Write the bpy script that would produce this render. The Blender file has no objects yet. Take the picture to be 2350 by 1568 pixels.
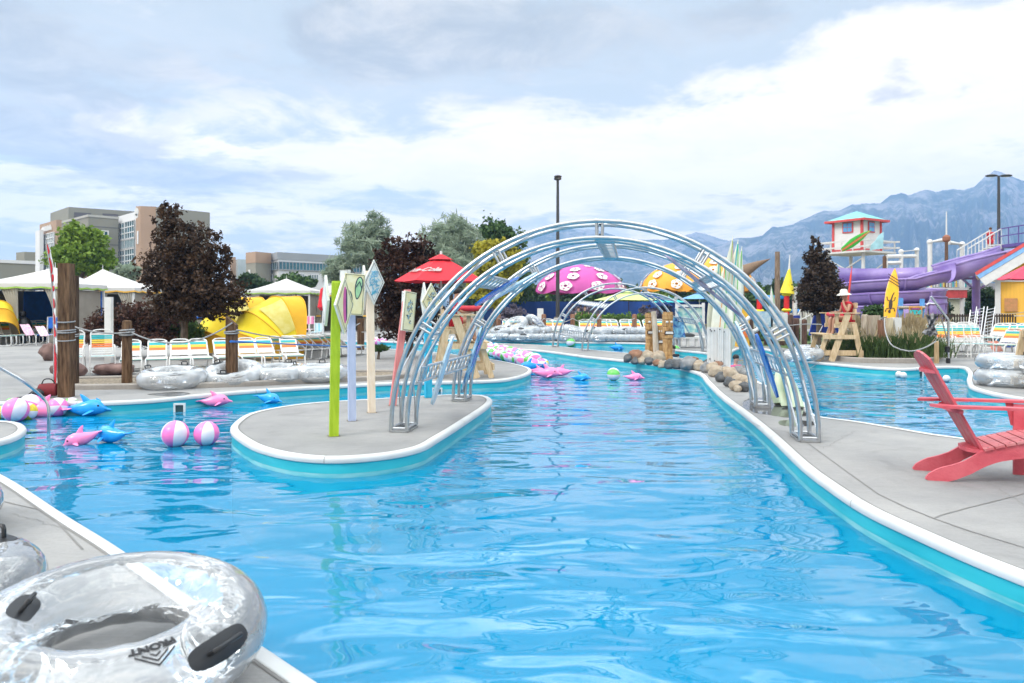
import bpy, bmesh, math, random
import numpy as np
from mathutils import Vector, Matrix, geometry, noise
random.seed(7)
R=math.radians; PI=math.pi
sc=bpy.context.scene; C=sc.collection
F=1697.; HC=1.55; CX=1175.; HY=705.
def G(x,y,z=0.):
    d=F*(HC-z)/(y-HY); return Vector(((x-CX)/F*d,d,z))
def A(x,y,d): return Vector(((x-CX)/F*d,d,HC-(y-HY)/F*d))
def V2(p): return Vector((p[0],p[1]))
# ---------------------------------------------------------------- materials
MC={}
def nt(name):
    m=bpy.data.materials.new(name); m.use_nodes=True
    t=m.node_tree; t.nodes.clear()
    o=t.nodes.new('ShaderNodeOutputMaterial'); return m,t,o
def N(t,k,**kw):
    n=t.nodes.new(k)
    for a,b in kw.items():
        if a.startswith('i_'):
            n.inputs[a[2:].replace('_',' ')].default_value=b
        else: setattr(n,a,b)
    return n
def mat(name,col,rough=.6,metal=0.,var=.12,scale=6.,bump=0.,bscale=None,spec=.5,col2=None,stretch=(1,1,1),detail=4.,coat=0.,sub=0.):
    """principled with procedural colour variation and bump"""
    if name in MC: return MC[name]
    m,t,o=nt(name); L=t.links.new
    p=N(t,'ShaderNodeBsdfPrincipled'); L(p.outputs[0],o.inputs[0])
    p.inputs['Roughness'].default_value=rough; p.inputs['Metallic'].default_value=metal
    p.inputs['Specular IOR Level'].default_value=spec
    if coat: p.inputs['Coat Weight'].default_value=coat
    tc=N(t,'ShaderNodeTexCoord'); mp=N(t,'ShaderNodeMapping'); mp.inputs['Scale'].default_value=stretch
    L(tc.outputs['Object'],mp.inputs[0])
    nz=N(t,'ShaderNodeTexNoise'); nz.inputs['Scale'].default_value=scale; nz.inputs['Detail'].default_value=detail
    L(mp.outputs[0],nz.inputs['Vector'])
    cr=N(t,'ShaderNodeValToRGB'); L(nz.outputs[0],cr.inputs[0])
    c=col; d=col2 or tuple(min(1,x*(1+var)) for x in c); b=tuple(x*(1-var) for x in c) if not col2 else c
    cr.color_ramp.elements[0].position=.35; cr.color_ramp.elements[1].position=.65
    cr.color_ramp.elements[0].color=(*b,1); cr.color_ramp.elements[1].color=(*d,1)
    L(cr.outputs[0],p.inputs['Base Color'])
    if bump:
        n2=N(t,'ShaderNodeTexNoise'); n2.inputs['Scale'].default_value=bscale or scale*4; n2.inputs['Detail'].default_value=3
        L(mp.outputs[0],n2.inputs['Vector'])
        bp=N(t,'ShaderNodeBump'); bp.inputs['Strength'].default_value=bump; bp.inputs['Distance'].default_value=.02
        L(n2.outputs[0],bp.inputs['Height']); L(bp.outputs[0],p.inputs['Normal'])
    MC[name]=m; return m
def vinyl(name,col,alpha_face=.10,alpha_edge=.75,rough=.08,bumpy=.22,blot=.14):
    """clear inflatable vinyl: see-through facing, milky at grazing"""
    if name in MC: return MC[name]
    m,t,o=nt(name); L=t.links.new
    tr=N(t,'ShaderNodeBsdfTransparent'); tr.inputs[0].default_value=(.97,.985,1,1)
    df=N(t,'ShaderNodeBsdfPrincipled'); df.inputs['Base Color'].default_value=(*col,1); df.inputs['Roughness'].default_value=rough
    tc=N(t,'ShaderNodeTexCoord')
    nz=N(t,'ShaderNodeTexNoise'); nz.inputs['Scale'].default_value=4.5; nz.inputs['Detail'].default_value=2.5; nz.inputs['Distortion'].default_value=.5; L(tc.outputs['Object'],nz.inputs['Vector'])
    n3=N(t,'ShaderNodeTexNoise'); n3.inputs['Scale'].default_value=2.6; n3.inputs['Detail'].default_value=3; L(tc.outputs['Object'],n3.inputs['Vector'])
    bp=N(t,'ShaderNodeBump'); bp.inputs['Strength'].default_value=.55; bp.inputs['Distance'].default_value=.03; L(nz.outputs[0],bp.inputs['Height']); L(bp.outputs[0],df.inputs['Normal'])
    lw=N(t,'ShaderNodeLayerWeight'); lw.inputs[0].default_value=.35; L(bp.outputs[0],lw.inputs['Normal'])
    mr=N(t,'ShaderNodeMapRange'); mr.inputs['From Max'].default_value=1; mr.inputs['To Min'].default_value=alpha_face; mr.inputs['To Max'].default_value=alpha_edge
    L(lw.outputs['Facing'],mr.inputs[0])
    m2=N(t,'ShaderNodeMapRange'); m2.inputs['From Min'].default_value=.42; m2.inputs['From Max'].default_value=.68; m2.inputs['To Max'].default_value=blot; L(n3.outputs[0],m2.inputs[0])
    ad=N(t,'ShaderNodeMath',operation='ADD',use_clamp=True); L(mr.outputs[0],ad.inputs[0]); L(m2.outputs[0],ad.inputs[1])
    mx=N(t,'ShaderNodeMixShader'); L(ad.outputs[0],mx.inputs[0]); L(tr.outputs[0],mx.inputs[1]); L(df.outputs[0],mx.inputs[2])
    gl=N(t,'ShaderNodeBsdfGlossy'); gl.inputs['Roughness'].default_value=.04; gl.inputs[0].default_value=(1,1,1,1); L(bp.outputs[0],gl.inputs['Normal'])
    fr=N(t,'ShaderNodeFresnel'); fr.inputs[0].default_value=1.5; L(bp.outputs[0],fr.inputs['Normal'])
    m3=N(t,'ShaderNodeMixShader'); L(fr.outputs[0],m3.inputs[0]); L(mx.outputs[0],m3.inputs[1]); L(gl.outputs[0],m3.inputs[2])
    L(m3.outputs[0],o.inputs[0]); MC[name]=m; return m
# ---------------------------------------------------------------- mesh builder
class MB:
    def __init__(s): s.v=[];s.f=[];s.m=[];s.M=Matrix.Identity(4)
    def add(s,vs,fs,mi=0):
        b=len(s.v); s.v.extend([tuple(s.M@Vector(p)) for p in vs]); s.f.extend([tuple(b+i for i in f) for f in fs]); s.m.extend([mi]*len(fs)); return s
    def box(s,c,d,mi=0,rot=None):
        x,y,z=[q/2 for q in d]; vs=[Vector((a*x,b*y,e*z)) for e in(-1,1) for b in(-1,1) for a in(-1,1)]
        if rot is not None: vs=[rot@q for q in vs]
        c=Vector(c); vs=[q+c for q in vs]
        return s.add(vs,[(0,2,3,1),(4,5,7,6),(0,1,5,4),(2,6,7,3),(0,4,6,2),(1,3,7,5)],mi)
    def bar(s,p0,p1,w,h,mi=0,up=(0,0,1)):
        p0=Vector(p0);p1=Vector(p1);d=(p1-p0);L=d.length;d.normalize();u=Vector(up)
        if abs(d.dot(u))>.99:u=Vector((1,0,0))
        x=d.cross(u).normalized();z=x.cross(d);rot=Matrix((x,d,z)).transposed()
        return s.box((p0+p1)/2,(w,L,h),mi,rot)
    def cyl(s,p0,p1,r0,r1=None,n=8,mi=0,cap=True):
        r1=r0 if r1 is None else r1; return s.tube([p0,p1],[r0,r1],n,mi,cap)
    def tube(s,pts,r,n=8,mi=0,cap=True,closed=False,sq=1.):
        P=[Vector(p) for p in pts];k=len(P); rr=r if isinstance(r,(list,tuple)) else [r]*k
        vs=[];nx=None
        for i in range(k):
            a=P[i-1] if (i>0 or closed) else P[0]; b=P[(i+1)%k] if (i<k-1 or closed) else P[-1]
            d=(b-a)
            if d.length<1e-9:d=Vector((0,0,1))
            d.normalize()
            if nx is None:
                u=Vector((0,0,1)) if abs(d.z)<.9 else Vector((1,0,0)); nx=d.cross(u).normalized()
            else:
                nx=(nx-d*nx.dot(d)); 
                nx=nx.normalized() if nx.length>1e-6 else d.orthogonal().normalized()
            ny=d.cross(nx)
            for j in range(n):
                an=2*PI*j/n; vs.append(P[i]+nx*math.cos(an)*rr[i]+ny*math.sin(an)*rr[i]*sq)
        fs=[]
        for i in range(k if closed else k-1):
            for j in range(n):
                a=i*n+j;b=i*n+(j+1)%n;c=((i+1)%k)*n+(j+1)%n;d=((i+1)%k)*n+j; fs.append((a,b,c,d))
        if cap and not closed: fs.append(tuple(range(n-1,-1,-1))); fs.append(tuple((k-1)*n+j for j in range(n)))
        return s.add(vs,fs,mi)
    def loft(s,rings,mi=0,cap=True):
        k=len(rings);n=len(rings[0]);vs=[p for r in rings for p in r];fs=[]
        for i in range(k-1):
            for j in range(n): fs.append((i*n+j,i*n+(j+1)%n,(i+1)*n+(j+1)%n,(i+1)*n+j))
        if cap: fs.append(tuple(range(n-1,-1,-1)));fs.append(tuple((k-1)*n+j for j in range(n)))
        return s.add(vs,fs,mi)
    def lathe(s,prof,n=16,mi=0,c=(0,0,0)):
        c=Vector(c); return s.loft([[c+Vector((r*math.cos(2*PI*j/n),r*math.sin(2*PI*j/n),z)) for j in range(n)] for r,z in prof],mi)
    def torus(s,c,Rr,r,n=32,k=12,mi=0,rot=None):
        c=Vector(c); P=[]
        for i in range(n):
            a=2*PI*i/n;q=Vector((Rr*math.cos(a),Rr*math.sin(a),0))
            if rot is not None:q=rot@q
            P.append(c+q)
        return s.tube(P,r,k,mi,closed=True)
    def sphere(s,c,r,n=12,k=8,mi=0,rot=None,mf=None):
        c=Vector(c);r=Vector((r,r,r)) if not hasattr(r,'__len__') else Vector(r)
        vs=[];fs=[]
        for i in range(k+1):
            th=PI*i/k
            for j in range(n):
                ph=2*PI*j/n;q=Vector((r.x*math.sin(th)*math.cos(ph),r.y*math.sin(th)*math.sin(ph),r.z*math.cos(th)))
                if rot is not None:q=rot@q
                vs.append(c+q)
        b0=len(s.f)
        for i in range(k):
            for j in range(n):
                a,b,cc,d=i*n+j,(i+1)*n+j,(i+1)*n+(j+1)%n,i*n+(j+1)%n
                fs.append((a,b,cc) if i==0 else ((a,b,d) if i==k-1 else (a,b,cc,d)))
        s.add(vs,fs,mi)
        if mf:
            for i in range(k):
                for j in range(n): s.m[b0+i*n+j]=mf(i,j)
        return s
    def prism(s,pts,T,M=None,mi=0,bev=0.):
        """2D outline (x,z) extruded along y by T (centred); M places it"""
        M=M or Matrix.Identity(4);k=len(pts)
        f=[M@Vector((x,-T/2,z)) for x,z in pts];b=[M@Vector((x,T/2,z)) for x,z in pts]
        fs=[tuple(range(k)),tuple(range(2*k-1,k-1,-1))]+[(i,i+k,(i+1)%k+k,(i+1)%k) for i in range(k)]
        return s.add(f+b,fs,mi)
    def build(s,name,mats,parent=None,smooth=True,loc=None,ang=40):
        me=bpy.data.meshes.new(name); me.from_pydata(s.v,[],s.f)
        mats=mats if isinstance(mats,(list,tuple)) else [mats]
        for m in mats: me.materials.append(m)
        if len(mats)>1: me.polygons.foreach_set('material_index',s.m)
        if smooth:
            me.polygons.foreach_set('use_smooth',[True]*len(me.polygons))
            try: me.set_sharp_from_angle(angle=R(ang))
            except Exception: pass
        me.update(); me.validate()
        o=bpy.data.objects.new(name,me); C.objects.link(o)
        if parent: o.parent=parent
        if loc is not None:o.location=loc
        return o
def thing(name,label,cat,loc=(0,0,0),rz=0,group=None):
    o=bpy.data.objects.new(name,None);C.objects.link(o);o.location=loc;o.rotation_euler=(0,0,rz);o.empty_display_size=.2
    o['label']=label;o['category']=cat
    if group:o['group']=group
    return o
def tag(o,label,cat,group=None,kind=None):
    if label:o['label']=label
    if cat:o['category']=cat
    if group:o['group']=group
    if kind:o['kind']=kind
    return o
def struct(o): o['kind']='structure';return o
def kids(o): return [c for c in bpy.data.objects if c.parent==o]
def dup(src,loc,rz=0,label=None,group=None,scale=None):
    def cp(o,par):
        c=o.copy();C.objects.link(c);c.parent=par
        for k in KIDS(o):cp(k,c)
        return c
    c=cp(src,None);c.location=loc;c.rotation_euler=(0,0,rz) if not hasattr(rz,'__len__') else rz
    if scale: c.scale=(scale,)*3
    if label:c['label']=label
    if group:c['group']=group
    return c
def KIDS(o): return list(o.children)
def catmull(pts,step,closed=False):
    P=[Vector(p) for p in pts];n=len(P);out=[]
    for i in range(n if closed else n-1):
        p0=P[(i-1)%n] if (closed or i>0) else P[0];p1=P[i];p2=P[(i+1)%n];p3=P[(i+2)%n] if (closed or i<n-2) else P[-1]
        L=(p2-p1).length; st=step(p1) if callable(step) else step
        k=max(1,int(L/st))
        # centripetal
        t0=0;t1=t0+max(1e-4,(p1-p0).length**.5);t2=t1+max(1e-4,(p2-p1).length**.5);t3=t2+max(1e-4,(p3-p2).length**.5)
        for j in range(k):
            t=t1+(t2-t1)*j/k
            A1=p0*((t1-t)/(t1-t0))+p1*((t-t0)/(t1-t0));A2=p1*((t2-t)/(t2-t1))+p2*((t-t1)/(t2-t1));A3=p2*((t3-t)/(t3-t2))+p3*((t-t2)/(t3-t2))
            B1=A1*((t2-t)/(t2-t0))+A2*((t-t0)/(t2-t0));B2=A2*((t3-t)/(t3-t1))+A3*((t-t1)/(t3-t1))
            out.append(B1*((t2-t)/(t2-t1))+B2*((t-t1)/(t2-t1)))
    if not closed: out.append(P[-1])
    return out
def text_mesh(body,size,depth=.004,shear=0.,bold=0.,align='CENTER'):
    cu=bpy.data.curves.new('txt','FONT');cu.body=body;cu.size=size;cu.extrude=depth;cu.align_x=align;cu.align_y='CENTER';cu.shear=shear;cu.offset=bold;cu.resolution_u=3
    o=bpy.data.objects.new('txt',cu);C.objects.link(o)
    dg=bpy.context.evaluated_depsgraph_get();me=bpy.data.meshes.new_from_object(o.evaluated_get(dg))
    bpy.data.objects.remove(o);bpy.data.curves.remove(cu);return me
def text_obj(name,body,size,M,m,parent=None,depth=.004,shear=0.,bold=0.,warp=None):
    me=text_mesh(body,size,depth,shear,bold)
    if warp:
        for v in me.vertices:v.co=warp(v.co)
    else: me.transform(M)
    me.materials.clear();me.materials.append(m);me.name=name
    o=bpy.data.objects.new(name,me);C.objects.link(o)
    if parent:o.parent=parent
    return o
# ---------------------------------------------------------------- camera, sun, sky
cam=bpy.data.cameras.new('Camera');co=bpy.data.objects.new('Camera',cam);C.objects.link(co);sc.camera=co
co.location=(0,0,HC);co.rotation_euler=(R(90),0,0);cam.sensor_width=36;cam.lens=36*F/2350;cam.shift_y=-(784-HY)/2350
cam.clip_start=.05;cam.clip_end=60000
cam.dof.use_dof=True;cam.dof.focus_distance=9.5;cam.dof.aperture_fstop=3.2
sc.view_settings.view_transform='Standard';sc.view_settings.look='None';sc.view_settings.exposure=.05;sc.view_settings.gamma=1
sc.cycles.transparent_max_bounces=28;sc.cycles.max_bounces=8;sc.cycles.diffuse_bounces=3;sc.cycles.glossy_bounces=4;sc.cycles.transmission_bounces=6
sc.cycles.caustics_reflective=False;sc.cycles.caustics_refractive=False;sc.cycles.volume_bounces=2
SUN_EL=R(42);SUN_AZ=R(-125)   # azimuth from +Y clockwise (behind-left)
sd=Vector((math.sin(SUN_AZ)*math.cos(SUN_EL),math.cos(SUN_AZ)*math.cos(SUN_EL),math.sin(SUN_EL)))
sl=bpy.data.lights.new('Sun','SUN');sl.energy=1.8;sl.angle=R(14);sl.color=(1,.95,.88)
so=bpy.data.objects.new('Sun',sl);C.objects.link(so);so.rotation_euler=(-sd).to_track_quat('-Z','Y').to_euler();so.location=(0,0,30)
W=bpy.data.worlds.new('World');sc.world=W;W.use_nodes=True;t=W.node_tree;t.nodes.clear();L=t.links.new
def M_(op,a=None,b=None,c=None,clamp=False):
    n=t.nodes.new('ShaderNodeMath');n.operation=op;n.use_clamp=clamp
    for i,x in enumerate((a,b,c)):
        if x is None:continue
        if hasattr(x,'links'):L(x,n.inputs[i])
        else:n.inputs[i].default_value=x
    return n.outputs[0]
wo=t.nodes.new('ShaderNodeOutputWorld');bg=t.nodes.new('ShaderNodeBackground');L(bg.outputs[0],wo.inputs[0])
sky=t.nodes.new('ShaderNodeTexSky');sky.sky_type='NISHITA';sky.sun_disc=False;sky.sun_elevation=SUN_EL;sky.sun_rotation=SUN_AZ;sky.dust_density=2.
tc=t.nodes.new('ShaderNodeTexCoord');sx=t.nodes.new('ShaderNodeSeparateXYZ');L(tc.outputs['Generated'],sx.inputs[0])
dx,dy,dz=sx.outputs
zc=M_('MAXIMUM',dz,0.);den=M_('ADD',zc,.16)
pu=M_('DIVIDE',dx,den);pv=M_('DIVIDE',dy,den)
cb=t.nodes.new('ShaderNodeCombineXYZ');L(pu,cb.inputs[0]);L(pv,cb.inputs[1])
def noise_(scale,detail=6,rough=.55,dist=.3,off=(0,0,0),sc3=(1,1,1)):
    mp=t.nodes.new('ShaderNodeMapping');mp.inputs['Location'].default_value=off;mp.inputs['Scale'].default_value=sc3;L(cb.outputs[0],mp.inputs[0])
    n=t.nodes.new('ShaderNodeTexNoise');n.inputs['Scale'].default_value=scale;n.inputs['Detail'].default_value=detail;n.inputs['Roughness'].default_value=rough;n.inputs['Distortion'].default_value=dist
    L(mp.outputs[0],n.inputs['Vector']);return n.outputs[0]
def rng(x,a,b,c=0.,d=1.):
    n=t.nodes.new('ShaderNodeMapRange');n.interpolation_type='SMOOTHSTEP';n.inputs['From Min'].default_value=a;n.inputs['From Max'].default_value=b;n.inputs['To Min'].default_value=c;n.inputs['To Max'].default_value=d;L(x,n.inputs[0]);return n.outputs[0]
n1=noise_(1.1,8,.6,.5);n2=noise_(.75,7,.58,.4,(3.1,1.7,2));n3=noise_(3.2,6,.62,.5,(7,2,5));nw=noise_(1.6,5,.6,.2,(1,9,3))
# direction in (azimuth, elevation) tangent units for placing the cloud banks
az=M_('ARCTAN2',dx,dy);el=M_('ARCSINE',dz)
wz=M_('MULTIPLY',M_('SUBTRACT',nw,.5),.42);wz2=M_('MULTIPLY',M_('SUBTRACT',n2,.5),.22)
def bank(x,y,rx,ry,amp=1.):
    a=math.atan((x-CX)/F);e=math.atan((HY-y)/F*math.cos(a));
    u=M_('DIVIDE',M_('ADD',M_('SUBTRACT',az,a),wz),rx/F);v=M_('DIVIDE',M_('ADD',M_('SUBTRACT',el,e),wz2),ry/F)
    q=M_('ADD',M_('MULTIPLY',u,u),M_('MULTIPLY',v,v));g=M_('POWER',2.718,M_('MULTIPLY',q,-1.));return M_('MULTIPLY',g,amp)
def summ(l):
    r=l[0]
    for x in l[1:]:r=M_('ADD',r,x)
    return r
grey=summ([bank(980,95,430,125,1.05),bank(200,370,420,55,1.25),bank(60,150,260,110,.75),bank(1700,60,260,70,.7),bank(2060,205,130,38,.5),bank(1620,240,150,26,.45),bank(600,525,220,22,.55),bank(1750,420,240,16,.4),bank(30,30,250,60,.5)])
white=summ([bank(260,290,80,36,1.3),bank(1750,330,620,110,.95),bank(1050,390,420,60,.8),bank(2250,60,260,60,.8),bank(300,480,420,38,.7),bank(1500,560,900,40,.6),bank(540,300,90,16,.6)])
gm=rng(M_('ADD',grey,M_('ADD',M_('MULTIPLY',M_('SUBTRACT',n1,.5),1.9),M_('MULTIPLY',M_('SUBTRACT',n3,.5),.9))),.30,.72)
wm=rng(M_('ADD',M_('ADD',white,M_('ADD',M_('MULTIPLY',M_('SUBTRACT',n1,.5),2.4),M_('MULTIPLY',M_('SUBTRACT',n3,.5),1.2))),.10),.1,.6)
thin=rng(n3,.35,.7)
def mixc(f,a,b):
    n=t.nodes.new('ShaderNodeMix');n.data_type='RGBA'
    if hasattr(f,'links'):L(f,n.inputs[0])
    else:n.inputs[0].default_value=f
    for i,x in ((6,a),(7,b)):
        if hasattr(x,'links'):L(x,n.inputs[i])
        else:n.inputs[i].default_value=(*x,1)
    return n.outputs[2]
SK=.11
def k_(c): return tuple(x/SK for x in c)
base=mixc(.82,sky.outputs[0],k_((.64,.745,.84)))
c1=mixc(wm,base,k_((1.13,1.11,1.08)))
c1=mixc(M_('MULTIPLY',thin,.30),c1,k_((.78,.82,.90)))
gcol=mixc(thin,k_((.40,.44,.49)),k_((.60,.64,.68)))
c2=mixc(M_('MULTIPLY',gm,.70),c1,gcol)
c2=mixc(rng(dz,.0,.07,.55,0.),c2,k_((.84,.87,.92)))
c3=mixc(rng(dz,-.06,-.01,1.,0.),c2,k_((.25,.26,.27)))
# bright patches added to the unseen sky overhead, whitening water reflections and lifting light
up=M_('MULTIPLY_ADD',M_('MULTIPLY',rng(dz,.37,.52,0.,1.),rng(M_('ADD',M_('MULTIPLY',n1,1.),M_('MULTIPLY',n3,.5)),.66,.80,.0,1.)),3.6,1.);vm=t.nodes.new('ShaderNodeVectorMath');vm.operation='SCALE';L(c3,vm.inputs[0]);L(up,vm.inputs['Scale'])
# extra radiance above the haze layer, strongest low down
lo=rng(dz,.02,.55,1.,0.);bo=t.nodes.new('ShaderNodeCombineXYZ')
for i_,a_ in enumerate((.34,.22,.10)): L(M_('MULTIPLY_ADD',lo,a_,(1.16,1.08,.96)[i_]),bo.inputs[i_])
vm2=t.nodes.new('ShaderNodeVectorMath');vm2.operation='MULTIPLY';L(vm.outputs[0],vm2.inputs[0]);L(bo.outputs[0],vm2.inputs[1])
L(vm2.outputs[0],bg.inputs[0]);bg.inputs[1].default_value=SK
# ---------------------------------------------------------------- pool outlines (deck level)
WZ=-.21
def GL(l): return [G(*p) for p in l]
raw1=[Vector((9,-7,0)),Vector((5,-2.6,0)),Vector((3,-.68,0)),Vector((1.5,.8,0))]+GL([(592,1482),(259,1253),(149,1185),(27,1105),(-60,1060),(-105,1035),(-60,1020),(0,1012),(33,1002),(52,991),(57,983),(49,974),(27,968),(0,966.5),(-100,965),(-350,962),(-420,945),(-350,928),(-150,924),(0,924),(178,923),(232,923),(355,917),(464,906),(612,894),(776,885),(919,878),(1063,875),(1145,872),(1184,866),(1213,856),(1216,846),(1184,836),(1132,826),(1060,816),(960,806),(850,799),(760,796),(700,790),(750,783),(850,783),(960,787),(1040,792),(1124,798),(1223,803),(1353,819),(1431,827),(1535,840),(1600,855),(1623,876),(1652,905),(1718,955),(1769,998),(1845,1069),(1893,1105),(1986,1165),(2110,1223),(2230,1275),(2350,1322)])+[Vector((3.25,3.2,0)),Vector((4.2,1.6,0)),Vector((6.5,-1.4,0)),Vector((10,-5,0))]
isl=GL([(532,984),(541,969),(575,949),(633,936),(719,925),(833,918),(977,909),(1063,906),(1106,908),(1125,915),(1124,925),(1063,968),(1005,1004),(962,1027),(891,1042),(776,1051),(690,1047),(604,1030),(556,1007)])
raw2=GL([(1000,784),(1126,788),(1249,793),(1353,803),(1431,810),(1540,820),(1620,831),(1680,848),(1740,876),(1800,903),(1850,927),(1879,956),(1954,966),(2048,981),(2141,997),(2201,1005),(2350,1025),(2700,1050),(2850,990),(2600,935),(2350,914),(2240,892),(2222,876),(2222,852),(2200,841),(2141,842),(2079,846),(2016,844),(1923,836),(1860,830),(1800,814),(1743,799),(1712,797),(1686,803),(1676,811),(1668,819),(1650,817),(1621,810),(1535,801),(1505,792),(1483,788),(1301,785),(1126,781),(1000,777),(940,779)])
def stp(p): return max(.08,min(.5,abs(p.y)*.015))
b1=catmull(raw1,stp,True);bi=catmull(isl,stp,True);b2=catmull(raw2,stp,True)
def inside(p,poly):
    x,y=p[0],p[1];c=False;j=len(poly)-1
    for i in range(len(poly)):
        a,b=poly[i],poly[j]
        if (a[1]>y)!=(b[1]>y) and x<(b[0]-a[0])*(y-a[1])/(b[1]-a[1])+a[0]: c=not c
        j=i
    return c
DECK=[(-34,-14),(40,-14),(40,52),(-34,52)];FAR=[(-14000,-2000),(14000,-2000),(14000,14000),(-14000,14000)]
LAWN=catmull(GL([(1700,792),(1760,795),(1850,806),(1880,812),(1885,770),(1800,756),(1690,756),(1680,775)]),1.,True)
vv=[];ee=[]
for poly in (b1,bi,b2,DECK,FAR,LAWN):
    k=len(vv);n=len(poly)
    vv+=[Vector((p[0],p[1])) for p in poly];ee+=[(k+i,k+(i+1)%n) for i in range(n)]
ov,oe,of,_,_,_=geometry.delaunay_2d_cdt(vv,ee,[],0,1e-4)
mbD=MB();mbG=MB();mbW=MB();mbF=MB();mbL=MB()
cls={'D':[], 'G':[], 'W':[], 'L':[]}
for f in of:
    c=sum((ov[i] for i in f),Vector((0,0)))/len(f)
    if (inside(c,b1) and not inside(c,bi)) or inside(c,b2): k='W'
    elif inside(c,LAWN): k='L'
    elif inside(c,DECK): k='D'
    else:k='G'
    cls[k].append(tuple(f))
def sheet(name,fs,z,m,flip=False):
    mb=MB();used={};vs=[]
    for f in fs:
        for i in f:
            if i not in used: used[i]=len(vs);vs.append((ov[i].x,ov[i].y,z))
    F2=[]
    for f in fs:
        g=[used[i] for i in f]
        a,b,c=[Vector(vs[q]) for q in g[:3]]
        if (b-a).cross(c-a).z<0:g=g[::-1]
        F2.append(tuple(g))
    mb.add(vs,F2);return mb.build(name,m,None,smooth=False)
conc,t_,o_=nt('concrete_deck');
def concrete(name,col,dark):
    m,tt,o=nt(name);L=tt.links.new;p=N(tt,'ShaderNodeBsdfPrincipled');L(p.outputs[0],o.inputs[0]);p.inputs['Specular IOR Level'].default_value=.35
    tc=N(tt,'ShaderNodeTexCoord')
    a=N(tt,'ShaderNodeTexNoise');a.inputs['Scale'].default_value=.55;a.inputs['Detail'].default_value=7;a.inputs['Roughness'].default_value=.62;L(tc.outputs['Object'],a.inputs['Vector'])
    r=N(tt,'ShaderNodeValToRGB');L(a.outputs[0],r.inputs[0]);r.color_ramp.elements[0].position=.33;r.color_ramp.elements[1].position=.66
    r.color_ramp.elements[0].color=(*dark,1);r.color_ramp.elements[1].color=(*col,1)
    b=N(tt,'ShaderNodeTexNoise');b.inputs['Scale'].default_value=38;b.inputs['Detail'].default_value=5;b.inputs['Roughness'].default_value=.7;L(tc.outputs['Object'],b.inputs['Vector'])
    # broom finish
    mp=N(tt,'ShaderNodeMapping');mp.inputs['Scale'].default_value=(3,60,1);mp.inputs['Rotation'].default_value=(0,0,.5);L(tc.outputs['Object'],mp.inputs[0])
    c=N(tt,'ShaderNodeTexNoise');c.inputs['Scale'].default_value=1.6;c.inputs['Detail'].default_value=3;L(mp.outputs[0],c.inputs['Vector'])
    ad=N(tt,'ShaderNodeMath',operation='ADD');L(b.outputs[0],ad.inputs[0]);L(c.outputs[0],ad.inputs[1])
    mr=N(tt,'ShaderNodeMapRange');mr.inputs['From Min'].default_value=.6;mr.inputs['From Max'].default_value=1.4;mr.inputs['To Min'].default_value=.86;mr.inputs['To Max'].default_value=1.12;L(ad.outputs[0],mr.inputs[0])
    # stains
    s=N(tt,'ShaderNodeTexNoise');s.inputs['Scale'].default_value=2.3;s.inputs['Detail'].default_value=6;s.inputs['Distortion'].default_value=.8;L(tc.outputs['Object'],s.inputs['Vector'])
    m2=N(tt,'ShaderNodeMapRange');m2.inputs['From Min'].default_value=.30;m2.inputs['From Max'].default_value=.46;m2.inputs['To Min'].default_value=.86;L(s.outputs[0],m2.inputs[0])
    mu=N(tt,'ShaderNodeMath',operation='MULTIPLY');L(mr.outputs[0],mu.inputs[0]);L(m2.outputs[0],mu.inputs[1])
    vs=N(tt,'ShaderNodeVectorMath',operation='SCALE');L(r.outputs[0],vs.inputs[0]);L(mu.outputs[0],vs.inputs['Scale']);L(vs.outputs[0],p.inputs['Base Color'])
    bp=N(tt,'ShaderNodeBump');bp.inputs['Strength'].default_value=.35;bp.inputs['Distance'].default_value=.006;L(ad.outputs[0],bp.inputs['Height']);L(bp.outputs[0],p.inputs['Normal'])
    rr=N(tt,'ShaderNodeMapRange');rr.inputs['To Min'].default_value=.72;rr.inputs['To Max'].default_value=.95;L(a.outputs[0],rr.inputs[0]);L(rr.outputs[0],p.inputs['Roughness'])
    return m
bpy.data.materials.remove(conc)
CONC=concrete('deck_concrete',(.335,.33,.322),(.225,.226,.228))
deck=struct(sheet('deck',cls['D'],0.,CONC))
GRD=mat('dry_ground',(.10,.11,.07),.95,var=.3,scale=.02,col2=(.19,.16,.11),bump=.3)
struct(sheet('ground',cls['G'],-.004,GRD))
lawn=struct(sheet('lawn',cls['L'],.0,mat('lawn_grass',(.05,.10,.025),.95,scale=2.5,col2=(.10,.16,.04),bump=.8,bscale=60)))
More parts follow.
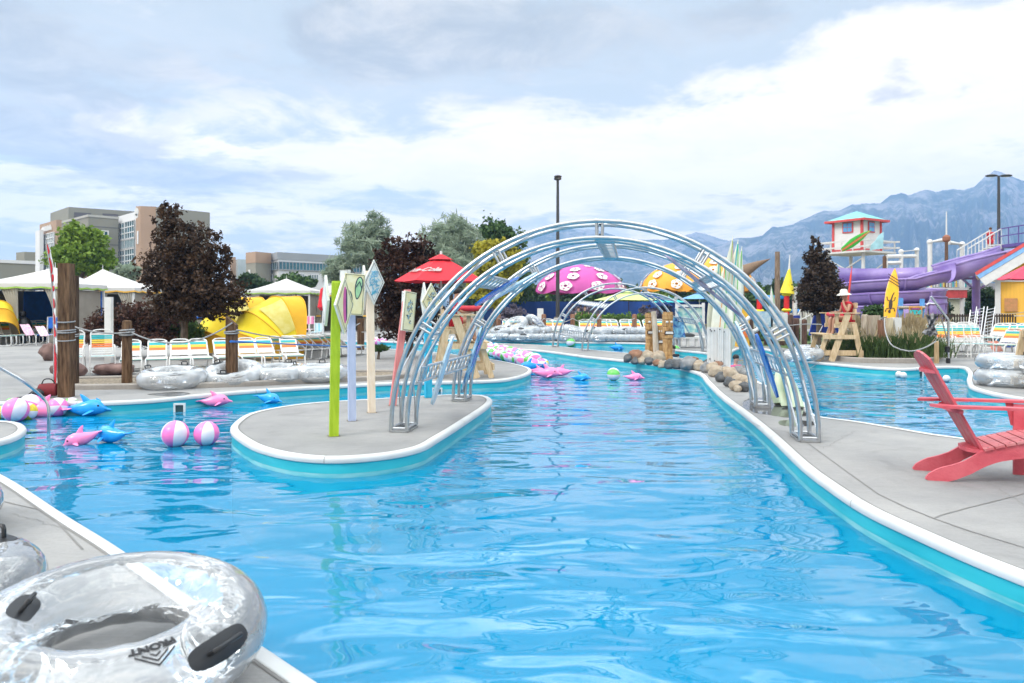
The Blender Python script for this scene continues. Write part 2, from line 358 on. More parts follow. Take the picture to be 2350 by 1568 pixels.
# basin floor and walls
BL=mat('basin_blue',(.000,.27,.55),.6,var=.06,scale=1.2,spec=.3)
fl=sheet('pool_floor',cls['W'],-1.15,BL);struct(fl)
TEAL=mat('basin_wall_teal',(.010,.38,.48),.45,scale=1.1,col2=(.04,.50,.58),stretch=(1,1,5),spec=.4,detail=8)
WHT=mat('coping_white',(.54,.55,.55),.5,scale=2.2,col2=(.62,.63,.63),bump=.15,detail=8)
JNT=mat('joint_grey',(.20,.195,.19),.9)
def sweep(poly,prof,water_in,mi=0,mb=None):
    """profile (offset outwards from the water, z) swept round a closed outline"""
    mb=mb or MB();n=len(poly);area=sum(poly[i].x*poly[(i+1)%n].y-poly[(i+1)%n].x*poly[i].y for i in range(n))
    sgn=1 if area>0 else -1
    if not water_in:sgn=-sgn
    vs=[]
    for i in range(n):
        a,b,c=poly[i-1],poly[i],poly[(i+1)%n];d1=(b-a).normalized();d2=(c-b).normalized();nn=Vector((d1.y+d2.y,-(d1.x+d2.x),0))
        if nn.length<1e-6:nn=Vector((d1.y,-d1.x,0))
        nn.normalize();nn*=sgn
        for o_,z in prof:vs.append((b.x+nn.x*o_,b.y+nn.y*o_,z))
    k=len(prof);fs=[]
    for i in range(n):
        j=(i+1)%n
        for q in range(k-1):
            f=(i*k+q,j*k+q,j*k+q+1,i*k+q+1);fs.append(f if sgn>0 else f[::-1])
    mb.add(vs,fs,mi);return mb
mw=MB();mc=MB();mj=MB()
prof=[(.075,.002),(.07,.008),(.02,.012),(-.005,.006),(-.018,-.010),(-.022,-.032),(-.018,-.054),(-.004,-.062),(.004,-.062)]
jp=[(.092,.0045),(.074,.0045)]
for poly,wi in ((b1,True),(bi,False),(b2,True)):
    sweep(poly,[(.0,-.05),(.0,-1.15)],wi,mb=mw);sweep(poly,prof,wi,mb=mc);sweep(poly,jp,wi,mb=mj)
ms=MB()
for poly,wi in ((b1,True),(bi,False),(b2,True)): sweep(poly,[(-.004,-.165),(-.004,-.235)],wi,mb=ms)
struct(ms.build('waterline_band',mat('scale_line',(.05,.44,.52),.5,scale=2.5,col2=(.26,.58,.62),stretch=(1,1,6),detail=7)))
sm=MB()
for poly,wi in ((b1,True),(bi,False),(b2,True)):
    acc=0;n=len(poly);ar=sum(poly[i].x*poly[(i+1)%n].y-poly[(i+1)%n].x*poly[i].y for i in range(n));sg=(1 if ar>0 else -1)*(1 if wi else -1)
    for i in range(n):
        p0,p1,p2=poly[i-1],poly[i],poly[(i+1)%n];acc+=(p2-p1).length
        if acc>2.9 and 1<p1.y<24:
            acc=0;td=((p1-p0).normalized()+(p2-p1).normalized()).normalized();nn=Vector((td.y,-td.x,0))*sg;vs=[]
            for o_,z in prof[:-1]:
                for e in (-.003,.003): vs.append(p1+nn*(o_-.0015)+td*e+Vector((0,0,z+.0015)))
            sm.add(vs,[(2*q,2*q+1,2*q+3,2*q+2) for q in range(len(prof)-2)])
struct(sm.build('coping_seam',JNT,None,False))
struct(mw.build('pool_wall',TEAL));struct(mc.build('pool_coping',WHT));struct(mj.build('coping_joint',JNT))
# water surface: a clear sheet with real ripples
m,tt,o=nt('pool_water');L=tt.links.new
tc=N(tt,'ShaderNodeTexCoord')
def wn(scale,rot,st,detail=2,dist=.6):
    mp=N(tt,'ShaderNodeMapping');mp.inputs['Rotation'].default_value=(0,0,rot);mp.inputs['Scale'].default_value=st;L(tc.outputs['Object'],mp.inputs[0])
    n=N(tt,'ShaderNodeTexNoise');n.inputs['Scale'].default_value=scale;n.inputs['Detail'].default_value=detail;n.inputs['Roughness'].default_value=.5;n.inputs['Distortion'].default_value=dist;L(mp.outputs[0],n.inputs['Vector']);return n.outputs[0]
a=wn(.62,.15,(.8,1.5,1),1.,1.1);b=wn(1.7,-.2,(.75,1.6,1),1.,1.);c=wn(8.,.1,(.8,1.4,1),1,.4)
def mm(x,y,op='ADD'):
    n=N(tt,'ShaderNodeMath',operation=op)
    for i,q in enumerate((x,y)):
        if hasattr(q,'links'):L(q,n.inputs[i])
        else:n.inputs[i].default_value=q
    return n.outputs[0]
h=mm(mm(mm(a,.078,'MULTIPLY'),mm(b,.019,'MULTIPLY')),mm(c,.0007,'MULTIPLY'))
bp=N(tt,'ShaderNodeBump');bp.inputs['Strength'].default_value=1.;bp.inputs['Distance'].default_value=1.;L(h,bp.inputs['Height'])
fr=N(tt,'ShaderNodeFresnel');fr.inputs[0].default_value=1.6;L(bp.outputs[0],fr.inputs['Normal'])
gl=N(tt,'ShaderNodeBsdfGlossy');gl.inputs['Roughness'].default_value=.015;gl.inputs[0].default_value=(1,1,1,1);L(bp.outputs[0],gl.inputs['Normal'])
tr=N(tt,'ShaderNodeBsdfTransparent');tr.inputs[0].default_value=(.80,.97,1,1)
df=N(tt,'ShaderNodeBsdfDiffuse');df.inputs[0].default_value=(.0,.365,.67,1)
m0=N(tt,'ShaderNodeMixShader');m0.inputs[0].default_value=.5;L(tr.outputs[0],m0.inputs[1]);L(df.outputs[0],m0.inputs[2])
mx=N(tt,'ShaderNodeMixShader');L(fr.outputs[0],mx.inputs[0]);L(m0.outputs[0],mx.inputs[1]);L(gl.outputs[0],mx.inputs[2]);L(mx.outputs[0],o.inputs[0])
WATER=m
struct(sheet('water',cls['W'],WZ,WATER))
# expansion joints of the right-hand slab
def strip(pts,w,name,m,z=.004):
    mb=MB();vs=[];P=[Vector(p) for p in pts]
    for i,p in enumerate(P):
        d=(P[min(i+1,len(P)-1)]-P[max(i-1,0)]).normalized();nn=Vector((-d.y,d.x,0))*w/2;vs+=[(p.x+nn.x,p.y+nn.y,z),(p.x-nn.x,p.y-nn.y,z)]
    mb.add(vs,[(2*i,2*i+1,2*i+3,2*i+2) for i in range(len(P)-1)]);return mb.build(name,m,None,False)
def q2(x,y): return G((x/2.376+3000)/1.634,(y/2.376+1600)/1.634)
struct(strip([G(1700,960),G(1760,985),q2(-120,50),q2(70,150),q2(440,420),q2(700,605),q2(940,720),q2(1190,820),q2(1500,930),q2(1996,1080),q2(2600,1260)],.012,'expansion_joint',JNT))
struct(strip([q2(1195,820),q2(1260,790),q2(1500,725),q2(1800,650),q2(2100,570),q2(2600,430)],.014,'expansion_joint',JNT))

# slab joints elsewhere, puddles and drains
struct(strip([G(-200,905),G(60,900),G(178,896)],.012,'expansion_joint',JNT));struct(strip([G(0,835),G(120,905)],.012,'expansion_joint',JNT));struct(strip([G(-100,870),G(300,862),G(700,850),G(1180,846)],.012,'expansion_joint',JNT))
struct(strip([G(0,1150),G(110,1175),G(190,1262)],.012,'expansion_joint',JNT));struct(strip([G(1860,845),G(1880,832)],.014,'expansion_joint',JNT));struct(strip([G(1100,876),G(1000,850),G(930,830)],.012,'expansion_joint',JNT))
PM,tt,o=nt('wet_puddle');L=tt.links.new;tr=N(tt,'ShaderNodeBsdfTransparent');tr.inputs[0].default_value=(.84,.84,.84,1);gl=N(tt,'ShaderNodeBsdfGlossy');gl.inputs['Roughness'].default_value=.03;fr=N(tt,'ShaderNodeFresnel');fr.inputs[0].default_value=1.5;mx=N(tt,'ShaderNodeMixShader')
L(fr.outputs[0],mx.inputs[0]);L(tr.outputs[0],mx.inputs[1]);L(gl.outputs[0],mx.inputs[2]);L(mx.outputs[0],o.inputs[0])
def puddle(pts,seed):
    P=catmull(GL(pts),.12,True);c=sum(P,Vector())/len(P);P=[c+(p-c)*(1+.16*noise.noise(Vector((p.x*3+seed,p.y*3,0)))) for p in P];mb=MB();vs=[(p.x,p.y,.0035) for p in P]+[(c.x,c.y,.0035)];n=len(P)
    ar=sum(P[i].x*P[(i+1)%n].y-P[(i+1)%n].x*P[i].y for i in range(n));mb.add(vs,[((i,(i+1)%n,n) if ar>0 else ((i+1)%n,i,n)) for i in range(n)]);return struct(mb.build('puddle',PM,None,False))
puddle([(1705,925),(1740,912),(1800,912),(1850,932),(1868,950),(1830,958),(1770,956),(1725,945)],1);puddle([(1790,965),(1850,966),(1880,972),(1840,980),(1800,978)],2);puddle([(340,905),(400,900),(440,903),(400,910)],3)
for i_,(pa_,pb_) in enumerate((((2220,1075),(2350,1160)),((30,1180),(170,1220)),((40,860),(150,840)),((1100,862),(1190,852)),((1890,1030),(1960,990)))):
    a_,c_=G(*pa_),G(*pb_);n_=Vector((-(c_-a_).y,(c_-a_).x,0)).normalized();P=[a_.lerp(c_,k/14)+n_*.07*noise.noise(Vector((k*.7,i_*3,0)))*(c_-a_).length for k in range(15)];struct(strip(P,.004,'crack',JNT,.0038))
puddle([(1040,1000),(900,1010),(830,1008),(900,1002)],4) if 0 else None
# ---------------------------------------------------------------- common materials
ALU=mat('brushed_aluminium',(.50,.52,.54),.33,1.,var=.08,scale=12,bump=.05)
STEEL=mat('stainless_steel',(.55,.56,.58),.22,1.,var=.05)
WPAINT=mat('white_paint',(.66,.66,.65),.5,var=.05,scale=5,bump=.05)
WFRAME=mat('white_powder_coat',(.68,.68,.67),.35,var=.03)
TEALS=mat('strap_teal',(.03,.42,.46),.5,var=.05);YELS=mat('strap_yellow',(.80,.55,.06),.5,var=.05);ORAS=mat('strap_orange',(.80,.19,.04),.5,var=.05);WHS=mat('strap_white',(.66,.66,.65),.5,var=.03)
BLK=mat('black_rubber',(.012,.013,.016),.45,var=.2)
def wood(name,c,c2,sc=(9,9,1.2)): return mat(name,c,.8,var=.2,scale=3.,col2=c2,stretch=sc,bump=.5,bscale=9,spec=.25,detail=8)
POSTW=wood('weathered_brown_wood',(.055,.028,.014),(.17,.10,.055))
PINE=wood('pale_pine_wood',(.52,.38,.22),(.66,.51,.33),(8,8,2.))
PINE.node_tree.nodes['Principled BSDF'].inputs['Roughness'].default_value=.6
ROPE=mat('grey_rope',(.36,.37,.38),.9,var=.25,scale=60,bump=.8,bscale=120)
INK=mat('black_ink',(.015,.015,.018),.6);
VIN=vinyl('clear_vinyl',(.93,.96,1.),.12,.46,.06,.07,.10)
# ---------------------------------------------------------------- truss archways
def archway(name,label,L1,R1,L2,R2,panels,boards,group):
    """two box-truss semicircles joined by ladder panels; L/R = outer front foot corners"""
    root=thing(name,label,'archway',(L1+R1)/2,0,group);org=(L1+R1)/2
    def frame(Lf,Rf):
        c=(Lf+Rf)/2-org;ax=(Rf-Lf);Rad=ax.length/2;ax=ax.normalized();dp=Vector((-ax.y,ax.x,0))
        Ri=Rad-.20;D=.42;zb=.05
        def P(r,dd,th): return c+ax*(-r*math.cos(th))+dp*dd+Vector((0,0,zb+r*math.sin(th)))
        return P,Rad,Ri,D,c,ax,dp
    fr=[frame(L1,R1),frame(L2,R2)]
    for P,Rad,Ri,D,c,ax,dp in fr:
        mb=MB();n=56
        for r in (Rad,Ri):
            for dd in (0,D):
                pts=[P(r,dd,PI*i/n) for i in range(n+1)]
                for e,q in ((0,1),(-1,-1)):
                    b=pts[e].copy();b.z=.02
                    if e==0:pts.insert(0,b)
                    else:pts.append(b)
                mb.tube(pts,.0275,10)
        nm=6
        for k in range(nm+1):
            th=PI*k/nm
            for dd in (0,D): mb.cyl(P(Ri,dd,th),P(Rad,dd,th),.016,n=12)
            for r in (Rad,Ri): mb.cyl(P(r,0,th),P(r,D,th),.016,n=12)
            if 0<k<nm:
                for dd in (0,D): mb.cyl(P(Ri,dd,th+.028),P(Rad,dd,th+.028),.016,n=12)
        for k in range(nm):
            a,b=PI*k/nm,PI*(k+1)/nm;m_=(a+b)/2
            for r in (Rad,Ri):
                q=(0,D) if k%2 else (D,0)
                mb.cyl(P(r,q[0],a),P(r,q[1],m_),.009,n=5);mb.cyl(P(r,q[1],m_),P(r,q[0],b),.009,n=5)
        mb.build('arch_frame',ALU,root)
        for sgn in (0,1):
            th=PI*sgn;a,b,c2,d=[P(r,dd,th) for r,dd in ((Rad,0),(Rad,D),(Ri,D),(Ri,0))]
            pm=MB()
            for p,q in ((a,b),(b,c2),(c2,d),(d,a)):
                pm.bar((p.x,p.y,.016),(q.x,q.y,.016),.05,.026)
            pm.build('foot_plate',ALU,root)
        th=PI/2;DBS=mat('dark_bolt_steel',(.10,.11,.12),.4,1.)
        for r in (Rad,Ri):
            for dd in (0,D):
                p=P(r,dd,th);bm_=MB();bm_.cyl(p-ax*.014,p+ax*.014,.033,n=10);bm_.build('splice_collar',ALU,root)
        for dz_ in (.04,.16): bm_=MB();bm_.cyl(P(Rad-dz_,.04,th)+ax*.03,P(Rad-dz_,.04,th)+ax*.075,.012,n=6);bm_.build('splice_bolt',DBS,root)
    (P1,Ra,Ri,D,c1,ax,dp),(P2,Ra2,Ri2,_,c2,ax2,dp2)=fr
    for th in panels:
        mb=MB();w=.20
        for r,r2 in ((Ri+.0,Ri2+.0),):
            a0=P1(r,D*.5,th-w/2/r);b0=P1(r,D*.5,th+w/2/r);a1=P2(r2,D*.5,th-w/2/r2);b1_=P2(r2,D*.5,th+w/2/r2)
            nrm=(a0-b0).cross(a1-a0).normalized()
            off=nrm*.0
            mb.cyl(a0+off,a1+off,.019,n=8);mb.cyl(b0+off,b1_+off,.019,n=8)
            k=26
            for i in range(k):
                u=(i+.5)/k;u2=(i+1.5)/k
                p=a0.lerp(a1,u);q=b0.lerp(b1_,min(1,u2 if i%2 else u));mb.cyl(p,q,.009,n=6)
                p=b0.lerp(b1_,u);q=a0.lerp(a1,min(1,u2));mb.cyl(p,q,.007,n=6)
        mb.build('cross_truss',ALU,root)
    for (th,u,tilt,mi,ln) in boards:
        a=P1(Ri-.02,D*.5,th);b=P2(Ri2-.02,D*.5,th);p=a.lerp(b,u)-Vector((0,0,.02))
        # board is fixed across the panel, nose up
        tang=(P1(Ri,0,th+.01)-P1(Ri,0,th-.01)).normalized();rad=(P1(Ri+.1,0,th)-P1(Ri,0,th)).normalized()
        yv=(b-a).normalized();xv=(tang*math.cos(tilt)+yv*math.sin(tilt));zv=rad;xv=(xv-zv*xv.dot(zv)).normalized();yv=zv.cross(xv)
        M=Matrix(((xv.x,zv.x,yv.x,p.x),(xv.y,zv.y,yv.y,p.y),(xv.z,zv.z,yv.z,p.z),(0,0,0,1)))
        pts=[(ln/2*math.cos(q),.13*math.sin(q)*(1-.18*math.cos(q))*abs(math.sin(q))**-.15 if abs(math.sin(q))>.05 else 0) for q in [2*PI*i/28 for i in range(28)]]
        mb=MB();mb.prism(pts,.03,M);mb.build('surfboard',mi,root)
    return root
def boardmat(name,c1,c2,s=16):
    return mat(name,c1,.25,var=.1,scale=s,col2=c2,detail=1.,stretch=(1,1,.5))
B1=boardmat('board_blue_pattern',(.05,.18,.38),(.42,.66,.82));B2=boardmat('board_pale_blue',(.40,.58,.72),(.62,.74,.84),6);B3=boardmat('board_royal_blue',(.01,.09,.42),(.02,.16,.55),3);B4=boardmat('board_purple_grey',(.20,.17,.30),(.40,.38,.50),6)
archway('truss_archway','large silver aluminium truss archway of two half hoops spanning the near channel','x' and G(898,992),G(1879,1016),G(1040,922),G(1766,936),
   [R(16),R(52),R(92),R(128),R(160)],[(R(16),.35,.1,B2,1.0),(R(17),.93,.0,B1,1.15),(R(19),.985,.0,B3,1.0),(R(50),.45,1.0,B3,1.1),(R(54),.7,.8,B2,1.0),(R(128),.5,.35,B4,1.5),(R(161),.35,.1,B3,.9),(R(158),.75,-.2,B2,1.0)],None)
archway('truss_archway','smaller looking silver truss archway far off behind the rocks and carved tiki posts',G(1336,806),G(1628,808),G(1268,797),G(1560,799),
   [R(14),R(50),R(118),R(150)],[(R(50),.4,.9,B2,1.0),(R(118),.35,.4,B3,1.1),(R(120),.7,.4,B3,1.1),(R(150),.4,.2,B1,1.1)],None)
# ---------------------------------------------------------------- surf signs on the island
CREAM=mat('sign_yellow_face',(.74,.68,.36),.6,var=.12,scale=10,col2=(.80,.78,.55));BACKW=mat('sign_white_back',(.70,.72,.68),.6,var=.06)
NAVY=mat('sign_navy_ink',(.03,.05,.09),.6);MINT=mat('sign_mint',(.36,.66,.38),.6);PINKI=mat('sign_magenta',(.62,.12,.35),.6);CYAN=mat('sign_cyan_ink',(.06,.42,.60),.6);LBLUE=mat('sign_light_blue',(.30,.55,.72),.6)
def mx_plane(c,ang,lean=0.):
    """local x right along heading ang (about Z), y = board normal, z up"""
    return Matrix.Translation(c)@Matrix.Rotation(ang,4,'Z')@Matrix.Rotation(lean,4,'Y')
def poly_on(mb,pts,M,off,mi,T=.006): mb.prism(pts,T,M@Matrix.Translation((0,off,0)),mi)
def rect(w,h,x=0,z=0): return [(x-w/2,z-h/2),(x+w/2,z-h/2),(x+w/2,z+h/2),(x-w/2,z+h/2)]
def dia(w,h,x=0,z=0): return [(x,z-h/2),(x+w/2,z),(x,z+h/2),(x-w/2,z)]
def ellp(a,b,x=0,z=0,rot=0,n=18): return [(x+a*math.cos(q)*math.cos(rot)-b*math.sin(q)*math.sin(rot),z+a*math.cos(q)*math.sin(rot)+b*math.sin(q)*math.cos(rot)) for q in [2*PI*i/n for i in range(n)]]
def ring_on(mb,outer,inner,M,off,mi,T=.005):
    k=len(outer);f=[M@Vector((x,off-T,z)) for x,z in outer]+[M@Vector((x,off-T,z)) for x,z in inner]
    mb.add(f,[(i,(i+1)%k,k+(i+1)%k,k+i) for i in range(k)],mi)
def post_col(name,c,c2=None): return mat(name,c,.65,var=.1,scale=4,col2=c2,stretch=(6,6,1),bump=.4,bscale=14)
specs=[ # label, base px, top px, width px, colour, boards
 ('lime green square post with a yellow diamond sign, front left of the island signs',(766,1001),(772,645),25,post_col('lime_paint',(.30,.46,.005),(.40,.56,.02)),-.02),
 ('lavender post with a flip flop picture sign on the island',(808,966),(806,700),21,post_col('lavender_paint',(.42,.50,.72),(.50,.57,.78)),0),
 ('tall cream post with two white diamond signs on the island',(853,947),(848,622),20,post_col('cream_paint',(.80,.66,.50),(.86,.74,.60)),0),
 ('leaning salmon pink post with a narrow yellow sign on the island',(901,931),(935,665),18,post_col('salmon_paint',(.66,.20,.20),(.74,.28,.27)),0),
 ('bright blue post with diamond signs standing behind the near arch leg',(983,913),(981,688),19,post_col('sky_blue_paint',(.01,.40,.66),(.03,.48,.74)),0)]
SG=[]
for lab,b,tp,wpx,m,_ in specs:
    base=G(*b);d=base.y;top=A(tp[0],tp[1],d);w=wpx*d/F
    root=thing('sign_post',lab,'signpost',base,0,'painted surf sign posts on the island')
    mb=MB();ang=.35
    tl=top-base;rt=Matrix.Rotation(ang,3,'Z')
    ring=lambda c,k=1:[c+rt@Vector((sx*w*.40*k,sy*w*.40*k,0)) for sx,sy in ((-1,-1),(1,-1),(1,1),(-1,1))]
    mb.loft([ring(Vector((0,0,0))),ring(tl*.985),ring(tl,.9)]);mb.build('post',m,root,smooth=False)
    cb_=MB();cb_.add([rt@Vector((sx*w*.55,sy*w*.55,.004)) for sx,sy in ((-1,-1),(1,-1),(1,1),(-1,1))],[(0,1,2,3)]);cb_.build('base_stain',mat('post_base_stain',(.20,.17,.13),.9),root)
    SG.append((root,d,w,base))
def board(root,base,d,px,py,w,h,ang,shape,face,lean=0.,draw=None,T=.028,backm=BACKW,name='sign_board',off=0):
    c=A(px,py,d+off)-base;M=mx_plane(c,ang,lean);mb=MB();pts=(rect if shape=='r' else dia)(w,h)
    mb.prism(pts,T,M,0)
    fm=MB();poly_on(fm,(rect if shape=='r' else dia)(w-.01,h-.01),M,-T/2-.002,0,.004)
    b=mb.build(name,backm,root,smooth=False);f=fm.build('sign_face',face,b,smooth=False)
    lm=MB();k=(rect if shape=='r' else dia)
    s1=.88 if shape=='r' else .86
    ring_on(lm,k(w*s1,h*.95 if shape=='r' else h*s1),k(w*(s1-.045),h*.93 if shape=='r' else h*(s1-.03)),M,-T/2-.004,0)
    lm.build('border_line',NAVY,b,smooth=False)
    if draw:draw(M,-T/2-.007,b)
    return b
def squiggle(mats,w,h,seed,n=26):
    def f(M,off,b):
        rr=random.Random(seed);
        for mi,mm_ in enumerate(mats):
            mb=MB()
            for i in range(n):
                z=(rr.random()-.5)*h;x=(rr.random()-.5)*w*(1-abs(z)/h*.8);a=rr.random()*PI
                l=w*(.12+.14*rr.random());mb.prism(ellp(l,w*.035,x,z,a,8),.003,M@Matrix.Translation((0,off-.002*mi,0)))
            mb.build('printed_motif',mm_,b,smooth=False)
    return f
r,d,w,b=SG[0]
board(r,b,d,748,690,.24,.62,-1.05,'d',BACKW,off=.05)
def surf_motif(M,off,bb):
    mb=MB();mb.prism(ellp(.035,.22,0,0,.0,20),.004,M@Matrix.Translation((0,off,0)));mb.build('printed_motif',PINKI,bb,False)
    mb=MB();mb.prism(ellp(.010,.19,.022,0,.0,16),.004,M@Matrix.Translation((0,off-.004,0)));mb.build('printed_motif',NAVY,bb,False)
board(r,b,d,789,700,.34,.70,1.12,'d',CREAM,draw=surf_motif,off=-.05)
r,d,w,b=SG[1]
def flipflops(M,off,bb):
    o1=MB();g1=MB()
    for (x,z,rot) in ((-.065,-.10,.10),(.055,.09,-.10)):
        sh=lambda k:[(x+(px*k)*math.cos(rot)-(pz*(1-(1-k)*.4))*math.sin(rot),z+(px*k)*math.sin(rot)+(pz*(1-(1-k)*.4))*math.cos(rot)) for px,pz in [(.050*math.cos(q)*(1+.25*math.sin(q)),.155*math.sin(q)) for q in [2*PI*i/24 for i in range(24)]]]
        o1.prism(sh(1),.003,M@Matrix.Translation((0,off,0)));g1.prism(sh(.74),.003,M@Matrix.Translation((0,off-.003,0)))
        for s in (-1,1):
            pt=lambda a_,c_:M@Vector((x+a_*math.cos(rot)-c_*math.sin(rot),off-.008,z+a_*math.sin(rot)+c_*math.cos(rot)))
            o1.cyl(pt(0,.09),pt(s*.045,-.01),.006,n=5)
    o1.build('printed_motif',NAVY,bb,False);g1.build('printed_motif',MINT,bb,False)
board(r,b,d,812,676,.28,.56,.38,'r',CREAM,lean=.06,draw=flipflops,off=-.13)
board(r,b,d,792,645,.22,.30,-.75,'r',BACKW,off=.08)
r,d,w,b=SG[2]
board(r,b,d,835,660,.30,.66,-1.05,'d',BACKW,off=.03)
board(r,b,d,858,648,.32,.66,.55,'d',BACKW,draw=squiggle([CYAN,LBLUE],.15,.34,8,44),off=-.10)
r,d,w,b=SG[3]
board(r,b,d,926,715,.16,.62,-1.2,'r',BACKW,lean=.13,off=.02)
board(r,b,d,938,715,.26,.62,.95,'r',CREAM,lean=.13,draw=squiggle([NAVY,LBLUE],.12,.36,3),off=-.10)
r,d,w,b=SG[4]
board(r,b,d,973,690,.30,.62,-1.1,'d',BACKW,off=.02)
board(r,b,d,989,693,.36,.64,.55,'d',CREAM,draw=squiggle([NAVY,LBLUE],.16,.30,5),off=-.12)
# ---------------------------------------------------------------- adirondack chair
RED=mat('faded_red_paint',(.52,.070,.098),.55,var=.12,scale=5,bump=.25,bscale=30,col2=(.60,.115,.145),detail=6)
REDW=mat('worn_red_paint',(.50,.09,.11),.65,scale=9,col2=(.58,.24,.25),bump=.3,bscale=40,detail=8,stretch=(1,8,1))
root=thing('adirondack_chair','faded red wooden adirondack chair facing right on the concrete by the channel','chair',(3.76,6.84,0),R(-15))
def rail(y):
    up=[(0,.012),(.012,.035),(.03,.06),(.08,.095),(.13,.12),(.22,.148),(.31,.185),(.37,.225),(.43,.27),(.49,.295),(.55,.31),(.72,.355),(.86,.392),(.98,.40),(1.01,.385)]
    dn=[(1.01,.29),(.98,.28),(.88,.265),(.80,.242),(.67,.215),(.60,.20),(.55,.182),(.49,.155),(.43,.12),(.37,.08),(.31,.05),(.25,.02),(.19,.0),(.02,0)]
    mb=MB();mb.prism(up+dn,.028,Matrix.Translation((0,y,0)));return mb
for y in (-.215,.215): rail(y).build('side_rail',RED,root,smooth=False)
for y in (-.245,.245):
    mb=MB();mb.box((.905,y,.325),(.105,.028,.65));mb.build('front_leg',RED,root,smooth=False)
zr=lambda x:np.interp(x,[.43,.55,.72,.86,.98],[.27,.31,.355,.392,.40])
for i in range(7):
    x=.50+i*.083
    z=zr(x)+.012;sl_=math.atan2(zr(x+.04)-zr(x-.04),.08)
    mb=MB();mb.box((x,0,z),(.074,.50,.02),0,Matrix.Rotation(-sl_,3,'Y'));mb.build('seat_slat',REDW,root,smooth=False)
th=math.atan2(.47,.87);up_=Vector((-math.sin(th),0,math.cos(th)));nb=Vector((math.cos(th),0,math.sin(th)))
b0=Vector((.47,0,.27))
for i in range(5):
    y0=(i-2)*.080;y1=(i-2)*.102;tl=.99-.035*abs(i-2)**1.7
    w0,w1=.038,.048;pts=[]
    for (u,w,y) in ((0,w0,y0),(tl-.05,w1,y1)): pts.append((y-w,u));
    def sl_top(y): return .995-.9*(abs(y)**2.2)*1.6
    ys=[y1+w1*(1-2*k/6) for k in range(7)]
    outline=[(y0-w0,0),(y0+w0,0)]+[(yy,sl_top(yy)) for yy in ys]
    M=Matrix(((0,nb.x,up_.x,b0.x),(1,0,0,0),(0,nb.z,up_.z,b0.z),(0,0,0,1)))
    mb=MB();mb.prism(outline,.02,M);mb.build('back_slat',REDW if i in(1,3) else RED,root,smooth=False)
def brace(u,w,hh,name,o=-.02,cur=.09):
    c=b0+up_*u+nb*o;pts=[(-w/2,0),(-w/2*.6,-cur*.8),(0,-cur),(w/2*.6,-cur*.8),(w/2,0),(w/2,.03),(-w/2,.03)]
    mb=MB();ax=Vector((1,0,0))
    M=Matrix(((0,0,1,c.x),(1,0,0,0),(0,1,0,c.z),(0,0,0,1)));mb.prism([(a,b_) for a,b_ in pts],hh,M);mb.build(name,RED,root,smooth=False)
brace(.01,.44,.034,'back_brace',-.015,.11);brace(.42,.60,.03,'back_brace',-.02,.05);brace(.80,.44,.028,'back_brace',-.012,.055)
for s in (-1,1):
    pts=[(.04,s*.20),(.10,s*.33),(.30,s*.345),(.90,s*.355),(1.0,s*.33),(1.02,s*.28),(.98,s*.23),(.60,s*.245),(.26,s*.24),(.12,s*.20)]
    mb=MB();M=Matrix(((1,0,0,0),(0,0,1,0),(0,1,0,.672),(0,0,0,1)));mb.prism(pts,.024,M);mb.build('armrest',RED,root,smooth=False)
    mb=MB();mb.prism([(.80,.655),(.86,.655),(.86,.45),(.845,.45)],.025,Matrix.Translation((0,s*.275,0)));mb.build('arm_bracket',RED,root,smooth=False)
SCR=mat('screw_head',(.16,.13,.12),.5,1.)
for i in range(7):
    x=.50+i*.083
    for y in (-.215,.215): mb=MB();mb.cyl((x,y,zr(x)+.02),(x,y,zr(x)+.0245),.006,n=8);mb.build('screw',SCR,root)
for x,z in ((.885,.34),(.925,.34),(.885,.60)): mb=MB();mb.cyl((x,-.262,z),(x,-.257,z),.008,n=8);mb.build('bolt',SCR,root)
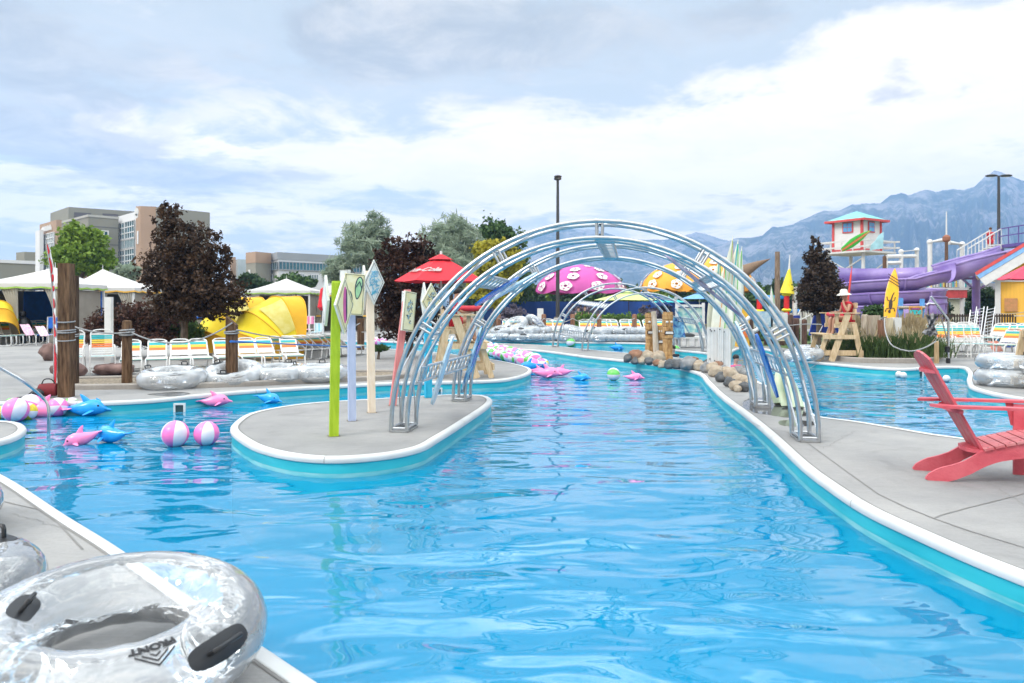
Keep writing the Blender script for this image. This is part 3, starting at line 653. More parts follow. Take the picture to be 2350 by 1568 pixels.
# ---------------------------------------------------------------- clear ring tubes
def make_tube(label,loc,M_=.43,m_=.17,rot=None,handles=(R(-130),R(-20)),group='clear inflatable ring tubes',vin=None,front=False,n=56,k=24,logo=True,hs=1.,ts=1.):
    root=thing('inflatable_tube',label,'inflatable ring',loc,0,group)
    if rot is not None: root.rotation_euler=rot
    mb=MB();prf=random.Random(int(loc[0]*100))
    vs=[];fs=[]
    for i in range(n):
        a=2*PI*i/n;wr=1+.004*math.sin(a*9)+.003*math.sin(a*23)
        for j in range(k):
            b=2*PI*j/k;r=m_*wr*(1+.022*max(0,-math.cos(b))*math.sin(a*17))
            vs.append(((M_+r*math.cos(b))*math.cos(a),(M_+r*math.cos(b))*math.sin(a),m_+r*.95*math.sin(b)))
    for i in range(n):
        for j in range(k): fs.append((i*k+j,((i+1)%n)*k+j,((i+1)%n)*k+(j+1)%k,i*k+(j+1)%k))
    mb.add(vs,fs);mb.build('ring',vin or VIN,root)
    def surf(a,b,o=0.): return Vector(((M_+(m_+o)*math.cos(b))*math.cos(a),(M_+(m_+o)*math.cos(b))*math.sin(a),m_+(m_+o)*.95*math.sin(b)))
    for h in handles:
        a,bb=h if hasattr(h,'__len__') else (h,R(80))
        mb=MB();L1,w1=.135*hs,.062*hs
        vs=[];nn=20;rings=[]
        for ri in (1,.55,.0):
            for q in range(nn):
                t_=2*PI*q/nn;u=math.copysign(abs(math.cos(t_))**.7,math.cos(t_))*L1*ri;v=math.copysign(abs(math.sin(t_))**.7,math.sin(t_))*w1*ri
                vs.append(surf(a+u/M_,bb+v/m_,.006 if ri<1 else .002))
        fs=[]
        for rr_ in range(2):
            for q in range(nn): fs.append((rr_*nn+q,rr_*nn+(q+1)%nn,(rr_+1)*nn+(q+1)%nn,(rr_+1)*nn+q))
        mb.add(vs,fs)
        hd=mb.build('handle_pad',BLK,root)
        g=MB();e=.058*hs;hh=.065*hs
        g.tube([surf(a-e/M_,bb,.004),surf(a-e/M_,bb,hh*.75),surf(a-e*.8/M_,bb,hh),surf(a+e*.8/M_,bb,hh),surf(a+e/M_,bb,hh*.75),surf(a+e/M_,bb,.004)],.0115*hs,8)
        g.build('grip',BLK,hd)
    if front:
        a0,b0_=front
        def warp(sz,da,db):
            def f(co):
                return surf(a0+da-(co.x)/M_,b0_+db-co.y/m_,.004+co.z)
            return f
        text_obj('lettering','FRONT',.075*ts,None,INK,root,.001,bold=.002,warp=warp(1,0,.0))
        mb=MB()
        for kk,(o1,wd) in enumerate(((.0,.10),(.0,.066),(0.,.026))):
            for s in (-1,1):
                pa=[]
                for q in range(7):
                    t_=q/6;x=s*(wd*(1-t_))*ts;y=(-.045-.085*t_*(wd/.10))*ts
                    pa.append((x,y))
                for q in range(6):
                    (x0,y0),(x1,y1)=pa[q],pa[q+1];w_=.013*ts
                    vs=[surf(a0+x0/M_,b0_+(y0)/m_,.004),surf(a0+x1/M_,b0_+(y1)/m_,.004),surf(a0+x1/M_,b0_+(y1-w_)/m_,.004),surf(a0+x0/M_,b0_+(y0-w_)/m_,.004)]
                    mb.add(vs,[(0,1,2,3)])
        mb.build('chevron_mark',INK,root,smooth=False)
    if logo:
        mb=MB();a0=logo if not isinstance(logo,bool) else R(75);b0_=R(52)
        rr=random.Random(5)
        for q in range(9):
            t_=PI*(q+.5)/9;x=.02*math.cos(t_);y=.02*math.sin(t_)
            vs=[surf(a0+(x-.003)/M_,b0_+y/m_,.003),surf(a0+(x+.003)/M_,b0_+y/m_,.003),surf(a0+(x*2.3+.003)/M_,b0_+y*2.3/m_,.003),surf(a0+(x*2.3-.003)/M_,b0_+y*2.3/m_,.003)]
            mb.add(vs,[(0,1,2,3)])
        for row in (0,1):
            for q in range(14):
                x=(q-7)*.016+.004;y=-.012-.018*row
                if abs(x)>.10-.03*row:continue
                vs=[surf(a0+(x-.006)/M_,b0_+y/m_,.003),surf(a0+(x+.005)/M_,b0_+y/m_,.003),surf(a0+(x+.005)/M_,b0_+(y-.012)/m_,.003),surf(a0+(x-.006)/M_,b0_+(y-.010)/m_,.003)]
                mb.add(vs,[(0,1,2,3)])
        mb.build('printed_mark',INK,root,smooth=False)
    return root
VIN2=vinyl('clear_vinyl_far',(.90,.95,1.),.20,.70,.12,.14,.10)
make_tube('big clear inflatable ring with black handles in the bottom left corner',(-1.66,3.10,.02),rot=(R(5),R(3),0),M_=.435,m_=.165,hs=.85,ts=.62,handles=[(R(192),R(122)),(R(-22),R(38))],front=(R(-47),R(80)),logo=R(78),n=120,k=48)
make_tube('clear ring tube lying behind the big corner ring on the left deck',(-2.93,3.55,.0),handles=[(R(62),R(90))],n=72,k=28)
make_tube('clear ring cut off by the left edge of the picture on the near deck',(-4.16,5.0,.0),handles=[],n=64,k=24)
# pool edge tubes on the far-left deck
G1=make_tube('milky clear ring with black print lying between the wooden posts by the pool edge',(G(391,890).x,G(391,890).y+.1,0),rot=(R(4),0,0),vin=VIN2,handles=[(R(165),R(60)),(R(85),R(88))],logo=R(-60),n=64,k=24,M_=.45,m_=.19)
make_tube('tilted clear ring leaning at the foot of the cut wooden post',(G(530,883).x,G(530,883).y+.15,0.02),rot=(R(14),0,0),vin=VIN2,handles=[(R(-92),R(95)),(R(150),R(90))],logo=R(-60),n=64,k=24,M_=.45,m_=.18)
make_tube('clear ring with two black handles between the tilted ring and the lime post',(G(640,878).x,G(640,878).y+.1,0),rot=(R(3),0,0),vin=VIN2,handles=[(R(190),R(60)),(R(85),R(88))],logo=False,n=64,k=24,M_=.46,m_=.18)
make_tube('clear ring half hidden behind the lime and lavender posts',(G(728,876).x,G(728,876).y+.1,0),vin=VIN2,handles=[(R(175),R(75)),(R(95),R(88))],logo=False,n=64,k=24,M_=.46,m_=.18)
# ---------------------------------------------------------------- beach balls
BP=mat('ball_pink',(.93,.20,.52),.25,var=.04,spec=.5);BW=mat('ball_white',(.76,.72,.80),.25,var=.03);BY=mat('ball_yellow',(.80,.62,.03),.25);BG=mat('ball_green',(.16,.60,.12),.25);BB=mat('ball_blue',(.02,.35,.75),.25)
def ball_src(cols):
    mb=MB();n=24;mb.sphere((0,0,0),.5,n,14,mf=lambda i,j:(j//4)%2 if len(cols)==2 else (j//4)%len(cols))
    return mb.build('beach_ball',list(cols))
bsrc={'pw':ball_src((BP,BW)),'yw':ball_src((BY,BW)),'gw':ball_src((BG,BW)),'gb':ball_src((BG,BW,BB,BW,BP,BW)),'yp':ball_src((BY,BW,BP,BW,BB,BW))}
used_b=set()
def ball(kind,px,py,wpx,label,rot=(1.2,.2,.3),d=None,group='floating beach balls',zw=WZ):
    """py: waterline pixel"""
    base=G(px,py,zw) if d is None else A(px,py,d);D=wpx*base.y/F
    o=bsrc[kind] if kind not in used_b else bsrc[kind].copy()
    if kind in used_b:C.objects.link(o)
    used_b.add(kind);o.location=base+Vector((0,0,D*.46));o.scale=(D,)*3;o.rotation_euler=rot
    tag(o,label,'beach ball',group);return o
ball('pw',402,1024,61,'slightly larger left one of two pink and white balls floating left of the island',(.12,.1,1.9))
ball('pw',474,1021,56,'right one of two pink and white balls floating left of the island',(.1,-.02,1.55))
ball('pw',36,967,56,'big pink and white beach ball in front of the left toy cluster',(.25,.3,2.0))
ball('yw',64,963,40,'yellow and white beach ball half hidden behind the big pink one at left',(1.4,0,.3))
ball('yw',4,961,30,'yellow and white beach ball cut off by the left edge of the picture',(1.4,.5,.4))
ball('gw',27,946,34,'white and green beach ball behind the others at the far left',(1.2,.4,1.2))
ball('pw',70,955,52,'large pink and white beach ball at the back of the left cluster',(1.6,-.4,1.4))
ball('pw',132,955,44,'pink and white beach ball to the right of the chrome handrail',(1.3,.1,.8))
ball('gw',164,947,36,'white beach ball with a green panel next to the thick brown post',(1.35,.2,.25))
# ---------------------------------------------------------------- dolphins
DP=mat('dolphin_pink',(.93,.26,.52),.18,var=.06,scale=3);DB=mat('dolphin_blue',(.01,.28,.78),.18,var=.15,scale=3,col2=(.03,.40,.86));DE=mat('dolphin_eye',(.01,.01,.015),.2)
def dolphin_src(m):
    root=thing('inflatable_dolphin','x','inflatable dolphin',(0,0,0))
    mb=MB();st=[(-.50,.02,.10),(-.42,.045,.085),(-.30,.095,.05),(-.15,.15,.035),(0,.185,.04),(.14,.185,.05),(.26,.155,.045),(.34,.11,.02),(.375,.065,-.005),(.42,.040,-.025),(.47,.032,-.04),(.50,.012,-.045)]
    mb.loft([[Vector((x,r*.85*math.cos(q),z+r*math.sin(q))) for q in [2*PI*i/14 for i in range(14)]] for x,r,z in st])
    def fin(base,tip,chord,thk,sw):
        base=Vector(base);tip=Vector(tip);ax=Vector((1,0,0));nn=(tip-base).cross(ax).normalized();rings=[]
        for u in (0,.35,.7,.92,1.):
            c=base.lerp(tip,u)+ax*(sw*u*u);ch=chord*(1-u)**.6+.008;tk=thk*(1-u)**.7+.004
            rings.append([c+ax*(ch*math.cos(q))+nn*(tk*math.sin(q)) for q in [2*PI*i/10 for i in range(10)]])
        mb.loft(rings)
    fin((-.0,0,.19),(-.08,0,.38),.085,.028,-.05)
    for s in (-1,1):
        fin((.12,s*.13,-.02),(.04,s*.32,-.08),.06,.022,-.04);fin((-.47,s*.0,.095),(-.53,s*.15,.115),.055,.02,-.04)
    mb.build('body',m,root)
    for s in (-1,1):
        e=MB();e.sphere((.27,s*.122,.085),(.024,.012,.024),10,6);e.build('eye',DE,root)
    mo=MB();mo.tube([(.48,-.022,-.05),(.42,-.036,-.045),(.36,-.055,-.02)],.004,5);mo.build('mouth_line',DE,root)
    return root
dsrc={'p':dolphin_src(DP),'b':dolphin_src(DB)};dused=set()
def dolphin(k,px,py,L_,rz,label,tilt=(0,0),zoff=.05):
    base=G(px,py,WZ);s=L_*base.y/F
    o=dsrc[k] if k not in dused else dup(dsrc[k],(0,0,0));dused.add(k)
    o.location=base+Vector((0,0,zoff*s));o.rotation_euler=(tilt[0],tilt[1],rz);o.scale=(s,)*3;o['label']=label;o['group']='inflatable dolphins on the water';return o
dolphin('p',186,1020,88,R(-165),'pink dolphin nosing left in open water, its back touching a blue one',(0,R(14)),.10)
dolphin('b',254,1016,104,R(158),'blue dolphin floating right behind the open water pink one',(0,R(0)),.14)
dolphin('p',100,955,110,R(172),'long pink dolphin lying behind the chrome handrail',(0,R(-4)),.08)
dolphin('p',176,942,56,R(20),'pink dolphin with raised fin behind the blue pair at left',(0,R(-10)),.15)
dolphin('b',202,953,100,R(8),'front blue dolphin of the pair beside the left toy cluster',(0,R(-5)),.12)
dolphin('b',234,948,74,R(14),'rear blue dolphin of the pair beside the left toy cluster',(0,R(-4)),.10)
dolphin('p',150,935,40,R(100),'small pink dolphin peeking between the balls by the handrail',(0,R(-20)),.3)
dolphin('p',496,933,72,R(12),'pink dolphin floating alone near the far wall left of the island',(0,R(-6)),.14)
dolphin('b',618,925,66,R(-15),'blue dolphin floating between the island and the clear rings',(0,R(2)),.12)
dolphin('p',1258,868,66,R(-15),'front pink dolphin of the group at the bend of the channel',(0,R(-5)),.14)
dolphin('p',1236,860,44,R(-30),'pink dolphin just behind the front one at the channel bend',(0,0),.14)
dolphin('p',1288,864,52,R(160),'pink dolphin facing left at the right end of the bend group',(0,0),.16)
dolphin('b',1214,854,56,R(200),'blue dolphin under the balls at the tip of the concrete deck',(0,0),.2)
dolphin('b',1334,873,46,R(-20),'blue dolphin alone in mid channel with its fin up',(0,R(-8)),.1)
dolphin('p',1456,872,46,R(-12),'pink dolphin alone in mid channel right of the green ball',(0,R(-4)),.1)
dolphin('b',1416,803,36,R(10),'blue dolphin drifting in the far channel behind the small arch',(0,0),.1)
ball('gw',1408,873,30,'lone green and white beach ball in the middle of the channel',(1.57,0,1.3))
rr=random.Random(11)
kinds=['pw','yp','gb','pw','gw','yp','pw','gb']
for i in range(34):
    u=i/33;row=i%2
    x=1120+u*110+rr.uniform(-3,3);y=812+u*34+row*(-9)+rr.uniform(-2,2)+ (0 if row else 4)
    w_=19+u*9
    q=['nearest the bend','towards the bend','in the middle','towards the far end','at the far end'][4-int(u*4.99)]
    ball(kinds[(i*5+row)%8],x,y,w_,'colourful beach ball in the long row along the deck, '+q+' of it',(rr.uniform(0,3),rr.uniform(0,3),rr.uniform(0,3)),group='row of beach balls along the deck edge '+q)
ball('yp',1247,848,26,'yellow, white and pink ball resting among the dolphins at the bend',(1,0.4,.2))
ball('gw',1310,796,22,'green and white ball in the far channel by the small arch foot',(1.5,.3,1.))
ball('gw',1552,812,20,'green and white ball behind the rocks right of the tiki posts',(1.5,.3,1.))
for i,(x,k) in enumerate(((1178,'pw'),(1200,'yw'),(1216,'yw'),(1232,'yw'),(1262,'yw'),(1292,'yw'))):
    ball(k,x,788.5+(x-1178)*.055,15,'small '+('pink' if k=='pw' else 'yellow')+' and white ball against the far bank left of the small arch',(1.2,i,.6),group='balls against the far bank left of the small arch')
ball('pw',862,795,22,'pink and white ball in the far left channel seen past the cream post');ball('pw',880,793,18,'smaller pink and white ball in the far left channel behind the island signs')
for i,(x,y) in enumerate(((2063,866),(2073,868),(2135,874),(2172,876))):
    mb=MB();mb.sphere((0,0,.07),.085,12,8,mf=lambda a_,b_:0);o=mb.build('float',[WPAINT,BB]);o.location=G(x,y,WZ)
    tag(o,['left white lane float of the close pair in the right pool','right white lane float of the close pair in the right pool','white lane float close behind the red chair back','white lane float furthest right in the right pool'][i],'float','white floats on the right pool')
# ---------------------------------------------------------------- steel handrail
g=lambda x,y,d:A(x,y,d)
root=thing('handrail','bent stainless steel handrail dipping into the pool at the left edge','handrail',G(112,990,WZ))
o0=root.location.copy();d0=o0.y
mb=MB();pts=[Vector((0,0,-.5)),Vector((0,0,0)),A(112,945,d0)-o0,A(109,928,d0)-o0,A(100,915,d0-.02)-o0,A(60,880,d0-.25)-o0,A(0,845,d0-.5)-o0,A(-60,812,d0-.8)-o0,A(-90,812,d0-.9)-o0,A(-110,830,d0-.95)-o0]
pts.append(Vector((pts[-1].x,pts[-1].y,.02)));mb.tube(catmull(pts,.04),.021,12);mb.build('rail',STEEL,root)
mb=MB();mb.cyl((pts[-1].x,pts[-1].y,.004),(pts[-1].x,pts[-1].y,.02),.05,n=14);mb.build('floor_flange',STEEL,root)
# skimmer openings in the walls
for i,(x,y,w_) in enumerate(((412,938,.19),(1003,900,.22),(2110,858,.2))):
    p=A(x,y,[G(412,916).y,G(1003,876).y,G(2110,844).y][i]-.05);
    root=thing('skimmer_opening',['square white skimmer opening in the teal wall behind the two pink balls','white skimmer opening in the teal wall behind the bright blue post','small white skimmer opening in the right pool wall behind the chair'][i],'pool skimmer',p,[R(8),R(3),R(-5)][i],'skimmer openings in the pool walls')
    mb=MB()
    for a_,b_ in (((0,0,.075),(w_,.03,.03)),((0,0,-.075),(w_,.03,.03)),((-w_/2+.016,0,0),(.03,.03,.12)),((w_/2-.016,0,0),(.03,.03,.12))): mb.box(a_,b_)
    mb.build('frame',WPAINT,root,smooth=False);mb=MB();mb.box((0,.01,0),(w_-.06,.006,.12));mb.build('dark_opening',mat('skimmer_dark',(.03,.07,.08),.7),root,smooth=False)
# ---------------------------------------------------------------- striped loungers and chairs
GRP={}
def webbing(mb,p0,p1,w,cols,gap=.012,thk=.008,skip=0.):
    """straps across from p0 to p1 (centre line), half width w"""
    p0=Vector(p0);p1=Vector(p1);d=p1-p0;L_=d.length;d.normalize();nn=Vector((0,-d.z,d.y));k=len(cols);s=L_/k
    for i,c in enumerate(cols):
        if c is None:continue
        m_=p0+d*(s*(i+.5));rot=Matrix((Vector((1,0,0)),d,nn)).transposed();mb.box(m_,(2*w,s-gap,thk),c,rot)
def lounger_src():
    root=thing('sun_lounger','x','sun lounger');w=.225;mb=MB();r=.020
    s=[]
    for q in (-1,1):
        mb.tube(catmull([(q*w,1.30,.30),(q*w,.8,.30),(q*w,.14,.30),(q*w,.03,.27),(q*w,.0,.18),(q*w*.98,.0,.06),(q*w*.85,.0,.016),(0,.0,.016)],.06),r,7)
        mb.tube(catmull([(q*w,1.42,.31),(q*w,1.44,.14),(q*w*.95,1.45,.03),(q*w*.6,1.45,.016),(0,1.45,.016)],.08),r,7)
    mb.cyl((-w,1.30,.30),(w,1.30,.30),r,n=7);mb.cyl((-w,.12,.30),(w,.12,.30),r,n=7)
    for q in(-1,1): mb.cyl((q*w,1.25,.30),(q*w,1.46,.30),r,n=7)
    mb.build('frame',WFRAME,root)
    a=R(32);y1=1.02;L_=.74;b=MB();bw=.205
    P=lambda u,x:Vector((x,y1+u*math.cos(a),.32+u*math.sin(a)))
    b.tube(catmull([P(0,-bw),P(.5,-bw),P(L_-.06,-bw),P(L_,-bw+.06),P(L_,bw-.06),P(L_-.06,bw),P(.5,bw),P(0,bw)],.06),r,7)
    b.cyl(P(.40,-bw),Vector((-bw-.02,1.42,.30)),.01,n=5);b.cyl(P(.40,bw),Vector((bw+.02,1.42,.30)),.01,n=5)
    b.build('back_frame',WFRAME,root)
    k=MB();webbing(k,P(.05,0),P(L_-.07,0),bw,[3,3,3,3,2,2,1,1,0,0,3]);k.build('back_webbing',[TEALS,YELS,ORAS,WHS],root,smooth=False)
    k=MB();webbing(k,(0,.035,.315),(0,1.02,.315),w-.005,[0,1,3,3,3,3,3,3,3,3,3,3]);k.build('seat_webbing',[TEALS,YELS,ORAS,WHS],root,smooth=False)
    return root
def chair_src():
    root=thing('patio_chair','x','patio chair');w=.25;r=.015;mb=MB()
    for q in (-1,1):
        mb.tube(catmull([(q*w,-.02,0.01),(q*w,0,.30),(q*w,.02,.60),(q*w,.06,.65),(q*w,.30,.66),(q*w,.50,.66)],.07),r,7)
        mb.tube(catmull([(q*w,.58,.01),(q*w,.48,.30),(q*w,.30,.42)],.1),r,7);mb.cyl((q*w,.0,.42),(q*w,.50,.42),r,n=7)
    for y,z in ((.0,.42),(.46,.42),(.55,.12),(-.015,.12)): mb.cyl((-w,y,z),(w,y,z),r*.8,n=6)
    mb.build('frame',WFRAME,root)
    a=R(76);P=lambda u,x:Vector((x,.46+u*math.cos(a),.42+u*math.sin(a)));L_=.60;bw=.225;b=MB()
    b.tube(catmull([P(0,-bw),P(.4,-bw),P(L_-.06,-bw),P(L_,-bw+.06),P(L_,bw-.06),P(L_-.06,bw),P(.4,bw),P(0,bw)],.06),r,7);b.build('back_frame',WFRAME,root)
    k=MB();webbing(k,P(.04,0),P(L_-.06,0),bw,[3,3,3,2,2,1,1,0,0,3]);k.build('back_webbing',[TEALS,YELS,ORAS,WHS],root,smooth=False)
    k=MB();webbing(k,(0,.0,.435),(0,.44,.435),w-.005,[0,3,3,3,3,3]);k.build('seat_webbing',[TEALS,YELS,ORAS,WHS],root,smooth=False)
    return root
LS=lounger_src();CS=chair_src();first={'l':1,'c':1}
def put(kind,loc,rz,label,group,scale=None):
    s=LS if kind=='l' else CS
    rz+=random.uniform(-.07,.07);loc=loc+Vector((random.uniform(-.03,.03),random.uniform(-.06,.06),0))
    if first[kind]:
        first[kind]=0;s.location=loc;s.rotation_euler=(0,0,rz);s['label']=label;s['group']=group
        if scale:s.scale=(scale,)*3
        return s
    return dup(s,loc,rz,label,group,scale)
ordn=['first','second','third','fourth','fifth','sixth','seventh','eighth','ninth','tenth']
a=G(301,858);b=G(678,845)
for i in range(8):
    put('l',a.lerp(b,i/7),R(28),('white framed striped lounger, %s from the left in the row before the yellow tent'%ordn[i]),'row of striped loungers behind the rope')
put('c',G(165,863),R(28),'upright striped patio chair half hidden behind the thick wooden post','upright striped chairs by the left planter')
put('c',G(237,861),R(28),'upright striped patio chair between the thick post and the rounded post','upright striped chairs by the left planter')
for i in range(8):
    put('l',G(6+i*14.5,795-i*1.1),R(44),'striped lounger, %s from the left in the distant row near the cabanas'%ordn[i],'distant loungers in front of the left cabanas',1.3)
for i in range(8):
    put('l',G(718+i*16,822-i*1.2),R(158),'striped lounger, %s from the left in the crowded row right of the yellow tent'%ordn[i],'crowded loungers right of the yellow tent')
for i,x in enumerate((1345,1371,1397,1423,1450,1477,1503,1530,1553)):
    put('l',G(x,781.5),R(0),'striped lounger seen from its foot, %s from the left in front of the far hedge'%ordn[i],'loungers in front of the far hedge',1.3)
for i,x in enumerate((1164,1187,1203,1265,1288)):
    put('l',G(x,779),R(0),'striped lounger behind the piled rings, %s from the left'%ordn[i],'loungers behind the piled clear rings',1.3)
for i,x in enumerate((2138,2172,2206)):
    put('l',G(x,815),R(-32),'striped lounger behind the steel pool lift, %s from the left'%ordn[i],'loungers behind the pool lift',1.4)
for i,x in enumerate((2172,2205,2236,2262)):
    put('c',G(x,822-i*.5),R(-20+i*9),'white striped patio chair, %s from the left right of the pool lift'%ordn[i],'patio chairs right of the pool lift')
for i,x in enumerate((2284,2306,2328,2352,2374)):
    put('l',G(x,818),R(-48),'striped lounger below the yellow hut, %s from the left'%ordn[i],'loungers below the yellow hut',1.15)
for i,x in enumerate((2268,2292,2316,2340,2364)):
    put('l',G(x,799),R(-48),'striped lounger in the rear row against the yellow hut, %s from the left'%ordn[i],'rear loungers against the yellow hut',1.25)
# towels and bags
def towel(px,py,d,w,h,m,label,rx=-.9,rz=.5):
    mb=MB();n=8;vs=[];c=A(px,py,d)
    for i in range(n+1):
        for j in range(n+1):
            vs.append(((i/n-.5)*w,.012*math.sin(i*1.7+j*.6),(j/n-.5)*h+.01*math.sin(i*1.3)))
    fs=[(i*(n+1)+j,(i+1)*(n+1)+j,(i+1)*(n+1)+j+1,i*(n+1)+j+1) for i in range(n) for j in range(n)]
    mb.add(vs,fs);mb.add([Vector(v)+Vector((0,.012,0)) for v in vs],[f[::-1] for f in fs])
    o=mb.build('towel',m);o.location=c;o.rotation_euler=(rx,0,rz);return tag(o,label,'towel')
towel(63,757,29.2,.35,.6,mat('towel_pink',(.75,.35,.52),.9,scale=14,col2=(.80,.62,.72)),'pink towel draped over a distant lounger back at left',-.8,1.1)
towel(97,760,29.2,.35,.55,mat('towel_pink2',(.72,.42,.55),.9,scale=14,col2=(.78,.70,.76)),'pale pink towel over a distant lounger near the feather flag',-.8,1.1)
towel(1556,752,27.2,.55,.75,mat('towel_blue',(.01,.06,.30),.9,scale=5,col2=(.25,.60,.75)),'dark and light blue towel hanging on the arm of the giant white chair',-.25,.4)
towel(2285,795,24.5,.5,.4,mat('towel_orange',(.70,.20,.12),.9,scale=8,col2=(.75,.45,.40)),'orange towel on a lounger below the yellow hut',-.6,.4)
towel(2316,789,26,.6,.3,mat('towel_navy',(.02,.05,.25),.9),'navy blue towel on a lounger below the yellow hut',-.6,.4)
# ---------------------------------------------------------------- wooden posts and ropes
def wpost(name,label,x,ytop,ybot,wpx,m=POSTW,kind='round',d=None,group=None,cut=0):
    b=G(x,ybot) if d is None else A(x,705+F*HC/d,d);b.z=0;d=b.y;h=HC+(HY-ytop)/F*d;w=wpx*d/F
    root=thing(name,label,'post',b,random.uniform(-.2,.2) if kind!='sq' else .1,group);mb=MB()
    if kind=='round':
        mb.loft([[Vector((w/2*k*math.cos(q)*(1+.04*math.sin(3*q)),w/2*k*math.sin(q)*(1+.05*math.cos(2*q)),z)) for q in [2*PI*i/14 for i in range(14)]] for z,k in ((0,1.06),(h*.3,1),(h*.7,.98),(h*.955,.97),(h*.985,.86),(h,.55))])
    else:
        mb.loft([[Vector((sx*w/2,sy*w/2,z+(cut*sx if e else 0))) for sx,sy in ((-1,-1),(1,-1),(1,1),(-1,1))] for z,e in ((0,0),(h*.5,0),(h,1))])
    mb.build('post',m,root,smooth=kind=='round');return root,b,h,w
def rope_wrap(root,z,w,n=3,r=.014,tail=0):
    for i in range(n):
        mb=MB();pts=[(w*.56*math.cos(q)*1.05,w*.56*math.sin(q)*1.05,z+i*r*2.4+.012*math.sin(q+i)) for q in [2*PI*k/20 for k in range(20)]]
        mb.tube(pts,r,6,closed=True);mb.build('rope_coil',ROPE,root)
r1,b_1,h1,w1=wpost('wooden_post','tall thick brown wooden post with rope coils beside the feather flag',152,605,911,26,kind='sq')
rope_wrap(r1,1.30,w1*1.15,1,.012);rope_wrap(r1,1.12,w1*1.2,2,.012);rope_wrap(r1,.98,w1*1.2,1,.01)
r2,b_2,h2,w2=wpost('wooden_post','narrower dark post tied close behind the thick one',171,633,886,14,m=wood('dark_post_wood',(.025,.015,.010),(.09,.055,.035)),kind='sq');rope_wrap(r2,.98,w2*1.2,2,.012)
r3,b_3,h3,w3=wpost('wooden_post','short brown post with rounded top and rope coils in the planter',291,735,885,22);rope_wrap(r3,h3-.28,w3*1.12,3,.017)
r4,b_4,h4,w4=wpost('wooden_post','brown post with a slanting cut top in front of the yellow tent',532,736,880,22,kind='sq',cut=-.09);rope_wrap(r4,h4-.25,w4*1.2,2,.015)
r5,b_5,h5,w5=wpost('wooden_post','dark post standing behind the cream sign post',828,731,803,15,kind='sq')
wpost('white_post','plain white square post behind the striped chairs at left',250,682,853,14,WPAINT,'sq')
def rope(p,q,sag,label,r=.016):
    p=Vector(p);q=Vector(q);mb=MB();pts=[p.lerp(q,t_)-Vector((0,0,sag*4*t_*(1-t_))) for t_ in [i/18 for i in range(19)]]
    mb.tube(pts,r,6);o=mb.build('rope',ROPE);return tag(o,label,'rope')
rope(A(171,752,b_2.y-.1),A(300,762,b_3.y-.12),.07,'rope from the thick post to the rounded post','r')if 0 else rope(A(171,750,b_2.y-.1),A(300,762,b_3.y-.12),.07,'grey rope hanging between the thick post and the rounded post')
rope(A(303,764,b_3.y-.1),A(533,741,b_4.y-.12),.30,'grey rope sagging between the rounded post and the slant cut post')
rope(A(543,757,b_4.y-.1),A(826,742,b_5.y-.1),.34,'long grey rope from the slant cut post to the post behind the signs')
rope(A(830,762,b_5.y-.1),A(985,752,20),.10,'grey rope running from the dark post behind the red pink sign post',.014)
mb=MB();mb.cyl(A(528,784,b_4.y-.22),A(826,797,19.5),.016,n=8);mb.cyl(A(529,784,b_4.y-.23),A(560,785.3,b_4.y+.25),.024,n=8)
tag(mb.build('blue_pole',mat('blue_pole_paint',(.01,.14,.50),.35)),'long blue pole leaning level from the slant cut post to the signs','pole')
# ---------------------------------------------------------------- planter beds
CURB=concrete('curb_concrete',(.36,.33,.30),(.24,.22,.20));GRAV=mat('gravel_soil',(.13,.10,.07),.95,scale=22,col2=(.34,.29,.22),bump=1.,bscale=50,detail=8)
def bed(pts,label,hgt=.10,w=.14,top=GRAV,name='planter_bed'):
    P=catmull(pts,.25,True);root=thing(name,label,'planter',P[0]);o=P[0];Q=[p-o for p in P]
    mb=sweep(Q,[(0,0),(0,hgt-.02),(-.02,hgt),(-w+.02,hgt),(-w,hgt-.02),(-w,.0)],True);mb.build('curb',CURB,root)
    n=len(Q);c=sum(Q,Vector())/n;ar=sum(Q[i].x*Q[(i+1)%n].y-Q[(i+1)%n].x*Q[i].y for i in range(n))
    tv=[(q.x,q.y,hgt-.045) for q in Q];mb=MB();tri=geometry.tessellate_polygon([[Vector(v) for v in tv]]);mb.add(tv,[tuple(f) if ar<0 else tuple(f) for f in tri]);mb.build('soil',top,root,False)
    return root,P
bed(GL([(120,886),(135,894),(280,894),(500,890),(700,881),(880,873),(930,868),(925,859),(800,859),(500,868),(300,872),(135,877)]),'long low concrete edged gravel bed holding the rope posts')
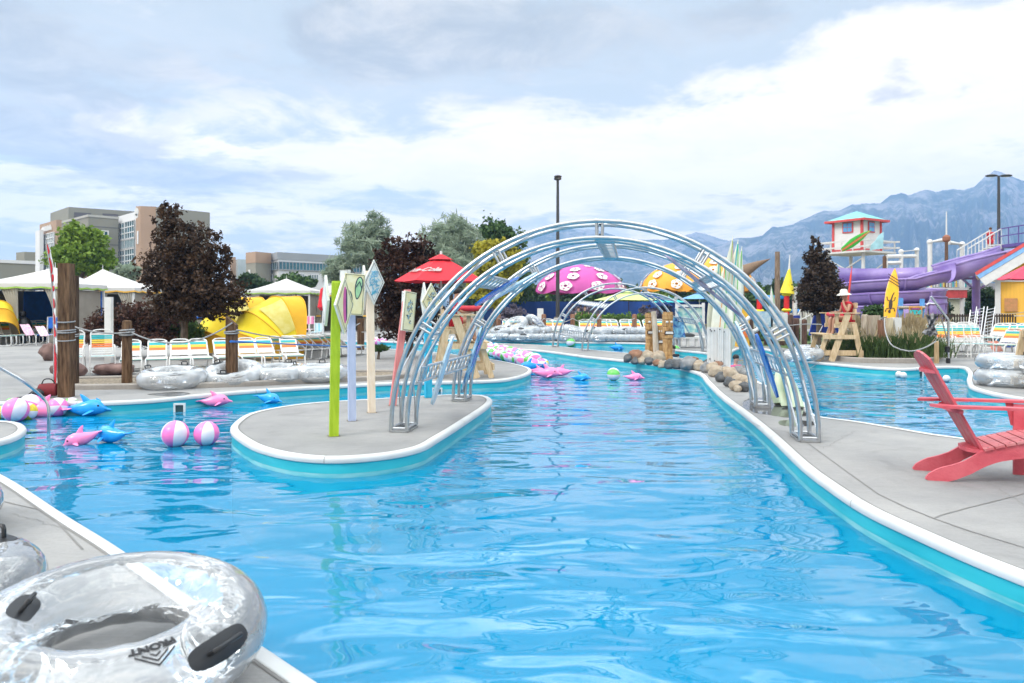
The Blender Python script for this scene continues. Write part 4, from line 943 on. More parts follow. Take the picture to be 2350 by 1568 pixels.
# ---------------------------------------------------------------- foliage tools
def foliage(name,blobs,n,size,m,parent=None,loc=(0,0,0),seed=1,aspect=1.6,clump=.22,droop=0.,flat=.0,narrow=1.):
    """n leaf quads in random clumps filling ellipsoid blobs (x,y,z,rx,ry,rz)"""
    g=np.random.default_rng(seed);bl=np.array(blobs,float);vol=bl[:,3]*bl[:,4]*bl[:,5];pr=vol**.8;pr/=pr.sum()
    nc=max(6,n//20);bi_=g.choice(len(bl),nc,p=pr);d=g.normal(size=(nc,3));d/=np.linalg.norm(d,axis=1)[:,None];rad=g.random(nc)**.38
    cc=bl[bi_,:3]+d*rad[:,None]*bl[bi_,3:]*(.86+.28*g.random(nc))[:,None]
    ci=g.integers(0,nc,n);cs=bl[bi_[ci],3:]*clump*(.6+.8*g.random(nc))[ci][:,None]
    p=cc[ci]+g.normal(size=(n,3))*cs*.62;p[:,2]-=droop*g.random(n)
    a=g.normal(size=(n,3));a[:,2]-=droop*3;a/=np.linalg.norm(a,axis=1)[:,None];b=g.normal(size=(n,3));b-=a*(a*b).sum(1)[:,None];b/=np.linalg.norm(b,axis=1)[:,None]
    s=size*(.6+.8*g.random(n))[:,None];v=np.empty((n,4,3));v[:,0]=p-a*s*aspect*.5;v[:,1]=p+b*s*.5*narrow;v[:,2]=p+a*s*aspect*.5;v[:,3]=p-b*s*.5*narrow
    me=bpy.data.meshes.new(name);me.vertices.add(4*n);me.vertices.foreach_set('co',v.ravel());me.loops.add(4*n);me.loops.foreach_set('vertex_index',np.arange(4*n,dtype=np.int32))
    me.polygons.add(n);me.polygons.foreach_set('loop_start',np.arange(0,4*n,4,dtype=np.int32));me.polygons.foreach_set('loop_total',np.full(n,4,dtype=np.int32));me.update(calc_edges=True)
    me.materials.append(m);o=bpy.data.objects.new(name,me);C.objects.link(o);o.location=loc
    if parent:o.parent=parent
    return o
def leafmat(name,c1,c2,scale=1.6,tr=.25):
    if name in MC:return MC[name]
    m,t,o=nt(name);L=t.links.new;p=N(t,'ShaderNodeBsdfPrincipled');p.inputs['Roughness'].default_value=.6;p.inputs['Specular IOR Level'].default_value=.3
    tc=N(t,'ShaderNodeTexCoord');nz=N(t,'ShaderNodeTexNoise');nz.inputs['Scale'].default_value=scale;nz.inputs['Detail'].default_value=5;nz.inputs['Roughness'].default_value=.7;L(tc.outputs['Object'],nz.inputs[0])
    cr=N(t,'ShaderNodeValToRGB');cr.color_ramp.elements[0].position=.36;cr.color_ramp.elements[1].position=.64;cr.color_ramp.elements[0].color=(*c1,1);cr.color_ramp.elements[1].color=(*c2,1)
    L(nz.outputs[0],cr.inputs[0]);L(cr.outputs[0],p.inputs['Base Color']);tl=N(t,'ShaderNodeBsdfTranslucent');L(cr.outputs[0],tl.inputs[0]);mx=N(t,'ShaderNodeMixShader');mx.inputs[0].default_value=tr
    L(p.outputs[0],mx.inputs[1]);L(tl.outputs[0],mx.inputs[2]);L(mx.outputs[0],o.inputs[0]);MC[name]=m;return m
BARK=mat('bark',(.07,.05,.035),.9,scale=8,col2=(.16,.12,.09),stretch=(3,3,.6),bump=.8)
def tree(label,x,ytop,ybase,d,blobs,n,size,m,seed=1,trunk_r=.09,name='tree',cat='tree',limbs=6,grp=None,**kw):
    """blobs given as (vx,vy,rx_px,ry_px)"""
    base=A(x,705,d);base.z=0;root=thing(name,label,cat,base,0,grp);k=d/F;B=[]
    for bx,by,rx,ry in blobs: B.append(((bx-x)*k,(seed*7%5-2)*.06*rx*k,HC+(HY-by)*k,rx*k,rx*k*.9,ry*k))
    top=HC+(HY-ytop)*k;mb=MB();rr=random.Random(seed);low=min(b[2]-b[5] for b in B)
    th=max(low+.3,top*.6);mb.tube([(0,0,-.05),(.02,0,th*.4),(-.03,.02,th*.75),(.02,-.02,top*.8)],[trunk_r*1.25,trunk_r,trunk_r*.8,trunk_r*.2],8)
    mb.build('trunk',BARK,root)
    for i in range(limbs):
        b=B[i%len(B)];z0=min(th,max(low*.9,.3))+(top*.25)*rr.random();e=Vector((b[0]+rr.uniform(-.7,.7)*b[3],b[1]+rr.uniform(-.7,.7)*b[4],b[2]+rr.uniform(-.1,.75)*b[5]));s=Vector((0,0,z0))
        mb=MB();mb.tube([s,s.lerp(e,.45)+Vector((0,0,-.05)),e],[trunk_r*.45,trunk_r*.3,trunk_r*.08],6);mb.build('limb',BARK,root)
    foliage('crown',B,n,size,m,root,seed=seed,**kw);return root
MAPLE=leafmat('maple_leaf',(.020,.011,.006),(.092,.050,.026),1.9,.2);MAPLE2=leafmat('maple_leaf_red',(.020,.009,.006),(.082,.040,.025),2.2,.2)
GRN=leafmat('green_leaf',(.09,.18,.02),(.26,.38,.05),.8);DGR=leafmat('dark_green_leaf',(.02,.045,.018),(.06,.11,.04),.7);OLV=leafmat('silver_leaf',(.23,.30,.22),(.44,.52,.40),.8,.4);YEL=leafmat('yellow_leaf',(.26,.26,.03),(.52,.46,.05),1.2,.35);MGR=leafmat('mid_green_leaf',(.04,.09,.03),(.10,.18,.05),.8)
tree('dark purple maple tree left of the yellow tent',422,462,792,21.5,[(388,515,40,50),(430,560,70,60),(410,610,85,60),(455,665,100,60),(510,690,58,45),(385,655,55,50),(430,710,70,32),(500,610,40,50),(520,580,22,28)],19000,.064,MAPLE,3,.10,limbs=14,clump=.14)
tree('second dark purple maple tree behind the island signs',940,535,803,22.8,[(905,585,45,40),(955,575,42,35),(930,640,78,60),(895,700,45,60),(960,710,60,65),(930,750,65,35),(985,620,28,50)],16000,.064,MAPLE2,5,.10,limbs=10,clump=.17)
MAPLE3=leafmat('maple_leaf_brown',(.022,.014,.010),(.080,.052,.034),2.0,.2)
tree('narrow dark purple tree left of the lifeguard on the right',1878,545,790,26,[(1870,565,14,24),(1874,595,26,28),(1880,630,38,30),(1882,668,52,34),(1880,698,50,24)],18000,.06,MAPLE3,8,.09,limbs=6,clump=.16)
tree('bright green tree above the left cabanas',188,510,700,52,[(170,545,30,30),(205,560,34,34),(180,590,60,36),(225,600,32,28),(150,600,32,28)],14000,.20,GRN,9,.14,limbs=6)
tree('feathery silver green tree right of the office building',838,486,720,62,[(815,550,42,40),(862,530,34,42),(840,580,62,36),(875,600,50,40),(780,612,36,24),(770,632,34,20)],10000,.20,OLV,12,.16,limbs=10,aspect=3.6,narrow=.42,clump=.14)
tree('wide silver green tree rising behind the red umbrella',1035,488,720,58,[(1000,560,38,50),(1045,545,50,55),(1030,610,72,55),(1085,570,34,45),(1075,630,50,45)],12000,.19,OLV,15,.16,limbs=10,aspect=3.6,narrow=.42,clump=.14)
tree('green tree between the wide silver tree and the big arch',1140,500,720,64,[(1130,540,40,38),(1160,560,42,36),(1150,600,58,40),(1120,590,36,40),(1185,650,50,40)],12000,.22,MGR,17,.16,limbs=6)
tree('small yellow leaved tree seen through the left side of the arch',1135,550,745,42,[(1110,580,28,26),(1145,575,34,24),(1125,620,40,34),(1140,665,46,34),(1100,660,26,30),(1180,600,26,26)],9000,.16,YEL,19,.09,limbs=5)
tree('low green tree peeping over the cabana roof left of the office',578,628,700,70,[(575,648,28,16),(600,655,20,10)],3500,.25,DGR,21,.1,limbs=2)
tree('green tree in front of the office windows',680,628,700,72,[(672,645,30,15),(700,650,24,12)],3800,.25,MGR,22,.1,limbs=2)
# bushes
def bush(label,x,y,d,blobs,n,size,m,seed,cat='shrub',**kw):
    base=A(x,705,d);base.z=0;root=thing('bush',label,cat,base);k=d/F
    B=[((bx-x)*k,0,max(.05,HC+(HY-by)*k),rx*k,rx*k*.8,ry*k) for bx,by,rx,ry in blobs]
    foliage('leaves',B,n,size,m,root,seed=seed,**kw);mb=MB()
    mb.tube([(0,0,0),(.02,0,B[0][2]*.5),(0,.02,B[0][2])],[.05,.04,.015],6);mb.build('stem',BARK,root);return root
BUSHR=leafmat('reddish_bush_leaf',(.03,.025,.015),(.15,.065,.045),3.5)
bush('dark reddish green bush behind the left chairs',305,790,22.5,[(250,745,50,40),(310,735,60,42),(365,745,50,42),(310,775,105,20),(210,755,18,25)],16000,.055,BUSHR,31,clump=.18)
bush('dark green shrub at the foot of the left maple',425,790,22.8,[(430,765,34,32)],4500,.05,MGR,32)
bush('low pink grey shrub beyond the second cabana',245,640,60,[(225,640,22,12),(260,640,16,10)],2200,.18,leafmat('pinkish_leaf',(.22,.14,.11),(.35,.24,.20),1),33)
bush('grey green shrub below the hospital windows',295,640,58,[(292,625,26,20)],2200,.16,OLV,34)
bush('clump of small green plants right of the cream sign post',868,800,22,[(870,800,22,8)],1500,.04,MGR,35)
LAV=leafmat('lavender_leaf',(.09,.08,.11),(.22,.19,.25),3)
for i,(x,lab) in enumerate(((1165,'left of the light pole'),(1340,'behind the small arch'),(1505,'behind the tiki posts'))):
    bush('grey purple lavender clump against the blue fence '+lab,x,725,50,[(x-18,714,18,12),(x+16,715,22,13),(x,722,34,12)],2600,.10,LAV,40+i,aspect=2.5)
# ---------------------------------------------------------------- rocks
def rockmat(n,a,b): return mat(n,a,.85,scale=3.5,col2=b,bump=.7,bscale=9,detail=8)
RK=[rockmat('rock_beige',(.26,.20,.14),(.48,.41,.32)),rockmat('rock_dark',(.05,.055,.06),(.14,.145,.15)),rockmat('rock_brown',(.16,.07,.04),(.34,.19,.12)),rockmat('rock_grey',(.14,.15,.16),(.30,.30,.30)),rockmat('rock_red',(.10,.055,.05),(.24,.15,.13))]
def rock(x,y,rx,ry,mi,label,seed,group,dd=0,asp=.9):
    """x,y = centre pixel; rests on the ground at y+ry"""
    b=G(x,y+ry*1.02);b.y+=dd;k=b.y/F;rr=random.Random(seed);bm=bmesh.new();bmesh.ops.create_icosphere(bm,subdivisions=3,radius=1)
    o3=Vector((seed*1.7,seed*.9,seed*.3))
    for v in bm.verts:
        n_=v.co.normalized();f=1+.32*noise.noise(n_*1.1+o3)+.20*noise.noise(n_*2.4+o3)+.03*noise.noise(n_*7+o3);v.co=Vector((n_.x*rx*k*f,n_.y*rx*k*asp*f,n_.z*ry*k*1.05*f))
        v.co.z=max(v.co.z,-ry*k*.92)
    me=bpy.data.meshes.new('rock');bm.to_mesh(me);bm.free();me.polygons.foreach_set('use_smooth',[True]*len(me.polygons));me.materials.append(RK[mi]);o=bpy.data.objects.new('rock',me);C.objects.link(o)
    o.location=(b.x,b.y+rx*k*.5,ry*k*.90);o.rotation_euler=(0,0,rr.uniform(-.4,.4));return tag(o,label,'rock',group)
rl=[(1441,822,9,9,1),(1461,817,15,13,2),(1458,829,8,7,1),(1474,828,9,8,0),(1487,818,13,13,0),(1491,829,9,8,1),(1511,820,14,13,0),(1508,833,9,7,2),(1521,836,9,8,0),(1537,836,12,10,1),(1553,836,17,10,1),(1583,835,19,13,3),(1592,829,13,9,2),(1606,839,12,11,0),(1622,844,11,10,3),(1637,845,13,12,0),(1645,852,14,12,0),(1661,849,11,10,3),(1670,853,13,11,0),(1655,866,12,10,1),(1681,861,18,15,0),(1676,877,12,11,1),(1697,872,14,13,0),(1691,885,13,11,0),(1711,888,12,10,1),(1715,874,14,13,0),(1700,851,12,11,3),(1714,856,11,9,3),(1694,892,9,7,0),(1725,878,12,12,0),(1650,838,10,9,2),(1625,833,9,8,1)]
cn=['beige','dark','reddish brown','grey','red']
for i,(x,y,rx,ry,mi) in enumerate(rl):
    wh=['at the foot of the tiki posts','between the tiki posts and the surfboards','near the foot of the surfboards','at the near end of the pile by the arch'][0 if x<1525 else 1 if x<1620 else 2 if x<1680 else 3]
    rock(x,y,rx*1.12,ry*1.15,mi,'rounded %s rock %s'%(cn[mi],wh),i+3,'%s rocks %s'%(cn[mi],wh))
rock(107,808,20,20,4,'dark red boulder left of the feather flag behind the chairs',91,None)
rock(150,850,38,18,4,'wide low red boulder under the half hidden patio chair',92,None)
rock(250,848,45,14,4,'long red boulder behind the legs of the patio chairs',93,None)
rock(515,795,46,28,4,'pinkish red boulder in front of the yellow tent behind the loungers',94,None,dd=1.2)
# ---------------------------------------------------------------- feather flag and bag
FLW=mat('flag_white',(.76,.78,.80),.7,var=.04);FLR=mat('flag_red',(.62,.02,.04),.7)
b=G(130,905);k=b.y/F;root=thing('feather_flag','tall narrow white feather flag with red lettering beside the thick post','flag',b)
L_=[(108,553),(111,575),(116,610),(120,660),(122,720),(125,780),(126,840),(127,893)]
Rr=[(109,553),(119,575),(127,610),(132,660),(134,720),(136,780),(136,840),(132,893)]
mb=MB();vs=[];n_=len(L_)
for (lx,ly),(rx,ry) in zip(L_,Rr):
    for s_ in (0,.5,1): vs.append(((lx+(rx-lx)*s_-130)*k,.02*math.sin(s_*3+ly*.02)+s_*-.06,HC+(HY-(ly+(ry-ly)*s_))*k))
mb.add(vs,[(3*i+j,3*i+j+1,3*i+j+4,3*i+j+3) for i in range(n_-1) for j in (0,1)],0);fl_=mb.build('flag_cloth',FLW,root)
fx=lambda y,s:((np.interp(y,[p[1] for p in L_],[p[0] for p in L_])*(1-s)+np.interp(y,[p[1] for p in Rr],[p[0] for p in Rr])*s-130)*k,.02*math.sin(s*3+y*.02)+s*-.06-.015,HC+(HY-y)*k)
for (y0,y1,s0,s1,sk) in ((558,583,.1,.75,0),(592,628,.05,.55,0),(632,648,.1,.85,6),(657,669,.1,.8,2),(684,706,.1,.9,-5),(716,742,.0,.8,-8),(746,770,.1,.95,-9),(790,892,.0,.5,0),(800,892,.45,.85,-14)):
    mb=MB();m_=6;vs=[]
    for i in range(m_+1):
        y=y0+(y1-y0)*i/m_
        bulge=math.sin(PI*i/m_) if y0<780 else 1
        for s_ in (s0,s0+(s1-s0)*(.45+.55*bulge)): vs.append(fx(y-sk*s_,s_))
    mb.add(vs,[(2*i,2*i+1,2*i+3,2*i+2) for i in range(m_)]);mb.build('red_letter' if y0<780 else 'red_panel',FLR,fl_,False)
mb=MB();mb.tube([fx(y,0) if y<895 else ((130-130)*k,0,.02) for y in (553,575,610,660,720,780,840,893,905)],.012,7);mb.build('pole',STEEL,root)
mb=MB();mb.cyl((0,0,0),(0,0,.03),.16,.14,n=16);mb.build('base',BLK,root)
b=G(112,912);k=b.y/F;root=thing('duffel_bag','small red and black bag on the deck at the foot of the feather flag','bag',b,R(15))
mb=MB();mb.loft([[Vector((x*1.0,.11*math.cos(q)*s,.13+.11*math.sin(q)*s)) for q in [2*PI*i/12 for i in range(12)]] for x,s in ((-.16,.6),(-.14,.95),(0,1.05),(.12,1),(.14,.6))]);mb.build('bag_body',mat('bag_red',(.18,.015,.02),.8,bump=.4),root)
mb=MB();mb.loft([[Vector((x,.10*math.cos(q)*s-.06,.085+.085*math.sin(q)*s)) for q in [2*PI*i/10 for i in range(10)]] for x,s in ((-.22,.6),(-.20,.95),(-.1,1.02),(-.04,.6))]);mb.build('front_pocket',BLK,root)
mb=MB();mb.tube(catmull([(-.10,-.02,.23),(-.06,-.03,.31),(.05,-.03,.31),(.10,-.02,.23)],.03),.010,6);mb.build('carry_handle',BLK,root)
mb=MB();mb.tube(catmull([(-.22,-.08,.12),(-.34,-.10,.02),(-.46,-.05,.015),(-.36,.04,.015),(-.2,.02,.03)],.04),.010,5);mb.build('strap',BLK,root)
# ---------------------------------------------------------------- lifeguard stands
def stand(label,base,rz,group='wooden lifeguard stands',back=True):
    """local: faces +x; footprint 1.25 x 1.0"""
    root=thing('lifeguard_stand',label,'lifeguard chair',base,rz,group);W_=.46
    def pl(name,p,q,w,h,up=(0,0,1)):
        mb=MB();mb.bar(p,q,w,h,0,up);mb.build(name,PINE,root,smooth=False)
    for s in (-1,1):
        y=s*W_
        pl('leg',(-.56,y,0),(-.36,y,1.08),.04,.14,(1,0,0));pl('leg',(-.0,y-s*.042,0.0),(-.30+.52,y-s*.042,1.42),.04,.17,(1,0,0)) if 0 else pl('leg',(-.02+.30,y+s*.042,0),(-.18,y+s*.042,1.36),.04,.17,(1,0,0))
        pl('leg',(.62,y,0),(.40,y,.74),.04,.12,(1,0,0))
        pl('side_rail',(-.62,y-s*.04,.24),(.66,y-s*.04,.24),.04,.15);pl('side_rail',(-.40,y+s*.08,.62+.08),(.52,y+s*.08,.70),.04,.12);pl('side_rail',(-.42,y-s*.04,1.02),(.18,y-s*.04,1.02),.04,.12)
        pl('armrest',(-.50,y+s*.02,1.38),(.30,y+s*.02,1.38),.14,.03)
        pl('arm_post',(.10,y-s*.02,1.05),(.12,y-s*.02,1.37),.04,.09,(1,0,0))
    for i in range(3): pl('footrest_board',(.30+i*.11,-W_-.05,.775),(.30+i*.11,W_+.05,.775),.10,.03)
    for i in range(4): pl('seat_board',(-.36+i*.13,-W_+.03,1.10),(-.36+i*.13,W_-.03,1.10),.12,.03)
    for i in range(3 if back else 0): pl('back_board',(-.40-.05*i*.6,-W_+.05,1.26+i*.17),(-.40-.05*i*.6,W_-.05,1.26+i*.17),.03,.15)
    pl('cross_board',(.66,-W_-.04,.24),(.66,W_+.04,.24),.035,.14);pl('cross_board',(-.585,-W_-.04,.24),(-.585,W_+.04,.24),.035,.14)
    return root
bR=G(1930,829);stand('wooden lifeguard stand on the right with a seated lifeguard in a white hat',bR+Vector((0,.35,0)),R(180-6))
bL=G(1057,868);stand('wooden lifeguard stand seen through the left leg of the big arch',bL+Vector((0,.4,0)),R(8))
stand('wooden lifeguard stand cut off by the right edge of the picture',G(2475,899)+Vector((0,.46,0)),R(0),back=False)
# ---------------------------------------------------------------- people
SKIN=mat('skin_tan',(.42,.22,.14),.55,var=.05);SKINL=mat('skin_light',(.55,.33,.24),.55,var=.05);REDC=mat('lifeguard_red_cloth',(.50,.015,.03),.8,var=.12,scale=12,bump=.4);HATW=mat('hat_straw_white',(.72,.69,.62),.8,bump=.4,bscale=60);HAIR=mat('dark_hair',(.015,.010,.008),.7,bump=.5)
def skin(name,V,E,m,parent,sub=2):
    me=bpy.data.meshes.new(name);me.from_pydata([v[:3] for v in V],E,[]);o=bpy.data.objects.new(name,me);C.objects.link(o)
    o.modifiers.new('k','SKIN');s=o.modifiers.new('s','SUBSURF');s.levels=sub;s.render_levels=sub
    for i,v in enumerate(V): me.skin_vertices[0].data[i].radius=(v[3],v[4] if len(v)>4 else v[3])
    me.skin_vertices[0].data[0].use_root=True
    dg=bpy.context.evaluated_depsgraph_get();m2=bpy.data.meshes.new_from_object(o.evaluated_get(dg));m2.name=name
    m2.materials.clear();m2.materials.append(m);m2.polygons.foreach_set('use_smooth',[True]*len(m2.polygons))
    bpy.data.objects.remove(o);o=bpy.data.objects.new(name,m2);C.objects.link(o);o.parent=parent;return o
def person(label,loc,rz,J,shirt,shorts,hat=None,hair=HAIR,sk=SKIN,sleeve=False,scale=1.,shoes=None,legs=True):
    root=thing('person',label,'person',loc,rz);root.scale=(scale,)*3
    V=[];E=[];ix={}
    def v(n,r,r2=None): ix[n]=len(V);V.append((*J[n],r,r2 or r))
    v('pelvis',.115,.13);v('waist',.105,.12);v('chest',.115,.15);v('neck0',.06);v('neck',.05);v('head',.082);v('crown',.075)
    E+=[(0,1),(1,2),(2,3),(3,4),(4,5),(5,6)]
    for s in 'LR':
        v('sh'+s,.055);v('el'+s,.040);v('wr'+s,.028);v('palm'+s,.033,.022)
        E+=[(ix['chest'],ix['sh'+s]),(ix['sh'+s],ix['el'+s]),(ix['el'+s],ix['wr'+s]),(ix['wr'+s],ix['palm'+s])]
        w=Vector(J['wr'+s]);p=Vector(J['palm'+s]);d=(p-w).normalized();sd=d.orthogonal().normalized()
        for k_2 in range(4):
            t_=p+d*(.045+.012*(1.5-abs(k_2-1.5)))+sd*(k_2-1.5)*.020+Vector((0,0,-.012));V.append((*t_,.009));E.append((ix['palm'+s],len(V)-1))
        t_=w+d*.045+sd*-.045;V.append((*t_,.010));E.append((ix['wr'+s],len(V)-1))
        if legs:
            v('hip'+s,.085);v('kn'+s,.060);v('an'+s,.040);v('toe'+s,.032,.045)
            E+=[(0,ix['hip'+s]),(ix['hip'+s],ix['kn'+s]),(ix['kn'+s],ix['an'+s]),(ix['an'+s],ix['toe'+s])]
    skin('body',V,E,sk,root)
    T=[(*J['pelvis'],.135,.15),(*J['waist'],.122,.135),(*J['chest'],.132,.165),(*J['neck0'],.075)];TE=[(0,1),(1,2),(2,3)]
    for s in 'LR':
        sh=Vector(J['sh'+s]);el=Vector(J['el'+s]);e=sh.lerp(el,.9 if sleeve else .18);T.append((*sh,.068));T.append((*e,.05 if sleeve else .062));k=len(T);TE+=[(2,k-2),(k-2,k-1)]
    skin('shirt',T,TE,shirt,root)
    if legs:
        S=[(*J['pelvis'],.142,.158)];SE=[]
        for s in 'LR':
            h=Vector(J['hip'+s]);kn=Vector(J['kn'+s]);S.append((*h,.105));S.append((*h.lerp(kn,.55),.092));k=len(S);SE+=[(0,k-2),(k-2,k-1)]
        skin('shorts',S,SE,shorts,root)
        if shoes:
            for s in 'LR':
                a_=Vector(J['an'+s]);t_=Vector(J['toe'+s]);mb=MB();mb.sphere((a_+t_)/2+Vector((0,0,-.012)),(.12,.048,.035),10,6);mb.build('shoe',shoes,root)
    hd=Vector(J['head']);cr_=Vector(J['crown']);up=(cr_-hd).normalized();f=Vector((1,0,0))-up*up.x;f.normalize();sd=up.cross(f)
    for s in (-1,1):
        mb=MB();mb.sphere(hd+f*.088+sd*s*.032+up*.02,.009,8,5);mb.build('eye',DE,root)
    mb=MB();mb.sphere(hd+f*.097-up*.012,(.014,.012,.02),8,5);mb.build('nose',sk,root)
    mb=MB();mb.sphere(hd+up*.075-f*.018,(.098,.092,.085),14,8)
    if not hat or True: mb.build('hair',hair,root)
    if hat:
        M=Matrix((f,sd,up)).transposed();mb=MB();c=hd+up*.085;pr=[(.0,.115),(.06,.110),(.09,.085),(.10,.03),(.105,.005),(.15,-.015),(.185,-.045),(.188,-.05),(.15,-.025),(.10,-.008),(.0,-.005)]
        n=20;mb.loft([[c+M@Vector((r*math.cos(2*PI*j/n),r*math.sin(2*PI*j/n),z)) for j in range(n)] for r,z in pr],0,False);mb.build('hat',hat,root)
    return root
sit=dict(pelvis=(0,0,.10),waist=(.0,0,.26),chest=(.04,0,.42),neck0=(.07,0,.54),neck=(.095,0,.60),head=(.13,0,.69),crown=(.135,0,.76),
 shL=(.06,.17,.50),elL=(.16,.22,.28),wrL=(.22,.12,.50),palmL=(.20,.08,.57),shR=(.06,-.17,.50),elR=(.10,-.24,.27),wrR=(.34,-.14,.27),palmR=(.42,-.11,.27),
 hipL=(.05,.10,.09),knL=(.46,.13,.14),anL=(.52,.13,-.28),toeL=(.66,.14,-.34),hipR=(.05,-.10,.09),knR=(.44,-.12,.13),anR=(.46,-.12,-.29),toeR=(.60,-.13,-.345))
sb=bR+Vector((0,.35,0));TEALSH=mat('teal_sandal',(.03,.35,.38),.6)
person('seated lifeguard in a white sun hat and red tank top facing left',sb+Vector((.36,-.05,1.10)),R(186),sit,REDC,REDC,HATW,sk=SKIN,shoes=TEALSH,scale=1.1)
mb=MB();mb.tube(catmull([(.30,-.30,.02),(.28,0,.0),(.30,.30,.02)],.05),.055,10);o=mb.build('rescue_tube',mat('rescue_tube_red',(.52,.02,.04),.5));o.location=sb+Vector((.18,0,1.32));o.rotation_euler=(0,0,R(174));tag(o,'red rescue tube lying across the lap of the right lifeguard','rescue tube')
sit2=dict(sit);sit2.update(elL=(.22,.20,.36),wrL=(.38,.15,.40),palmL=(.46,.14,.42),elR=(.20,-.20,.30),wrR=(.36,-.14,.30),palmR=(.44,-.12,.32),chest=(.02,0,.42))
sb2=bL+Vector((0,.4,0))
person('seated lifeguard in red on the stand behind the left arch leg',sb2+Vector((-.22,0,1.14)),R(8),sit2,REDC,REDC,None,sk=SKIN,sleeve=True)
mb=MB();mb.tube([(0,-.42,0),(0,-.2,.0),(0,.2,.0),(0,.42,0)],[.05,.065,.065,.05],10);o=mb.build('rescue_tube',MC['rescue_tube_red']);o.location=sb2+Vector((.18,-.12,1.52));o.rotation_euler=(0,0,R(98));tag(o,'red rescue tube across the arms of the left lifeguard stand','rescue tube')
st=dict(pelvis=(0,0,.95),waist=(0,0,1.10),chest=(0,0,1.30),neck0=(0,0,1.44),neck=(.01,0,1.50),head=(.03,0,1.60),crown=(.03,0,1.68),
 shL=(0,.18,1.40),elL=(.02,.24,1.13),wrL=(.10,.20,.92),palmL=(.12,.19,.84),shR=(0,-.18,1.40),elR=(.02,-.24,1.13),wrR=(.10,-.20,.92),palmR=(.12,-.19,.84),
 hipL=(0,.09,.90),knL=(.02,.10,.50),anL=(0,.10,.09),toeL=(.15,.11,.04),hipR=(0,-.09,.90),knR=(.02,-.10,.50),anR=(0,-.10,.09),toeR=(.15,-.11,.04))
BLKC=mat('black_shirt',(.015,.015,.02),.8);NVYC=mat('grey_shirt',(.10,.12,.18),.8)
person('person in a black top standing behind the far hedge',A(1342,705,41)*1-Vector((0,0,1.55)),R(-80),st,BLKC,BLKC,None,sk=SKINL,scale=.93)
person('person in a grey blue top standing left of the one in black',A(1327,705,41.5)-Vector((0,0,1.55)),R(-60),st,NVYC,BLKC,None,sk=SKINL,scale=.90)
swim=dict(st)
person('dark haired swimmer with head above water behind the surfboards',G(1688,843,WZ)+Vector((0,0,-1.38)),R(-60),st,mat('pink_swimwear',(.6,.1,.25),.7),BLKC,None,sk=SKINL)
person('dark haired swimmer with head above water behind the tiki rocks',G(1545,818,WZ)+Vector((0,0,-1.36)),R(-120),st,BLKC,BLKC,None,sk=SKINL)
# ---------------------------------------------------------------- tiki posts, surfboard sculpture, giant chair
TIKI=wood('tiki_wood',(.30,.16,.06),(.52,.33,.15),(5,5,2.));TK2=mat('tiki_dark_line',(.06,.03,.015),.9);DRIFT=wood('driftwood',(.42,.36,.28),(.62,.56,.48))
def tiki(label,x,yt,yb,wpx,face=True,m=TIKI,seed=1):
    b=G(x,yb);d=b.y;k=d/F;h=HC+(HY-yt)*k;w=wpx*k;root=thing('tiki_post',label,'carved post',b,.15,'carved tiki posts');rr=random.Random(seed);mb=MB();zz=[0];n=14
    segs=[];z=0
    while z<h: s=rr.uniform(.10,.22);segs.append((z,min(h,z+s)));z+=s
    rings=[]
    for a_,b_ in segs:
        q=1+rr.uniform(-.10,.08)
        for z_,f in ((a_+.004,.90),(a_+.02,q),(b_-.02,q*.98),(b_-.004,.90)): rings.append([Vector((math.copysign(abs(math.cos(t_))**.6,math.cos(t_))*w/2*f,math.copysign(abs(math.sin(t_))**.6,math.sin(t_))*w/2*f,z_)) for t_ in [2*PI*i/n for i in range(n)]])
    mb.loft(rings);mb.build('post',m,root,ang=25)
    if face:
        zf=h*.72
        for s in (-1,1): mb=MB();mb.sphere((s*w*.24,-w*.5,zf+.10),(.05*w/.33,.03,.035),10,6);mb.build('carved_eye',WPAINT,root)
        mb=MB();mb.prism([(-.14*w/.33,-.03),(.14*w/.33,-.03),(.12*w/.33,.04),(-.12*w/.33,.04)],.03,Matrix.Translation((0,-w*.53,zf-.22)));mb.build('carved_teeth',WPAINT,root,False)
        mb=MB();mb.prism([(-.17*w/.33,-.05),(.17*w/.33,-.05),(.15*w/.33,.06),(-.15*w/.33,.06)],.02,Matrix.Translation((0,-w*.51,zf-.22)));mb.build('carved_mouth',TK2,root,False)
        mb=MB();mb.prism([(-.04,-.09),(.04,-.09),(.025,.09),(-.025,.09)],.06,Matrix.Translation((0,-w*.52,zf-.02)));mb.build('carved_nose',m,root,False)
tiki('left carved wooden tiki post with white teeth on the rock pile',1492,718,820,21,seed=2)
tiki('taller right carved tiki post with white mouth on the rock pile',1532,716,826,22,seed=4)
tiki('short carved tiki post between the two tall ones',1514,747,822,13,seed=6)
b=G(1505,822);root=thing('driftwood_post','pale weathered post leaning between the tiki posts','post',b);mb=MB();mb.tube([(0,-.1,0),(-.03,-.1,.6),(-.05,-.1,1.0),(-.09,-.1,1.42)],[.09,.085,.08,.075],10);mb.build('post',DRIFT,root)
SB0=mat('board_cream',(.66,.66,.52),.3,var=.08,scale=4,col2=(.76,.76,.66));STR=[mat('stripe_teal',(.02,.42,.45),.4),mat('stripe_green',(.12,.50,.10),.4),mat('stripe_orange',(.70,.30,.10),.4),mat('stripe_lime',(.42,.60,.12),.4)]
b=G(1652,846);d=b.y;k=d/F;root=thing('surfboard_sculpture','tall bundle of cream surfboards bolted upright on a white slatted base','sculpture',b)
